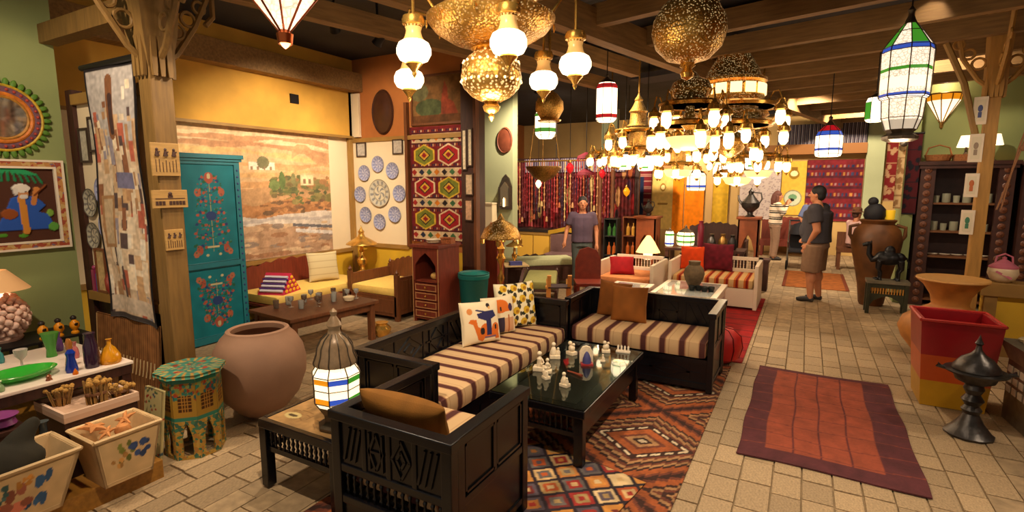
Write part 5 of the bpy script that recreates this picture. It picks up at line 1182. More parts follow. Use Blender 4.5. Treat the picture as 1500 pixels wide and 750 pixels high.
# things on the pale green pier
o = MB().lathe([(0, .03), (.16, .03), (.19, .02), (.2, .035), (.22, 0)], 28, M=Matrix.Rotation(PI/2, 3, 'X'), sx=.8, sy=1.2).build('oval_plaque', mat('oval_red_wood', (116, 58, 36), .5, var=.2), None, True, (-5.36, 9.298, 2.62)); tag(o, 'oval red brown plaque on the pale green pier', 'plaque')
t = thing('wall_lantern', 'arched metal wall lantern on the pale green pier', 'lantern', (-5.33, 9.2, 1.25))
MB().prism([(-.14, 0), (.14, 0), (.14, .45), (.08, .62), (0, .70), (-.08, .62), (-.14, .45)], .06, .10).build('back_plate', TIN, t)
MB().prism([(-.10, .06), (.10, .06), (.10, .42), (0, .55), (-.10, .42)], .02, .06).build('glass', mat('dim_mirror', (160, 140, 110), .15, .8), t)
MB().box(-.13, 0, 0, .13, .06, .04).box(-.13, 0, .04, -.11, .06, .45).box(.11, 0, .04, .13, .06, .45).build('frame', TIN, t); MB().lathe([(.02, .05), (.02, .2), (.0, .24)], 10, (0, -.005, 0)).build('candle', GLOW2, t)
o = MB().box(-.14, -.1, 0, .14, .1, .5).box(-.15, -.11, .5, .15, .11, .53).build('pale_cupboard', CREAM, None, loc=(-5.66, 9.15, .85)); 
tag(o, 'pale cream cupboard beside the arched wall lantern', 'cupboard')
o = MB().box(-.17, -.12, 0, .17, .12, .82).box(-.19, -.14, .82, .19, .14, .85).build('red_brown_stand', REDW, None, loc=(-5.66, 9.15, 0)); tag(o, 'red brown stand under the pale cupboard', 'stand')
# red rug rolls etc near left of brass lamp
t = thing('red_ornament_stand', 'narrow dark red stand with a red flower ornament beside the column', 'stand', (-3.95, 6.55, 0)); MB().box(-.1, -.1, 0, .1, .1, 1.0).build('body', REDW, t); MB().box(-.12, -.12, 1.0, .12, .12, 1.03).build('top', REDW, t)
o = MB()
for k in range(6): a = k*PI/3; o.ball((math.cos(a)*.05, 0, .1+math.sin(a)*.05), .03, 8, 6, (1, .5, 1))
o.tube([(0, 0, 0), (0, 0, .1)], .01); tag(o.build('red_flower', mat('scarlet', (190, 24, 36), .5), None, True, (-3.95, 6.50, 1.03)), 'scarlet flower ornament on the narrow stand', 'ornament')
t = thing('crested_settee', 'mauve settee with a curved golden crest before the yellow counter', 'settee', (-4.18, 9.62, 0), .1); MV = mat('mauve_cloth', (104, 74, 72), .85, var=.1, scale=20)
MB().box(-.32, .06, .30, .32, .12, .76).build('backrest', MV, t, bevel=.02); MB().box(-.32, -.36, .22, .32, .06, .40).build('seat', MV, t, bevel=.03)
MB().prism([(-.36, .74), (-.36, .82), (-.25, .84), (0, .90), (.25, .84), (.36, .82), (.36, .74), (.22, .77), (0, .82), (-.22, .77)], .05, .13).build('crest', mat('gilt_crest', (206, 160, 50), .4, .4), t)
for a_ in (-.28, .28):
    for b_ in (-.32, .08): MB().box(a_-.025, b_-.025, 0, a_+.025, b_+.025, .22).build('leg', MIDW, t)
# ---------------- right side ----------------
carved_post('carved_post', 'carved ochre post hung with framed tiles beside the half wall', (1.552, 7.02, 0), .105, 3.58, 2.66, mat('ochre_post_wood', (178, 130, 60), .6, var=.15, scale=5, grain=(10, 10, 1)))
MB().tube([(1.45, 6.98, 2.2), (1.30, 6.95, 2.75), (1.12, 6.92, 3.15)], .03, 6).build('brace', GOLDW, bpy.data.objects['carved_post.001'], loc=(-1.552, -7.02, 0))
for k, (z_, h2, cc) in enumerate(((2.34, .27, (150, 160, 190)), (1.97, .28, (206, 186, 160)), (1.62, .24, (210, 150, 100)), (1.24, .25, (120, 170, 150)))):
    t = thing('framed_tile', ['white framed tile with a blue mark, topmost on the right post', 'white framed tile with pale script, second on the right post', 'white framed tile with an orange figure on the right post', 'white framed tile with a green figure, lowest on the right post'][k], 'tile', (1.452, 6.962, z_), -.25, 'tiles on the right post')
    MB().box(-.055, -.02, 0, .055, 0, h2).build('frame', WHITE, t, bevel=.004); MB().box(-.035, -.024, .03, .035, -.02, h2-.03).build('tile_face', mat('tileface', (222, 208, 180), .5), t)
    MB().ball((0, -.024, h2*.58), .022, 8, 5, (.9, .2, 1.6)).box(-.014, -.027, h2*.25, .014, -.024, h2*.45).build('motif', mat('tilemotif%d' % k, [(70, 80, 130), (150, 130, 110), (190, 100, 50), (60, 120, 90)][k], .5), t)
t = thing('ceramic_jar', 'cream and pink lidded ceramic jar on the half wall cap', 'jar', (1.80, 7.06, .76))
MB().lathe([(.06, 0), (.10, .03), (.125, .09), (.115, .15), (.07, .19)], 24).build('body', mat('cream_ceramic', (222, 196, 160), .4, var=.08), t, True)
MB().lathe([(.117, .145), (.118, .16), (.075, .195), (.06, .2)], 24).build('pink_band', mat('pink_glaze', (200, 110, 130), .4), t, True); MB().lathe([(.07, .195), (.04, .22), (.015, .235), (.02, .25), (0, .265)], 16).build('lid', MATS['pink_glaze'], t, True)
MB().tube([(-.07, 0, .18), (-.06, 0, .26), (0, 0, .29), (.06, 0, .26), (.07, 0, .18)], .009, 6).build('handle', MATS['pink_glaze'], t, True)
MB().cb(-.02, -.113, .085, .14, .012, .02, ry=.5).build('pink_stripe', MATS['pink_glaze'], t)
# display cabinets
def display_cabinet(label, x0, x1, y0, y1, H, zs):
    t = thing('display_cabinet', label, 'cabinet', ((x0+x1)/2, y0, 0), 0, 'dark display cabinets'); a = (x1-x0)/2; d = y1-y0; DK = mat('very_dark_wood', (66, 36, 28), .45, var=.3, scale=8, bump=.05)
    MB().box(-a, d-.02, 0, a, d, H).build('back_board', DK, t)
    for s in (-1, 1):
        MB().box(s*a-(.17 if s > 0 else 0), 0, 0, s*a+(.17 if s < 0 else 0), .05, H).box(s*a-(.03 if s > 0 else 0), .05, 0, s*a+(.03 if s < 0 else 0), d-.02, H).build('carved_stile', DK, t)
        b = MB()
        for k in range(int(H/.11)): b.ball((s*(a-.085), -.004, .08+k*.11), .045, 8, 5, (1, .25, 1)).ball((s*(a-.085), -.012, .08+k*.11), .018, 6, 4)
        b.build('rosettes', mat('rosette_wood', (110, 64, 42), .4), t)
    MB().box(-a-.04, -.05, H, a+.04, d, H+.05).box(-a-.02, -.03, H-.05, a+.02, 0, H).build('cornice', DK, t)
    for z in zs: MB().box(-a+.03, .05, z-.025, a-.03, d-.02, z).build('shelf', mat('shelf_wood', (120, 74, 40), .5), t)
    return t
display_cabinet('dark carved display cabinet with glassware against the green wall', 1.40, 2.42, 9.46, 9.98, 2.02, (.10, .36, .73, 1.09, 1.49))
display_cabinet('second dark carved cabinet with red boxes at the right edge', 2.50, 3.6, 9.44, 9.98, 2.0, (.10, .5, .9, 1.3, 1.65))
n_ = 0
for zi, z in enumerate((1.09, 1.49)):
    for k in range(6):
        p_ = [[(.045, 0), (.05, .01), (.05, .13), (.046, .13), (.045, .01), (0, .01)], [(.035, 0), (.04, .1), (.037, .1), (.032, .01), (0, .01)]][(k+zi) % 2]
        vessel('shelf_glass', 'pale glass on the %s shelf of the dark cabinet, %s from the left' % (['middle', 'upper'][zi], O1[k]), p_, mat('milky_glass', (178, 176, 150), .25, trans=.2), (1.64+k*.115, 9.68, z), 16, 'glass', 'glassware in the dark cabinet')
for k in range(5): vessel('saucer', 'pale saucer on the lower shelf of the dark cabinet, %s from the left' % O1[k], [(.03, 0), (.06, .012), (.065, .02), (.0, .008)], WHITE, (1.66+k*.14, 9.66, .73), 18, 'saucer', 'saucers in the dark cabinet')
for k in range(4): vessel('clay_bowl', 'brown bowl on the bottom shelf of the dark cabinet, %s from the left' % O1[k], [(.04, 0), (.08, .04), (.09, .08), (.08, .08), (.03, .02), (0, .02)], mat('brown_clay', (150, 96, 56), .6), (1.67+k*.2, 9.68, .36), 18, 'bowl', 'bowls in the dark cabinet')
for k in range(8):
    o = MB().box(-.05, -.06, 0, .05, .06, .09).box(-.052, -.062, .07, .052, .062, .092).build('red_box', mat('dull_red_box%d' % (k % 2), [(96, 30, 26), (120, 60, 36)][k % 2], .6), None, loc=(2.78+(k % 4)*.17, 9.7, (.9, 1.3)[k//4])); tag(o, 'small %s box on the %s shelf of the right edge cabinet, %s from the left' % (['red', 'brown'][k % 2], ['middle', 'upper'][k//4], O1[k % 4]), 'box', 'boxes in the right edge cabinet')
t = thing('basket', 'wicker basket with a hoop handle on top of the dark cabinet', 'basket', (1.62, 9.72, 2.07)); WK = mat('wicker', (150, 92, 46), .8, var=.3, scale=60, bump=.3)
MB().lathe([(.10, 0), (.12, .02), (.14, .10), (.13, .10), (.1, .02), (0, .02)], 18, sx=1.2).build('bowl', WK, t); MB().tube([(-.15, 0, .09), (-.12, 0, .2), (0, 0, .24), (.12, 0, .2), (.15, 0, .09)], .01, 6).build('handle', WK, t)
t = thing('small_lamp', 'small lamp with a white glowing shade on a wicker box above the cabinet', 'lamp', (1.92, 9.72, 2.07))
MB().box(-.13, -.08, 0, .13, .08, .10).build('wicker_box', WK, t); MB().lathe([(.03, .1), (.015, .13), (.015, .2)], 10).build('stem', IRON, t); MB().lathe([(.11, .2), (.07, .36), (.066, .36), (.105, .2)], 20).build('lamp_shade', GLOW2, t, True)
t = thing('small_lamp', 'second small glowing lamp on the cabinet close to the right post', 'lamp', (2.22, 9.72, 2.07)); MB().lathe([(.06, 0), (.02, .03), (.015, .22)], 12).build('stem', IRON, t); MB().lathe([(.10, .22), (.06, .37), (.055, .37), (.095, .22)], 20).build('lamp_shade', GLOW2, t, True)
# sconce
t = thing('wall_sconce', 'lit half round glass sconce with amber rim on the green wall', 'sconce', (1.66, 10.0, 2.58))
for i in range(5):
    a0, a1 = PI+i*PI/5, PI+(i+1)*PI/5; p = MB(); q = [(.03, .08), (.20, .38), (.21, .46)]
    vs = [(r*math.cos(a), r*math.sin(a), z) for r, z in q for a in (a0, a1)]
    p.v = vs; p.f = [(0, 1, 3, 2), (2, 3, 5, 4)]; p.m = [0, 1]; p.build('glass_pane', [GLOW2, GLOWA], t)
fl_ = MB()
for i in range(6): a = PI+i*PI/5; fl_.tube([(r*math.cos(a), r*math.sin(a), z) for r, z in ((.03, .08), (.20, .38), (.215, .47))], .008, 5)
fl_.tube([(.215*math.cos(a), .215*math.sin(a), .47) for a in np.linspace(PI, 2*PI, 9)], .012, 5).lathe([(0, -.03), (.02, 0), (.03, .08)], 8).build('leading', DBRASS, t)
MB().box(-.04, -.02, .1, .04, 0, .42).build('wall_plate', BRASS, t); lamp('sconce_light', (0, -.12, .6), 6, parent=t)
# hangings on the wall return
def scarf(label, x, y, w_, z1, z0, col, col2):
    c = Cv(w_, z1-z0, .012, col); r2 = random.Random(int(x*1000))
    for k in range(14): c.ell(r2.random()*w_, r2.random()*(z1-z0), .025, .04, col2)
    for k in range(5): c.rect(0, k*(z1-z0)/5, w_, k*(z1-z0)/5+.015, col2)
    o = sheet('hanging_scarf', c, lambda u, v, h: (u, -h+.02*np.sin(u*30), v), PAINT, None, .006, (x, y, z0), smooth=True); tag(o, label, 'scarf', 'scarves hanging by the big jar')
scarf('red embroidered scarf hanging above the big brown jar, left one', .98, 9.47, .13, 2.42, 1.50, (130, 34, 34), (190, 150, 110))
scarf('black and red scarf hanging above the big brown jar, right one', 1.22, 9.47, .16, 2.46, 1.32, (70, 16, 22), (20, 18, 26))
scarf('cream knotted hanging between the red scarves', 1.11, 9.45, .09, 2.30, 1.40, (200, 168, 120), (150, 110, 70))
t = thing('scarf_rail', 'dark rail holding the scarves beside the green wall return', 'rail', (1.15, 9.47, 2.47)); MB().tube([(-.2, 0, 0), (.25, 0, 0)], .014).build('bar', IRON, t); MB().tube([(.1, .0, 0), (.1, .03, 0)], .01).build('bracket', IRON, t)
o = MB().ball((0, 0, 0), .05).lathe([(.05, .0), (.01, .09)], 10, (0, 0, .02)).build('silver_ornament', STEEL, None, True, (1.16, 9.40, 2.33)); tag(o, 'silver ball ornament hanging among the red scarves', 'ornament')
# big jar and what stands on it
t = thing('big_brown_jar', 'very large brown clay jar standing in the aisle', 'jar', (.92, 9.16, 0)); BJ = mat('old_brown_clay', (104, 62, 26), .55, var=.45, scale=5, bump=.15)
MB().lathe([(.14, 0), (.16, .04), (.19, .3), (.24, .55), (.30, .82), (.315, .95), (.28, 1.10), (.20, 1.19), (.23, 1.24), (.21, 1.25), (.17, 1.19), (.2, 1.1), (0, .9)], 36).build('body', BJ, t, True)
for s in (-1, 1): MB().tube([(s*.22, 0, 1.17), (s*.33, 0, 1.14), (s*.33, 0, 1.02), (s*.29, 0, .95)], .025, 8).build('handle', BJ, t, True)
MB().lathe([(0, 1.235), (.19, 1.235), (.2, 1.25), (0, 1.255)], 24).build('lid', BJ, t, True)
o = MB().lathe([(.12, 0), (.14, .05), (.13, .14), (.08, .20), (.05, .22)], 14).ball((-.03, 0, .25), .065).build('black_bust', mat('black_cloth', (24, 22, 28), .7), None, True, (.87, 9.14, 1.255)); tag(o, 'dark draped bust on top of the big jar', 'figurine')
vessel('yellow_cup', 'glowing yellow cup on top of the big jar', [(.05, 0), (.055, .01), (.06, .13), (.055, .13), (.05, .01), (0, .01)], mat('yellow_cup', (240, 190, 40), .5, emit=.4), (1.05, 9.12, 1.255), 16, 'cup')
# camel on its little table
t = thing('inlaid_stool', 'low dark green stool with gold spindles carrying a camel statue', 'stool', (1.03, 8.62, 0)); DG = mat('dark_green_paint', (44, 44, 24), .5, var=.2, scale=20)
MB().box(-.24, -.13, .42, .24, .13, .46).build('top', mat('stone_slab', (110, 100, 80), .6, var=.2, scale=20), t)
for a_ in (-.21, .21):
    for b_ in (-.10, .10): MB().box(a_-.022, b_-.022, 0, a_+.022, b_+.022, .42).build('leg', DG, t)
for b_ in (-.1, .1):
    MB().box(-.19, b_-.01, .36, .19, b_+.01, .42).box(-.19, b_-.01, .25, .19, b_+.01, .28).build('rail', DG, t)
    for k in range(12): MB().box(-.175+k*.031, b_-.005, .28, -.16+k*.031, b_+.005, .36).build('gold_spindle', mat('gold_slat', (176, 118, 40), .5), t)
    for s in (-1, 1): MB().prism([(s*.19, .25), (s*.19, .1), (s*.15, .18), (s*.05, .24), (0, .25)], b_-.01, b_+.01).build('arch', DG, t)
def remesh(mb, name, m, parent, vox, smooth=3):
    o = mb.build(name, m); md = o.modifiers.new('r', 'REMESH'); md.mode = 'VOXEL'; md.voxel_size = vox; md.use_smooth_shade = True
    s2 = o.modifiers.new('s', 'SMOOTH'); s2.iterations = smooth; s2.factor = .5
    dg = bpy.context.evaluated_depsgraph_get(); me = bpy.data.meshes.new_from_object(o.evaluated_get(dg)); old = o.data; o.modifiers.clear(); o.data = me; me.name = name; bpy.data.meshes.remove(old)
    if not me.materials: me.materials.append(m)
    o.parent = parent; return o
t = thing('dark_cushion', 'dark olive cushion stuffed into the near crate', 'cushion', (-3.37, .80, .185)); t.scale = (1.0, 1.25, 1.55); remesh(CRB[1], 'cushion_cover', mat('dark_olive_cloth', (40, 35, 22), .9, var=.3, scale=8, bump=.2), t, .012, 4)
def animal_legs(b, spots, h, r):
    for (x, y, f) in spots:
        b.tube([(x, y, h), (x+.01*f, y, h*.58), (x-.012*f, y, h*.42), (x-.012*f, y, h*.06), (x-.012*f, y, 0)], [r*1.9, r*1.25, r*.9, r*.7, r*1.2], 8); b.ball((x-.02, y, .008), r*1.2, 8, 6, (1.3, 1, .8))
t = thing('camel_statue', 'black metal camel statue standing on the low green stool', 'statue', (1.03, 8.62, .46), 0); t.scale = (1.22,)*3
b = MB(); b.ball((0, 0, .24), .09, 14, 10, (1.35, .75, .85)).ball((.0, 0, .32), .06, 12, 9, (.9, .6, 1.1)).ball((-.07, 0, .25), .07, 12, 9, (1, .75, 1)).ball((.09, 0, .25), .06, 12, 9, (1, .7, 1))
b.tube([(-.10, 0, .25), (-.16, 0, .22), (-.19, 0, .28), (-.19, 0, .38)], [.05, .035, .028, .025], 10); b.ball((-.205, 0, .395), .032, 10, 8, (1.2, .8, .9)); b.tube([(-.21, 0, .395), (-.26, 0, .38)], [.026, .018], 8)
for s in (-1, 1): b.tube([(-.18, s*.015, .41), (-.175, s*.025, .435)], [.010, .005], 6)
animal_legs(b, ((-.09, .04, -1), (-.08, -.04, -1), (.10, .04, 1), (.11, -.04, 1)), .22, .016); b.tube([(.15, 0, .26), (.18, 0, .2), (.175, 0, .14)], [.012, .008, .008], 6)
remesh(b, 'camel_body', mat('black_metal', (30, 28, 30), .4, .4), t, .006)
# flared urn, red box, censer, tin box
UR = mat('ochre_clay', (176, 112, 44), .6, var=.25, scale=7, bump=.1)
t = thing('flared_urn', 'ochre clay urn with a wide flared rim behind the red box', 'urn', (1.28, 6.42, 0))
MB().lathe([(.14, 0), (.24, .08), (.36, .24), (.395, .34), (.36, .44), (.24, .53), (.155, .58), (.145, .60), (.16, .68), (.22, .78), (.275, .83), (.27, .845), (.2, .79), (.13, .68), (.11, .6), (0, .5)], 36).build('body', UR, t, True); MB().lathe([(.275, .83), (.285, .84), (.28, .855), (.265, .85)], 36).build('rim', mat('pale_rim', (206, 150, 80), .6), t, True)
t = thing('tapered_planter', 'tall tapered planter in red, orange and ochre bands', 'planter', (1.10, 5.31, 0)); k0, k1 = .40, .50
def lerp(a, b, q): return a+(b-a)*q
for nm, za, zb, col in (('ochre_band', 0, .21, (190, 138, 22)), ('orange_band', .21, .42, (190, 76, 24)), ('red_band', .42, .70, (150, 20, 28))):
    MB().frust(za, lerp(k0, k1, za/.7), lerp(k0, k1, za/.7), zb, lerp(k0, k1, zb/.7), lerp(k0, k1, zb/.7)).build(nm, mat('lacquer_'+nm, col, .35, var=.1, scale=6), t) if zb < .7 else None
e = .03; RDm = mat('lacquer_red_band', (150, 20, 28), .3, var=.1, scale=6); b = MB(); a0, a1 = lerp(k0, k1, .6)/2, k1/2
for i in range(4):
    R_ = Matrix.Rotation(i*PI/2, 3, 'Z'); vs = [(-a0, -a0, .42), (a0, -a0, .42), (a1, -a1, .70), (-a1, -a1, .70), (-a0+e, -a0+e, .42), (a0-e, -a0+e, .42), (a1-e, -a1+e, .70), (-a1+e, -a1+e, .70)]
    b.add([tuple(R_ @ Vector(v)) for v in vs], [(0, 1, 2, 3), (7, 6, 5, 4), (3, 2, 6, 7), (0, 4, 5, 1)])
b.build('red_band', RDm, t); MB().box(-a0+e, -a0+e, .42, a0-e, a0-e, .44).build('inside_floor', mat('lacquer_inside', (110, 16, 24), .4), t)
b = MB()
for i in range(4):
    R_ = Matrix.Rotation(i*PI/2, 3, 'Z'); b.tube([tuple(R_ @ Vector((-a1, -a1, .70))), tuple(R_ @ Vector((a1, -a1, .70)))], .014, 6)
b.build('rim', mat('lacquer_rim', (170, 40, 30), .35), t)
t = thing('metal_censer', 'dark pewter censer with a pointed lid and wide tray on the floor', 'censer', (1.105, 4.62, 0))
MB().lathe([(.14, 0), (.145, .015), (.125, .03), (.08, .09), (.06, .13), (.045, .16)], 10).build('foot', PEWTER, t, True)
MB().lathe([(.045, .16), (.06, .19), (.04, .22), (.065, .26), (.04, .30), (.06, .34), (.05, .37)], 16).build('stem', PEWTER, t, True)
MB().lathe([(.05, .37), (.11, .40), (.13, .45), (.175, .46), (.18, .47), (.13, .475), (.0, .475)], 28).build('bowl', PEWTER, t, True)
MB().lathe([(.135, .478), (.13, .50), (.09, .555), (.04, .59), (.02, .62), (.015, .65), (.025, .665), (.012, .69), (0, .73)], 24).build('lid', PEWTER, t, True)
for s in (-1, 1): MB().tube([(s*.17, 0, .465), (s*.215, 0, .475), (s*.20, 0, .49)], .014, 6).build('handle', PEWTER, t, True)
t = thing('tin_chest', 'pierced grey tin chest full of trinkets at the right edge', 'chest', (1.62, 4.95, 0), .1)
MB().box(-.2, -.2, 0, .2, .2, .46).build('body', STEEL, t, bevel=.006)
MB().frust(.46, .40, .40, .60, .50, .50).build('flared_top', STEEL, t); b = MB()
for i in range(4):
    for j in range(3): b.box(-.206, -.16+i*.09, .22+j*.075, -.2, -.10+i*.09, .27+j*.075).box(-.16+i*.09, -.206, .22+j*.075, -.10+i*.09, -.2, .27+j*.075)
b.build('pierced_cells', mat('pale_cells', (214, 200, 176), .5), t)
tm = [mat('trinket%d' % k, c_, .35, .5) for k, c_ in enumerate(((170, 150, 110), (120, 110, 100), (180, 130, 60), (90, 96, 120)))]
for k in range(14):
    o = MB().lathe([(0, 0), (.03, .004), (.04, .02), (.02, .035), (0, .04)], 10).build('trinket', tm[k % 4], None, True, (1.62+(k % 4-1.5)*.1, 4.95+(k//4-1.5)*.1, .60)); tag(o, '%s trinket in the tin chest, %s row from the aisle, %s along' % (['brass', 'grey', 'golden', 'bluish'][k % 4], O1[k % 4], O1[k//4]), 'trinket', 'trinkets in the tin chest')
o = MB().tube([(0, 0, 0), (.1, .05, -.25), (.25, .1, -.9)], .008, 6).tube([(.06, 0, 0), (.13, .05, -.3), (.22, .1, -.9)], .008, 6).ball((.1, .05, -.3), .03).build('knotted_rope', mat('rope', (150, 104, 70), .9), bpy.data.objects['carved_post.001'], True, (.12, 0, 2.5), (0, 0, PI))
o.location = (.35, -.02, 2.4)

# ---------------- white sofas ----------------
def wsofa(label, loc, L, D, H, pads, cl, arms=(1, 1), slot=None):
    t = thing('white_sofa', label, 'sofa', loc, 0, 'white lattice sofas')
    f = MB().box(-L/2, D/2-.05, .40, L/2, D/2, .46).box(-L/2, D/2-.05, H-.05, L/2, D/2, H).box(-L/2, D/2-.05, 0, -L/2+.06, D/2, H).box(L/2-.06, D/2-.05, 0, L/2, D/2, H).box(-L/2+.06, D/2-.04, .05, L/2-.06, D/2-.01, .40); f.build('back_frame', WHITE, t)
    n = int((L-.12)/.045)
    for k in range(n): inst('back_spindle', SP_W, t, (-L/2+.06+(k+.5)*(L-.12)/n, D/2-.025, .46), scale=(1, 1, (H-.51)/.14))
    for s in (-1, 1):
        if arms[(s+1)//2]: MB().box(s*L/2-(.05 if s > 0 else 0), -D/2, 0, s*L/2+(.05 if s < 0 else 0), D/2-.05, H-.02).build('arm', WHITE, t, bevel=.006)
    MB().box(-L/2+.05, -D/2+.01, .03, L/2-.05, -D/2+.04, .29).build('front_panel', WHITE, t); MB().box(-L/2+.05, -D/2+.04, .26, L/2-.05, D/2-.05, .29).build('seat_board', WHITE, t)
    o = MB().box(-L/2+.06, -D/2, 0, L/2-.06, D/2-.06, .13).build('seat_cushion', pads, None, True, (loc[0], loc[1], loc[2]+.29), bevel=.045); tag(o, cl, 'cushion', 'white sofa seat cushions'); return t
OST = stripe_mat('orange_striped_cloth', .13, [(0, (206, 170, 116)), (.3, (190, 96, 40)), (.5, (130, 34, 26)), (.72, (190, 96, 40)), (.8, (206, 170, 116))])
OCL = mat('peach_cloth', (206, 128, 72), .9, var=.1, scale=20)
wsofa('white lattice sofa with orange striped seat beside the aisle', (-1.12, 8.28, .008), 1.22, .84, .64, OST, 'orange striped seat cushion on the white sofa by the aisle')
wsofa('white lattice sofa with plain peach seat further from the aisle', (-2.22, 7.68, .008), .86, .9, .64, OCL, 'plain peach seat cushion on the left white sofa')
pillow('cushion', 'bright orange cushion on the white sofa by the aisle', plain(.36, .36, (216, 70, 20)), .14, (-1.50, 8.48, .43), .1, .15)
pillow('cushion', 'maroon patterned cushion on the white sofa by the aisle', plain(.46, .42, (96, 20, 34), .25), .14, (-1.14, 8.52, .43), 0, .15)
pillow('cushion', 'red cushion on the left white sofa behind the brown cushions', plain(.36, .30, (150, 18, 24)), .13, (-2.30, 7.45, .43), .4, .6)
def wtable(label, x0, x1, y0, y1, z):
    t = thing('white_table', label, 'table', ((x0+x1)/2, (y0+y1)/2, .008)); a, b = (x1-x0)/2, (y1-y0)/2
    MB().box(-a, -b, z-.04, a, b, z).build('top', WHITE, t, bevel=.005); MB().box(-a+.07, -b+.08, z+.0005, a-.07, b-.08, z+.006).build('glass', GLASSC, t)
    MB().box(-a+.03, -b+.03, z-.14, a-.03, -b+.05, z-.04).box(-a+.03, b-.05, z-.14, a-.03, b-.03, z-.04).box(-a+.03, -b+.05, z-.14, -a+.05, b-.05, z-.04).box(a-.05, -b+.05, z-.14, a-.03, b-.05, z-.04).build('apron', WHITE, t)
    for s in (-1, 1):
        for q in (-1, 1): MB().box(s*(a-.05)-.03, q*(b-.05)-.03, 0, s*(a-.05)+.03, q*(b-.05)+.03, z-.04).build('leg', WHITE, t)
wtable('white glass topped table carrying a brown vase behind the short sofa', -1.62, -.84, 6.25, 7.40, .42); wtable('low white table at the foot of the left white sofa', -2.25, -1.72, 6.25, 7.05, .40)
vessel('stone_vase', 'brown stone vase with a dark rim on the white table', [(.05, 0), (.07, .02), (.11, .1), (.13, .18), (.11, .25), (.07, .29), (.075, .34), (.06, .34)], mat('stone_vase', (104, 84, 58), .7, var=.25, scale=20), (-1.20, 6.95, .435), 24)
for k in range(4): vessel('black_cup', 'small black cup on the white table, %s from the vase' % O1[k], [(.03, 0), (.04, .03), (.045, .06), (.04, .06), (.03, .01), (0, .01)], mat('black_cup', (28, 32, 30), .35), (-1.18+k*.075, 6.72+.03*(k % 2), .435), 14, 'cup', 'black cups on the white table')
t = thing('red_pouf', 'round red pouf on the red rug behind the short black sofa', 'pouf', (-.66, 5.42, .008)); MB().lathe([(.10, 0), (.18, .05), (.21, .16), (.19, .27), (.12, .33), (.0, .345)], 28).build('body', mat('scarlet_cloth', (196, 26, 22), .5, var=.12, scale=8), t, True)
for k in range(8): a = k*PI/4; MB().tube([(r*math.cos(a), r*math.sin(a), z) for r, z in ((.18, .05), (.212, .16), (.192, .27), (.12, .332), (.02, .347))], .005, 5).build('seam', mat('dark_red_seam', (120, 14, 16), .6), t)

# ---------------- far shop ----------------
t = thing('long_dark_table', 'long dark table behind the white sofa carrying lit lanterns', 'table', (-1.42, 9.15, 0)); MB().box(-.62, -.25, .66, .62, .25, .70).build('top', DARKW, t)
for a_ in (-.58, .58):
    for b_ in (-.2, .2): MB().box(a_-.03, b_-.03, 0, a_+.03, b_+.03, .66).build('leg', DARKW, t)
MB().box(-.58, -.2, .1, .58, .2, .13).build('lower_shelf', DARKW, t)
lantern('standing_lantern', 'wide lit glass lantern with green bands on the long dark table', (-1.74, 9.12, .70), .15, [(.9, .2), (1.0, .5), (1.0, 1.4), (.8, 1.7)], 8, ((.55, .75, [GLOWG]), (1.2, 1.35, [GLOWG])), cap=TIN)
lantern('standing_lantern', 'tall thin lit lantern with blue base on the long dark table', (-1.98, 9.0, .70), .075, [(.8, .2), (1.0, .6), (1.0, 3.0), (.8, 3.6)], 6, ((.6, 1.0, [GLOWB]), (2.6, 3.0, [GLOWG])), cap=TIN)
vessel('maroon_vase', 'slender maroon vase beside the lit lantern', [(.04, 0), (.05, .05), (.05, .36), (.03, .42), (.04, .45)], mat('maroon_glaze', (110, 20, 40), .4), (-1.5, 9.12, .70), 16)
for k, (x_, y_) in enumerate(((-1.32, 9.1), (-1.16, 9.2), (-1.0, 9.08))): vessel('pewter_pitcher', 'dark pitcher on the long dark table, %s past the maroon vase' % O1[k], [(.05, 0), (.08, .06), (.07, .14), (.03, .2), (.04, .24)], [PEWTER, DBRASS, IRON][k], (x_, y_, .70), 16, 'pitcher')
def arch_stool(label, loc, w_, h, ped=True):
    t = thing('arched_stool', label, 'stool', loc, 0, 'arched wooden stools'); a = w_/2; OW = mat('orange_wood', (128, 62, 26), .5, var=.2, scale=8)
    for R_ in range(4):
        b = MB()
        for s in (-1, 1): b.prism([(s*a, 0), (s*(a-.05), 0), (s*(a-.06), h*.5), (s*a*.35, h*.66), (0, h*.74), (0, h-.04), (s*a, h-.04)], -a, -a+.025)
        b.build('arched_side', OW, t, rot=(0, 0, R_*PI/2))
    MB().box(-a-.03, -a-.03, h-.04, a+.03, a+.03, h).build('top', OW, t, bevel=.006); return t
arch_stool('tall arched wooden stool under the cream shaded lamp stand', (-2.42, 9.25, 0), .36, 1.2); arch_stool('tall arched wooden stool carrying a dark ewer', (-.86, 10.2, 0), .34, 1.18)
t = thing('shade_lamp', 'lamp with a pointed cream shade behind the left white sofa', 'lamp', (-2.27, 8.75, 0)); MB().lathe([(.12, 0), (.12, .02), (.02, .04), (.015, .62)], 14).build('stem', DBRASS, t); MB().lathe([(.20, .62), (.10, .80), (.03, .90), (.02, .90), (.19, .62)], 20).build('lamp_shade', mat('cream_lit_shade', (240, 206, 140), .8, emit=1.6, ecol=(250, 200, 120)), t, True); MB().lathe([(.07, .5), (.08, .6), (0, .61)], 12).build('bulb', GLOW2, t)
def ewer(label, loc, s):
    t = thing('ewer', label, 'ewer', loc); t.scale = (s,)*3
    MB().lathe([(.10, 0), (.05, .04), (.05, .08), (.15, .18), (.16, .26), (.08, .36), (.04, .42), (.05, .47), (.02, .5), (0, .54)], 18).build('body', PEWTER, t, True); MB().tube([(.05, 0, .45), (.17, 0, .44), (.19, 0, .33), (.14, 0, .24)], .014, 6).build('handle', PEWTER, t, True); MB().tube([(-.13, 0, .22), (-.2, 0, .30), (-.22, 0, .40)], [.03, .02, .012], 6).build('spout', PEWTER, t, True)
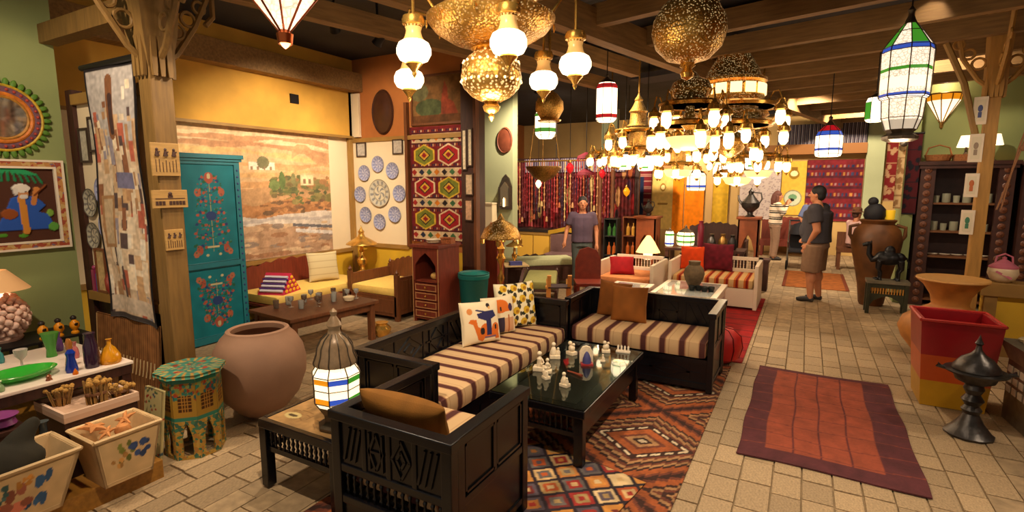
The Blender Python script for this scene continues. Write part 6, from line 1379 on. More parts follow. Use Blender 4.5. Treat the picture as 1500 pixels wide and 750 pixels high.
ewer('dark metal ewer with curved handle on the arched stool', (-.86, 10.2, 1.18), .95); ewer('smaller dark ewer on the arched stool behind the shaded lamp', (-2.42, 9.25, 1.20), .55)
for lab, x_, y_, h_, c1, c2 in (('tall dark stand with green and orange bottles beside the man in purple', -3.15, 9.5, 1.12, (34, 34, 30), (60, 110, 50)), ('tall brown carved stand next to the dark bottle stand', -2.85, 9.7, 1.15, (120, 66, 36), (206, 150, 60))):
    t = thing('bottle_stand', lab, 'stand', (x_, y_, 0)); m_ = mat('stand%d' % c1[0], c1, .5)
    MB().box(-.13, .1, 0, .13, .12, h_).box(-.13, -.12, 0, -.11, .1, h_).box(.11, -.12, 0, .13, .1, h_).build('case', m_, t)
    for z in (.02, .42, .78, h_-.02): MB().box(-.11, -.12, z, .11, .1, z+.02).build('shelf', m_, t)
    for z in (.44, .80):
        for q in (-.05, .05): MB().lathe([(.035, z), (.035, z+.14), (.012, z+.18), (.012, z+.23)], 10, (q, -.02, 0)).build('bottle', mat('bottle%d%d' % (c2[0], int(z*10)), c2 if z > .5 else (200, 100, 40), .3), t)
# display partition in the middle distance
struct(MB().box(-4.4, 13.06, 0, -1.55, 13.16, 2.35).build('wall_display', mat('display_partition', (190, 150, 92), .8)))
def hang(name, label, cv, x, y, z, group=None, fold=0.): tag(sheet(name, cv, (lambda u, v, h: (u, -h+fold*np.sin(u*22), v)), PAINT, None, .012, (x, y, z), smooth=fold > 0), label, 'textile', group)
c = Cv(.78, 1.45, .02, (116, 30, 36))
for k in range(9): c.rect(0, .1+k*.15, .78, .15+k*.15, (190, 140, 120)); c.rect(0, .115+k*.15, .78, .13+k*.15, (120, 40, 44))
c.rect(.5, 0, .58, 1.3, (30, 40, 70)); hang('striped_carpet', 'dark red carpet with pale stripes hanging in the middle distance', c, -4.13, 13.03, .64)
c = plain(.5, 1.5, (222, 182, 100), .06); c.ell(.26, 1.02, .07, .1, (150, 110, 40)).ell(.26, 1.02, .045, .06, (250, 220, 150)).line((.16, .62), (.36, .62), .05, (150, 110, 50)).ell(.05, 1.5, .1, .16, (150, 100, 50)); hang('cream_panel', 'cream panel with a brass emblem between red carpet and orange cloth', c, -3.33, 13.03, .66)
hang('orange_cloth', 'narrow bright orange cloth hanging beside the cream panel', plain(.26, 1.40, (236, 128, 10), .08), -2.83, 13.02, .58, 'orange cloths', .012); hang('orange_cloth', 'wide bright orange cloth hanging next to the narrow one', plain(.44, 1.45, (240, 130, 8), .08), -2.55, 13.02, .60, 'orange cloths', .012)
c = plain(.34, 1.35, (206, 160, 40), .08); hang('mustard_cloth', 'mustard cloth hanging near the white curtain', c, -1.92, 13.02, .75, fold=.01)
lantern('hanging_lantern', 'lit glass lantern hanging before the orange cloths', (-1.98, 11.2, 1.62), .19, [(.9, 0), (1.0, .3), (1.0, 1.6), (.8, 1.9)], 6, ((.35, .6, [GLOWB]),), chain=1.9, cap=TIN)
c = Cv(.96, 1.30, .02, (196, 178, 168)); r2 = random.Random(8)
for k in range(260): c.ell(r2.random()*.96, r2.random()*1.3, .018, .012, (150, 130, 130))
hang('white_curtain', 'white lace curtain on the far wall left of the yellow strip', c, -1.56, 15.15, .85, fold=.015)
c = plain(.54, 1.35, (226, 176, 66), .05); c.ell(.27, 1.02, .12, .12, (150, 112, 30)).ell(.27, 1.04, .08, .07, (250, 230, 170)).rect(.2, 1.12, .34, 1.2, (140, 100, 30)); c.ell(.27, .42, .21, .21, (150, 140, 100)).ell(.27, .42, .18, .18, (196, 200, 170)).ell(.27, .45, .1, .07, (110, 150, 110)); hang('yellow_strip', 'yellow panel with a brass ring and green plate on the far wall', c, -.585, 15.17, .98)
c = Cv(1.18, 1.5, .02, (116, 32, 38))
for k, zz in enumerate((.05, .3, .55, .8, 1.05, 1.25)):
    c.rect(0, zz, 1.18, zz+.05, (80, 30, 40))
    for q in range(14): c.rect(q*.085, zz+.06, q*.085+.045, zz+.13, [(40, 44, 80), (180, 120, 60), (150, 110, 110), (60, 60, 90)][(q+k) % 4])
c.noise(.15, .05); hang('red_kilim', 'large red kilim with blue motifs on the far wall', c, -.03, 15.17, .85)
o = MB()
for k in range(34): o.box(-.73+k*.055, -.02+.015*(k % 2), 2.74, -.675+k*.055, .015*(k % 2), 3.22)
tag(o.build('striped_valance', stripe_mat('grey_striped_cloth', .08, [(0, (60, 56, 70)), (.4, (170, 160, 160)), (.6, (70, 66, 84)), (.9, (150, 130, 120))]), None, loc=(0, 14.95, -.02)), 'grey striped valance above the far beam', 'valance')
# furniture near the people
t = thing('dark_settee', 'dark red brown carved settee behind the stroller', 'settee', (-.35, 14.6, 0)); MB().prism(carved_back(1.2, .3, .95), .1, .16).build('carved_back', REDW, t); MB().box(-.6, -.3, .25, .6, .1, .40).build('seat', REDW, t)
for a_ in (-.55, .55):
    for b_ in (-.27, .08): MB().box(a_-.03, b_-.03, 0, a_+.03, b_+.03, .25).build('leg', REDW, t)
o = MB().ball((0, 0, .12), .13, sc=(1, .6, .9)).build('orange_pouch', mat('orange_pouch', (226, 110, 20), .6), None, True, (-.12, 14.5, .40)); tag(o, 'orange cushion on the dark settee', 'cushion')
t = thing('low_chair', 'low brown wooden seat where the person in a hat sits', 'chair', (.92, 12.9, 0)); MB().box(-.3, -.25, .36, .3, .25, .44).build('seat', MIDW, t); MB().box(-.3, .2, .44, .3, .25, .75).build('backrest', MIDW, t)
for a_ in (-.26, .26):
    for b_ in (-.2, .2): MB().box(a_-.03, b_-.03, 0, a_+.03, b_+.03, .36).build('leg', MIDW, t)
t = thing('dark_chest', 'small dark chest beside the white sofa arm', 'chest', (-.62, 9.6, 0)); MB().box(-.14, -.14, 0, .14, .14, .48).build('body', DARKW, t); MB().box(-.16, -.16, .48, .16, .16, .52).build('lid', DARKW, t)
t = thing('stroller', 'black baby stroller behind the man in grey', 'stroller', (-.08, 12.4, 0)); BK_ = mat('black_fabric', (30, 28, 34), .8)
for a_ in (-.2, .2):
    for b_ in (-.25, .25): MB().lathe([(.09, -.02), (.1, 0), (.09, .02)], 16, (a_, b_, .1), M=Matrix.Rotation(PI/2, 3, 'Y')).build('wheel', IRON, t, True)
    MB().tube([(a_, -.25, .1), (a_, .1, .5), (a_, .4, .98)], .014).tube([(a_, .25, .1), (a_, -.05, .55)], .014).build('frame_tube', STEEL, t)
MB().box(-.18, -.2, .35, .18, .2, .42).build('seat', BK_, t, bevel=.02); MB().cb(0, .22, .65, .36, .05, .5, rx=-.3).build('backrest', BK_, t); MB().lathe([(.0, .25), (.15, .2), (.24, .05), (.25, 0)], 16, (0, .1, .72), sx=.8).build('canopy', BK_, t, True); MB().tube([(-.2, .4, .98), (.2, .4, .98)], .018).build('handle', BK_, t)
struct(MB().box(-4.62, 12.9, 0, -4.22, 13.06, 3.6).build('trim_4', PALEGREEN))
t = thing('dark_sofa', 'dark brown carved sofa behind the long dark table', 'sofa', (-1.55, 11.2, 0)); MB().prism(carved_back(1.1, .3, .98), .2, .26).build('carved_back', DARKW, t); MB().box(-.55, -.3, .1, .55, .2, .45).build('seat', DARKW, t, bevel=.02)
for s_ in (-1, 1): MB().box(s_*.55-.04, -.3, 0, s_*.55+.04, .26, .66).build('arm', DARKW, t, bevel=.015)
for k, (x_, y_) in enumerate(((-3.62, 10.1), (-3.38, 10.15))):
    t = thing('carved_pole', ['slim brown carved pole right of the man in purple, left one', 'slim brown carved pole right of the man in purple, right one'][k], 'pole', (x_, y_, 0)); MB().lathe([(.06, 0), (.06, .1), (.035, .14), (.045, .6), (.035, 1.0), (.05, 1.05), (.035, 1.1), (.04, 1.9), (.05, 2.0), (0, 2.05)], 12).build('shaft', MIDW, t, True); MB().box(-.1, -.1, 0, .1, .1, .05).build('base', MIDW, t)
t = thing('brown_hood', 'brown wooden hood hanging above the cream panel', 'hood', (-2.95, 12.6, 2.12)); MB().frust(0, .62, .3, .22, .5, .24).build('hood_box', mat('tan_board', (176, 118, 60), .7), t); MB().tube([(0, 0, .2), (0, 0, 1.48)], .01, 6).build('rod', IRON, t)
# ---------------- lamps under the ceiling ----------------
AMBG = mat('amber_chimney', (226, 176, 110), .2, emit=.35, ecol=(240, 180, 100))
def globe_lamp(parent, name, o, s, glow=GLOW):
    """small pendant: brass crown, tapered chimney, glowing flattened belly, brass finial"""
    p = MB().lathe([(.012*s, .20*s), (.03*s, .195*s), (.058*s, .19*s), (.066*s, .165*s), (.062*s, .145*s), (.05*s, .14*s), (.048*s, .13*s)], 14).build(name, BRASS, parent, True, o)
    MB().lathe([(.05*s, .14*s), (.042*s, .11*s), (.05*s, .08*s), (.062*s, .058*s)], 16).build('chimney', AMBG, p, True)
    MB().lathe([(.06*s, .06*s), (.085*s, .045*s), (.098*s, .015*s), (.098*s, -.015*s), (.08*s, -.048*s), (.045*s, -.062*s)], 20).build('glass_globe', glow, p, True)
    MB().lathe([(.046*s, -.06*s), (.05*s, -.07*s), (.03*s, -.09*s), (.012*s, -.115*s), (.014*s, -.125*s), (0, -.15*s)], 12).build('finial', BRASS, p, True); return p
t = thing('brass_chandelier', 'huge pierced brass chandelier with hanging milk glass lamps over the coffee table', 'chandelier', (-1.72, 2.82, 2.13))
MB().lathe([(0, 0), (.012, .015), (.02, .03), (.012, .045), (.045, .065), (.055, .09), (.04, .11), (.06, .125)], 18).build('drop_finial', BRASS, t, True)
MB().lathe([(.06, .12), (.12, .15), (.17, .20), (.185, .26), (.175, .33), (.14, .38), (.11, .40), (.10, .42)], 36).build('pierced_bowl', PLIT, t, True)
MB().lathe([(.10, .41), (.125, .425), (.11, .45), (.13, .47)], 28).build('collar', BRASS, t, True)
MB().lathe([(.12, .44), (.24, .47), (.34, .53), (.383, .585), (.385, .60), (.33, .635), (.20, .65)], 44).build('wide_dish', PLIT2, t, True)
MB().lathe([(.20, .645), (.21, .68), (.18, .70), (.27, .71), (.30, .74), (.29, .78), (.24, .82), (.20, .90), (.10, .96), (.05, 1.05)], 36).build('upper_crown', BRASS, t, True)
MB().lathe([(.02, 1.03), (.02, 1.47)], 8).build('rod', BRASS, t)
pm = MB().ball((0, 0, 0), .009, 6, 4).build('p', mat('lit_piercing', (255, 220, 160), .4, emit=2.), None); pme = pm.data; bpy.data.objects.remove(pm)
for k in range(22):
    a = k*2*PI/22
    for r_, z_ in ((.182, .235), (.168, .345)): inst('lit_hole', pme, t, (r_*math.cos(a), r_*math.sin(a), z_))
for ang, R_, dz in ((-128, .47, .37), (180, .64, .31), (-47, .45, .35), (80, .54, .32), (31, .51, .34)):
    a = math.radians(ang); ca, sa = math.cos(a), math.sin(a)
    MB().tube([(.34*ca, .34*sa, .61), (.38*ca, .38*sa, .66), ((R_-.06)*ca, (R_-.06)*sa, dz+.42), ((R_-.02)*ca, (R_-.02)*sa, dz+.44), (R_*ca, R_*sa, dz+.36), (R_*ca, R_*sa, dz+.19)], .009, 7).build('arm', BRASS, t, True)
    globe_lamp(t, 'lamp_cap', (R_*ca, R_*sa, dz), 1.0)
for k in range(10): a = k*PI/5; MB().lathe([(0, -.05), (.008, -.03), (.006, 0)], 6, (.384*math.cos(a), .384*math.sin(a), .58)).build('drop', BRASS, t)
lamp('chandelier_light', (0, 0, -.05), 22, size=.12, parent=t)
t = thing('brass_ball_lamp', 'big pierced brass ball lamp hanging above the short black sofa', 'lamp', (-.82, 4.08, 2.50))
MB().lathe([(.0, 0), (.04, .02), (.05, .05), (.03, .08), (.055, .10), (.05, .12)], 18).build('foot', BRASS, t, True)
MB().lathe([(.05, .12), (.15, .15), (.23, .23), (.262, .33), (.25, .42), (.20, .51), (.13, .57), (.10, .62)], 36).build('pierced_ball', PLIT2, t, True)
MB().lathe([(.10, .62), (.13, .66), (.09, .72), (.03, .80), (.02, 1.1)], 20).build('neck', BRASS, t, True)
for k in range(3): a = k*2*PI/3; MB().tube([(.1*math.cos(a), .1*math.sin(a), .64), (.04*math.cos(a), .04*math.sin(a), 1.0)], .006, 5).build('chain', BRASS, t)
LITB = mat('lit_brass_window', (255, 214, 140), .4, emit=2.2, ecol=(255, 216, 150))
CREAMG = mat('fluted_cream_glass', (250, 214, 150), .4, emit=1.0, ecol=(255, 210, 140))
def tier_chandelier(label, loc, s, tiers, body, bowl=None, band=None):
    """brass body of revolution with rings of hanging lit tubes"""
    t = thing('tiered_chandelier', label, 'chandelier', loc, 0, 'tiered brass chandeliers')
    MB().lathe([(r*s, z*s) for r, z in body], 32).build('brass_body', PLIT2, t, True)
    zt = body[-1][1]*s; MB().tube([(0, 0, zt-.02), (0, 0, 3.6-loc[2])], .012, 6).build('rod', BRASS, t)
    if bowl:
        MB().lathe([(r*s, z*s) for r, z in bowl], 24).build('glass_bowl', CREAMG, t, True)
    if band:
        r, z0, z1 = band; n = 14
        for q in range(n):
            a = 2*PI*q/n; MB().cb(r*s*math.cos(a), r*s*math.sin(a), (z0+z1)/2*s, .014, r*s*.34, (z1-z0)*s, rz=a).build('lit_window', LITB, t)
    for R_, z, k, L_ in tiers:
        R_, z = R_*s, z*s
        MB().lathe([(R_*.72, z-.02), (R_*.80, z-.03), (R_*.84, z+.0), (R_*.78, z+.02), (R_*.72, z-.02)], 32).build('ring', BRASS, t, True)
        for q in range(k):
            a = 2*PI*q/k+z*3; ca, sa = math.cos(a), math.sin(a)
            MB().tube([(R_*.3*ca, R_*.3*sa, z), (R_*.75*ca, R_*.75*sa, z), (R_*.85*ca, R_*.85*sa, z+.09), (R_*.95*ca, R_*.95*sa, z+.10), (R_*ca, R_*sa, z+.03), (R_*ca, R_*sa, z-.03)], .008, 5).build('arm', BRASS, t, True)
            p = MB().lathe([(.01, .11), (.022, .095), (.03, .075), (.06, .055), (.07, .01), (.05, .0), (.03, -.01)], 14).build('lamp_cap', BRASS, t, True, (R_*ca, R_*sa, z-.11))
            MB().lathe([(.04, 0), (.05, -.04), (.046, -L_*.75), (.02, -L_)], 12).build('glass_tube', GLOW, p, True); MB().lathe([(.02, -L_), (.028, -L_-.01), (.01, -L_-.03), (0, -L_-.05)], 10).build('finial', BRASS, p, True)
    lamp('chandelier_light', (0, 0, body[0][1]*s-.12), 16, size=.15, parent=t); return t
CONE = [(0, -.50), (.03, -.46), (.02, -.42), (.14, -.34), (.20, -.24), (.16, -.16), (.08, -.12), (.10, -.06), (.30, -.02), (.40, .05), (.38, .09), (.26, .12), (.30, .16), (.34, .24), (.32, .40), (.36, .42), (.36, .45), (.30, .47), (.27, .56), (.16, .74), (.14, .80), (.17, .84), (.10, .88), (.05, .92), (.0, .96)]
tier_chandelier('largest tiered brass chandelier with a tall cone crown and lit band', (-.82, 6.62, 2.47), 1.0, ((.62, .16, 6, .15), (.56, -.04, 6, .14), (.36, -.22, 5, .13)), CONE, None, (.345, .27, .38))
tier_chandelier('brass chandelier with a fluted cream bowl below the brass ball', (-1.06, 5.48, 2.36), .78, ((.46, .22, 5, .15), (.48, -.02, 6, .15)), [(.0, -.44), (.04, -.40), (.03, -.36), (.10, -.30), (.08, -.2), (.05, -.1), (.12, -.02), (.07, .06), (.05, .2), (.20, .30), (.26, .38), (.22, .48), (.10, .54), (.06, .60), (0, .64)], [(.06, -.36), (.2, -.32), (.27, -.22), (.28, -.19), (.26, -.19)])
MINA = [(.0, -.30), (.05, -.26), (.10, -.2), (.13, -.1), (.12, .1), (.13, .14), (.16, .16), (.12, .2), (.11, .34), (.13, .36), (.09, .42), (.05, .5), (.06, .52), (.02, .58), (0, .64)]
tier_chandelier('brass chandelier with a minaret shaped stem left of the brass ball', (-2.02, 7.05, 2.36), .95, ((.40, .10, 6, .14), (.34, -.14, 6, .13)), MINA)
tier_chandelier('far brass chandelier over the white sofa', (-1.85, 8.8, 2.22), .95, ((.46, .12, 6, .14), (.36, -.14, 6, .13)), MINA, [(.05, -.4), (.18, -.36), (.24, -.26), (.22, -.25)])
tier_chandelier('furthest brass chandelier over the long dark table', (-1.05, 9.7, 2.12), 1.0, ((.46, .12, 6, .14), (.36, -.14, 6, .13)), MINA, [(.05, -.4), (.18, -.36), (.24, -.26), (.22, -.25)])
tier_chandelier('brass chandelier in the middle distance left of the white sofas', (-2.95, 8.7, 2.28), .85, ((.44, .02, 8, .13),), MINA)
tier_chandelier('low brass chandelier under the largest one', (-.62, 8.2, 2.14), .8, ((.44, .02, 8, .13),), MINA, [(.05, -.4), (.18, -.36), (.24, -.26), (.22, -.25)])
# brass bowls and glass lanterns
def hanging_bowl(label, loc, R_, m=DBRASS):
    t = thing('hanging_bowl_lamp', label, 'lamp', loc); MB().lathe([(0, -.9*R_), (.1*R_, -.85*R_), (.6*R_, -.6*R_), (1.0*R_, -.1*R_), (1.02*R_, 0), (.95*R_, 0), (.55*R_, -.5*R_), (0, -.75*R_)], 28).build('bowl', m, t, True)
    for k in range(3): a = k*2*PI/3; MB().tube([(R_*math.cos(a), R_*math.sin(a), 0), (.03*math.cos(a), .03*math.sin(a), 3.6-loc[2])], .006, 5).build('chain', m, t)
    return t
hanging_bowl('dark brass bowl lamp hanging on three chains near the counter', (-3.55, 7.35, 2.02), .27)
t = thing('brass_globe_lamp', 'small brass globe lamp right of the huge chandelier', 'lamp', (-2.52, 5.35, 2.46)); MB().lathe([(.06, -.02), (.1, 0), (.155, .10), (.15, .18), (.09, .26), (.03, .30), (.012, .34), (.012, 1.12)], 24).build('globe', BRASSP, t, True); MB().lathe([(.12, -.03), (.13, -.015), (.06, -.01)], 20).build('rim', BRASS, t, True)
lantern('hanging_lantern', 'lit glass lantern with red bands hanging left of the chandeliers', (-2.07, 5.92, 2.46), .135, [(.7, 0), (.85, .12), (.95, .3), (.95, 2.9), (.7, 3.2)], 8, ((.32, .6, [GLOWR]), (2.7, 3.1, [GLOWR])), chain=1.1, cap=TIN, glow=GLOW)
lantern('hanging_lantern', 'lit glass lantern with green bands below the brass globe', (-2.82, 5.88, 2.30), .152, [(.6, 0), (.85, .25), (.9, .5), (.9, 1.9), (.7, 2.1)], 8, ((.5, .8, [GLOWG]), (1.7, 1.95, [GLOWR, GLOWG])), chain=1.2, cap=TIN, glow=GLOW)
lantern('hanging_lantern', 'lit glass lantern with blue top hanging over the aisle before the far beam', (.21, 8.31, 2.12), .17, [(.85, 0), (.95, .2), (.95, 1.6), (.8, 1.95), (.35, 2.4)], 8, ((.45, .65, [GLOWB]), (1.6, 1.95, [GLOWB]), (1.95, 2.4, [GLOWR])), chain=1.35, cap=TIN, glow=GLOW, power=8)
lantern('hanging_lantern', 'small lit glass lantern with green panes beside the tall aisle lantern', (.62, 7.42, 2.46), .10, [(.8, 0), (1, .3), (1, 2.2), (.8, 2.7)], 6, ((.3, 2.2, [GLOW, GLOWG]),), chain=1.1, cap=TIN, glow=GLOW)
t = lantern('tall_lantern', 'tall two part glass lantern with blue bands hanging over the aisle', (.64, 5.45, 2.10), .175, [(.62, .55), (.80, 1.1), (.86, 1.95), (.95, 2.0), (1.0, 2.08), (1.02, 4.1), (.98, 4.3), (.5, 5.0), (.24, 5.35)], 8,
    ((2.05, 2.2, [GLOWB]), (4.1, 4.35, [GLOWB]), (4.35, 5.4, [GLOWG, LACE]), (3.2, 3.35, [GLOWG]), (3.35, 4.1, [LACE]), (2.9, 3.2, [LACE]), (2.2, 2.4, [LACE]), (2.4, 2.9, [GLOW2]), (1.0, 1.95, [LACE]), (.55, 1.0, [mat('silvered_glass', (196, 186, 176), .3, emit=.5, ecol=(240, 220, 190))])), chain=1.45, cap=TIN, glow=GLOW,
    base=[(.0, -.02), (.5, 0), (.72, .1), (.74, .25), (.5, .4), (.62, .55)])
lamp('lantern_light', (0, 0, -.1), 14, size=.1, parent=t)
lantern('pyramid_lantern', 'inverted pyramid glass lantern with green and blue panes at the top edge', (-1.96, 1.55, 2.375), .175, [(.08, 0), (1.0, 1.15), (1.0, 1.7), (.5, 2.4)], 8, ((.82, 1.15, [GLOWG, LACE, LACE, GLOWB]),), chain=1.25, cap=COPPER, glow=LACE, power=6)
MB().lathe([(0, -.06), (.03, -.04), (.035, 0), (.02, .02)], 10).build('copper_tip', COPPER, bpy.data.objects['pyramid_lantern'], True)
# small coloured lights in the far shop
for k, (x_, y_, z_, g_) in enumerate(((-3.55, 10.0, 1.95, GLOWR), (-3.05, 10.0, 1.60, GLOWA), (-4.9, 9.9, 1.75, GLOW2), (-3.35, 7.9, 2.0, GLOWR))):
    t = thing('small_pendant', ['red star lamp hanging right of the strands', 'amber pendant lamp near the bottle stands', 'white bulb pendant before the strands', 'red pendant lamp left of the white sofas'][k], 'lamp', (x_, y_, z_)); MB().lathe([(0, -.09), (.05, -.04), (.07, .02), (.04, .07), (.02, .09)], 8).build('glass', g_, t, True); MB().lathe([(.02, .09), (.035, .10), (.015, .14)], 10).build('cap', DBRASS, t); MB().tube([(0, 0, .12), (0, 0, 3.6-z_)], .005, 5).build('cord', IRON, t)
for k, (x_, y_, z_, nm) in enumerate(((-2.55, 8.2, 1.98, 'left of the far brass chandelier'), (-2.25, 8.35, 1.96, 'under the minaret shaped chandelier'), (-1.45, 10.6, 1.86, 'before the mustard cloth'), (-.75, 9.0, 1.98, 'near the white lace curtain'))):
    lantern('hanging_lantern', 'clear lit glass lantern hanging '+nm, (x_, y_, z_), .13, [(.8, 0), (1, .3), (1, 1.5), (.8, 1.8)], 6, ((.3, .5, [GLOWG, GLOW2]),), chain=1, cap=TIN, glow=GLOW)
for k, (x_, z_) in enumerate(((-3.62, 2.22), (-3.62, 1.92))):
    t = thing('fringed_shade', ['dark red fringed hanging shade beside the strands, upper one', 'dark red fringed hanging shade beside the strands, lower one'][k], 'lamp', (x_, 9.3, z_)); MB().lathe([(.17, 0), (.16, .05), (.06, .10), (.02, .12)], 20).build('shade', mat('dark_red_shade', (110, 14, 34), .7), t, True); MB().tube([(0, 0, .1), (0, 0, (3.6-z_) if k == 0 else .24)], .006, 5).build('cord', IRON, t)
    for q in range(16): a = q*PI/8; MB().box(.16*math.cos(a)-.006, .16*math.sin(a)-.006, -.05, .16*math.cos(a)+.006, .16*math.sin(a)+.006, .002).build('fringe', mat('red_fringe', (150, 30, 44), .8), t)
# ---------------- people ----------------
SKIN = mat('skin', (196, 128, 90), .6); 
def person(label, loc, rz, H, shirt, trousers, hair, P, skin=SKIN, shoes=(40, 34, 32), long_hair=False, hat=None, stout=1., skirt=None, short=False, sleeve=.55, stripes=False):
    t = thing('person', label, 'person', loc, rz); t.scale = (H/1.75,)*3; w = stout
    hip = P.get('hip', .95); dz = hip-.95; V = lambda p: (p[0], p[1], p[2]+dz)
    sh = {1: V((.19*w, 0, 1.42)), -1: V((-.19*w, 0, 1.42))}; b = MB(); cl = MB(); tr = MB(); so = MB()
    hx, hy, hz = P.get('head', (0, -.02, 1.63)); hz += dz
    Rh = Matrix.Rotation(P.get('turn', 0), 3, 'Z')
    def hp(x, y, z): q = Rh @ Vector((x, y, z)); return (hx+q.x, hy+q.y, hz+q.z)
    b.ball((hx, hy, hz+.02), .098, 18, 12, (.82, .98, 1.15), M=Rh); b.ball(hp(0, -.025, -.05), .068, 14, 9, (.85, .95, .95), M=Rh)
    b.tube([hp(0, -.09, .03), hp(0, -.115, -.005), hp(0, -.10, -.015)], [.010, .017, .012], 8)
    for s in (-1, 1): b.ball(hp(s*.085, .01, .005), .026, 8, 6, (.4, .8, 1.2), M=Rh); b.ball(hp(s*.03, -.075, .03), .016, 8, 6)
    b.tube([V((0, .01, 1.42)), (hx, hy+.01, hz-.06)], [.062, .055], 10)
    tor = [V((0, 0, .92)), V((0, 0, 1.05)), V((0, -.01, 1.22)), V((0, 0, 1.38)), V((0, 0, 1.46))]; rad = [.145*w, .135*w, .145*w, .14*w, .07]
    for x in (-.055, .055): 
        b.tube([(p[0]+x*w, p[1], p[2]) for p in tor], [r*.9 for r in rad], 14); cl.tube([(p[0]+x*w, p[1], p[2]) for p in tor[:5]], [r*.9+.022 for r in rad], 14)
    if w > 1.05: b.ball(V((0, -.09, 1.10)), .17, 14, 10, (1.1, .8, 1)); cl.ball(V((0, -.095, 1.10)), .19, 14, 10, (1.1, .8, 1))
    for s, k in ((1, 'L'), (-1, 'R')):
        el, wr = P['arm'+k]; el = V(el); wr = V(wr); a = sh[s]
        b.tube([(a[0]*.7, a[1], a[2]), a, el, wr], [.065*w, .056*w, .042*w, .028], 10); b.ball(el, .043*w)
        e = tuple(a[i]+(el[i]-a[i])*sleeve/.55*.62 for i in range(3)); cl.tube([(a[0]*.6, a[1], a[2]-.01), a, e], [.085*w, .078*w, .074*w], 12); cl.ball(a, .077*w)
        if sleeve > .9: cl.tube([a, el, tuple(el[i]+(wr[i]-el[i])*.8 for i in range(3))], [.07*w, .058*w, .045], 10)
        d = Vector(wr)-Vector(el); d.normalize(); side = Vector((0, 1, 0)) if abs(d.y) < .8 else Vector((1, 0, 0)); side = (side-d*side.dot(d)).normalized(); nrm = d.cross(side)
        b.tube([Vector(wr)-d*.01, Vector(wr)+d*.05, Vector(wr)+d*.095], [.028, .040, .036], 10)
        for q in range(4):
            o = Vector(wr)+d*.085+side*(-.027+q*.018); L_ = [.065, .078, .073, .058][q]; b.tube([o, o+d*L_*.55+nrm*.004*s, o+d*L_*.95+nrm*.022*s], [.0105, .0095, .008], 7)
        o = Vector(wr)+d*.03-side*.032; b.tube([o, o+d*.03-side*.022, o+d*.06-side*.026], [.013, .011, .009], 7)
    for s, k in ((1, 'L'), (-1, 'R')):
        kn, an, toe = P['leg'+k]; hj = V((s*.095*w, 0, .90)); kn = tuple(kn); 
        b.tube([hj, kn, an], [.09*w, .058*w, .042], 12); b.ball(kn, .058*w); mid = tuple(kn[i]+(an[i]-kn[i])*.3+(.012 if i == 1 else 0) for i in range(3)); b.ball(mid, .058*w, 10, 8, (1, 1, 1.6))
        f = Vector(toe)-Vector(an); f.z = 0; f.normalize(); so.tube([(an[0]-f.x*.05, an[1]-f.y*.05, .035), (an[0]+f.x*.05, an[1]+f.y*.05, .045), (an[0]+f.x*.13, an[1]+f.y*.13, .034), (an[0]+f.x*.19, an[1]+f.y*.19, .028)], [.034, .044, .042, .026], 10); b.tube([an, (an[0], an[1], .05)], [.04, .04], 8)
        end = 1.0 if not short else 0.
        if skirt is None:
            if short: tr.tube([hj, tuple(hj[i]+(kn[i]-hj[i])*.6 for i in range(3)), (kn[0], kn[1], kn[2]-.03)], [.115*w, .11*w, .105*w], 12)
            else: tr.tube([hj, kn, (an[0], an[1], max(.08, an[2]-.01))], [.11*w, .082*w, .072], 12); tr.ball(kn, .082*w)
    tr.tube([V((-.05, 0, .84)), V((-.05, 0, .96))], [.14*w, .125*w], 12); tr.tube([V((.05, 0, .84)), V((.05, 0, .96))], [.14*w, .125*w], 12)
    if skirt: tr.lathe([(.17*w, 1.04+dz), (.19*w, .9+dz), (.2*w, .6), (.19*w, skirt), (.17*w, skirt)], 20)
    remesh(b, 'body', skin, t, .010, 2); c_ = remesh(cl, 'shirt', shirt, t, .014, 4); remesh(tr, 'trousers' if not skirt else 'skirt', trousers, t, .016, 4); remesh(so, 'shoes', mat('shoe%d' % shoes[0], shoes, .6), t, .010, 2)
    hm = mat('hair%d' % hair[0], hair, .7, var=.3, scale=60); h = MB(); h.ball(hp(0, .022, .055), .108, 18, 12, (.86, .98, .98), M=Rh)
    if long_hair: h.tube([hp(0, .06, .05), hp(0, .10, -.08), hp(0, .12, -.2)], [.085, .08, .05], 12); h.tube([hp(-.07, .03, .02), hp(-.085, .04, -.15)], [.04, .035]); h.tube([hp(.07, .03, .02), hp(.085, .04, -.15)], [.04, .035])
    else: h.ball(hp(0, .05, .0), .09, 14, 10, (.9, .8, .9), M=Rh)
    # keep the face clear: shift hair back where the face is
    remesh(h, 'hair', hm, t, .010, 2)
    for s in (-1, 1): MB().ball(hp(s*.031, -.088, .030), .0085, 8, 6).build('eye', mat('eye_dark', (30, 20, 18), .2), t, True)
    MB().ball(hp(0, -.088, -.052), .02, 10, 6, (1.1, .35, .35), M=Rh).build('lips', mat('lips', (150, 74, 62), .5), t, True)
    if hat: MB().lathe([(.17, .06), (.16, .075), (.105, .08), (.10, .15), (.06, .185), (0, .19)], 20, (hx, hy+.01, hz), M=Rh).build('hat', hat, t, True)
    return t
std_leg = dict(legL=((.10, -.02, .50), (.11, 0, .09), (.12, -.2, .03)), legR=((-.10, -.02, .50), (-.11, .02, .09), (-.12, -.2, .03)))
GREYT = mat('grey_tshirt', (62, 58, 64), .9, var=.08, scale=20); KHAKI = mat('khaki_cloth', (140, 108, 84), .9, var=.08, scale=20)
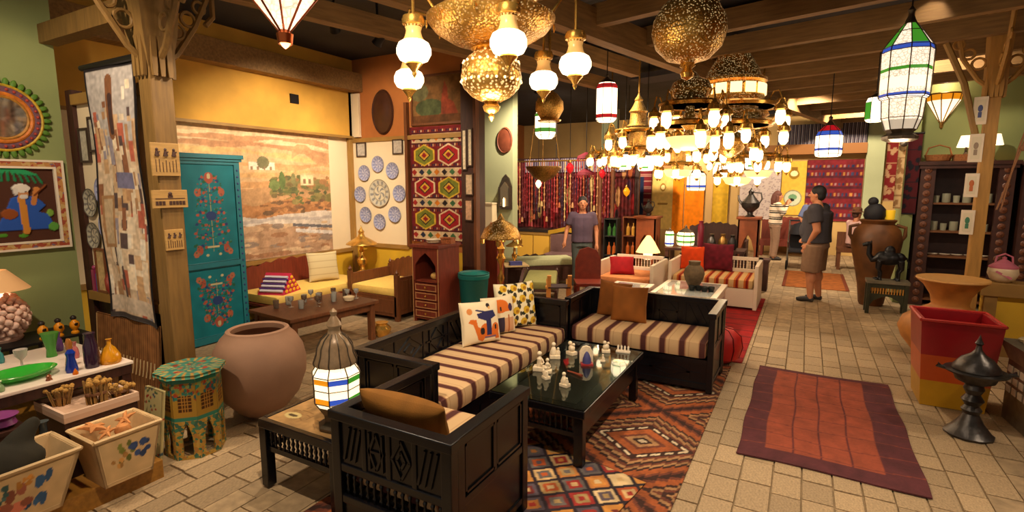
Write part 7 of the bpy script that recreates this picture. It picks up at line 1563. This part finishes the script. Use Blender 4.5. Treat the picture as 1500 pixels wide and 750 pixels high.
person('stout man in a dark grey t-shirt and khaki shorts standing in the aisle', (.17, 9.03, .0), -PI/2-.25, 1.70, GREYT, KHAKI, (22, 18, 18),
    dict(armL=((.27, .06, 1.12), (.22, -.06, .90)), armR=((-.27, .02, 1.12), (-.18, -.16, .98)), legL=((.11, -.03, .50), (.12, 0, .09), (.14, -.2, .03)), legR=((-.10, .0, .50), (-.11, .06, .09), (-.13, -.14, .03)), head=(0, -.04, 1.63)), stout=1.3, short=True)
MB().tube([(0, 0, 0), (.001, 0, 0)], .001).build('x', GREYT); bpy.data.objects.remove(bpy.data.objects['x'])
STT = stripe_mat('black_white_striped_top', .16, [(0, (226, 204, 176)), (.55, (40, 34, 34)), (.75, (226, 204, 176)), (.85, (60, 50, 48))], 'Z')
person('woman with long brown hair in a striped top raising a camera', (-.60, 13.62, 0), PI/2+.3, 1.58, STT, KHAKI, (92, 48, 34),
    dict(armL=((.24, -.12, 1.20), (.08, -.26, 1.46)), armR=((-.24, -.12, 1.20), (-.06, -.26, 1.46)), head=(0, -.03, 1.62), **std_leg), long_hair=True, sleeve=.95)
o = MB().box(-.05, -.03, 0, .05, .02, .07).lathe([(.025, 0), (.025, .04)], 12, (0, -.03, .035), M=Matrix.Rotation(PI/2, 3, 'X')).build('camera_body', IRON, None, loc=(-.32, 13.74, 1.36), rot=(0, 0, PI/2+.3)); tag(o, 'small dark camera held up by the woman in stripes', 'camera')
person('man in a purple grey t-shirt standing behind the daybeds', (-3.20, 8.10, 0), .45, 1.53, mat('purple_tshirt', (84, 66, 82), .9, var=.08, scale=20), mat('grey_jeans', (76, 82, 78), .9), (36, 26, 24),
    dict(armL=((.27, .03, 1.13), (.27, -.06, .88)), armR=((-.29, .02, 1.14), (-.33, -.10, .93)), **std_leg))
person('person in a brown hat and pale pink shirt sitting on the low seat', (.92, 12.90, 0), PI-.9, 1.5, mat('pink_shirt', (214, 170, 160), .9), mat('brown_trousers', (96, 60, 44), .9), (70, 40, 28),
    dict(hip=.64, armL=((.24, -.10, 1.12), (.14, -.26, 1.00)), armR=((-.24, -.10, 1.12), (-.14, -.26, 1.00)), legL=((.12, -.42, .56), (.12, -.42, .1), (.12, -.6, .03)), legR=((-.12, -.42, .56), (-.12, -.42, .1), (-.12, -.6, .03))), hat=mat('brown_hat', (110, 66, 40), .9, var=.2, scale=40))
person('person in a light blue shirt half hidden behind the man in grey', (.16, 12.95, 0), .15, 1.55, mat('blue_shirt', (110, 120, 160), .9), mat('dark_trousers', (50, 46, 54), .9), (40, 28, 24),
    dict(armL=((.28, -.06, 1.16), (.22, -.26, 1.02)), armR=((-.30, -.06, 1.16), (-.24, -.24, 1.04)), **std_leg), sleeve=.8)
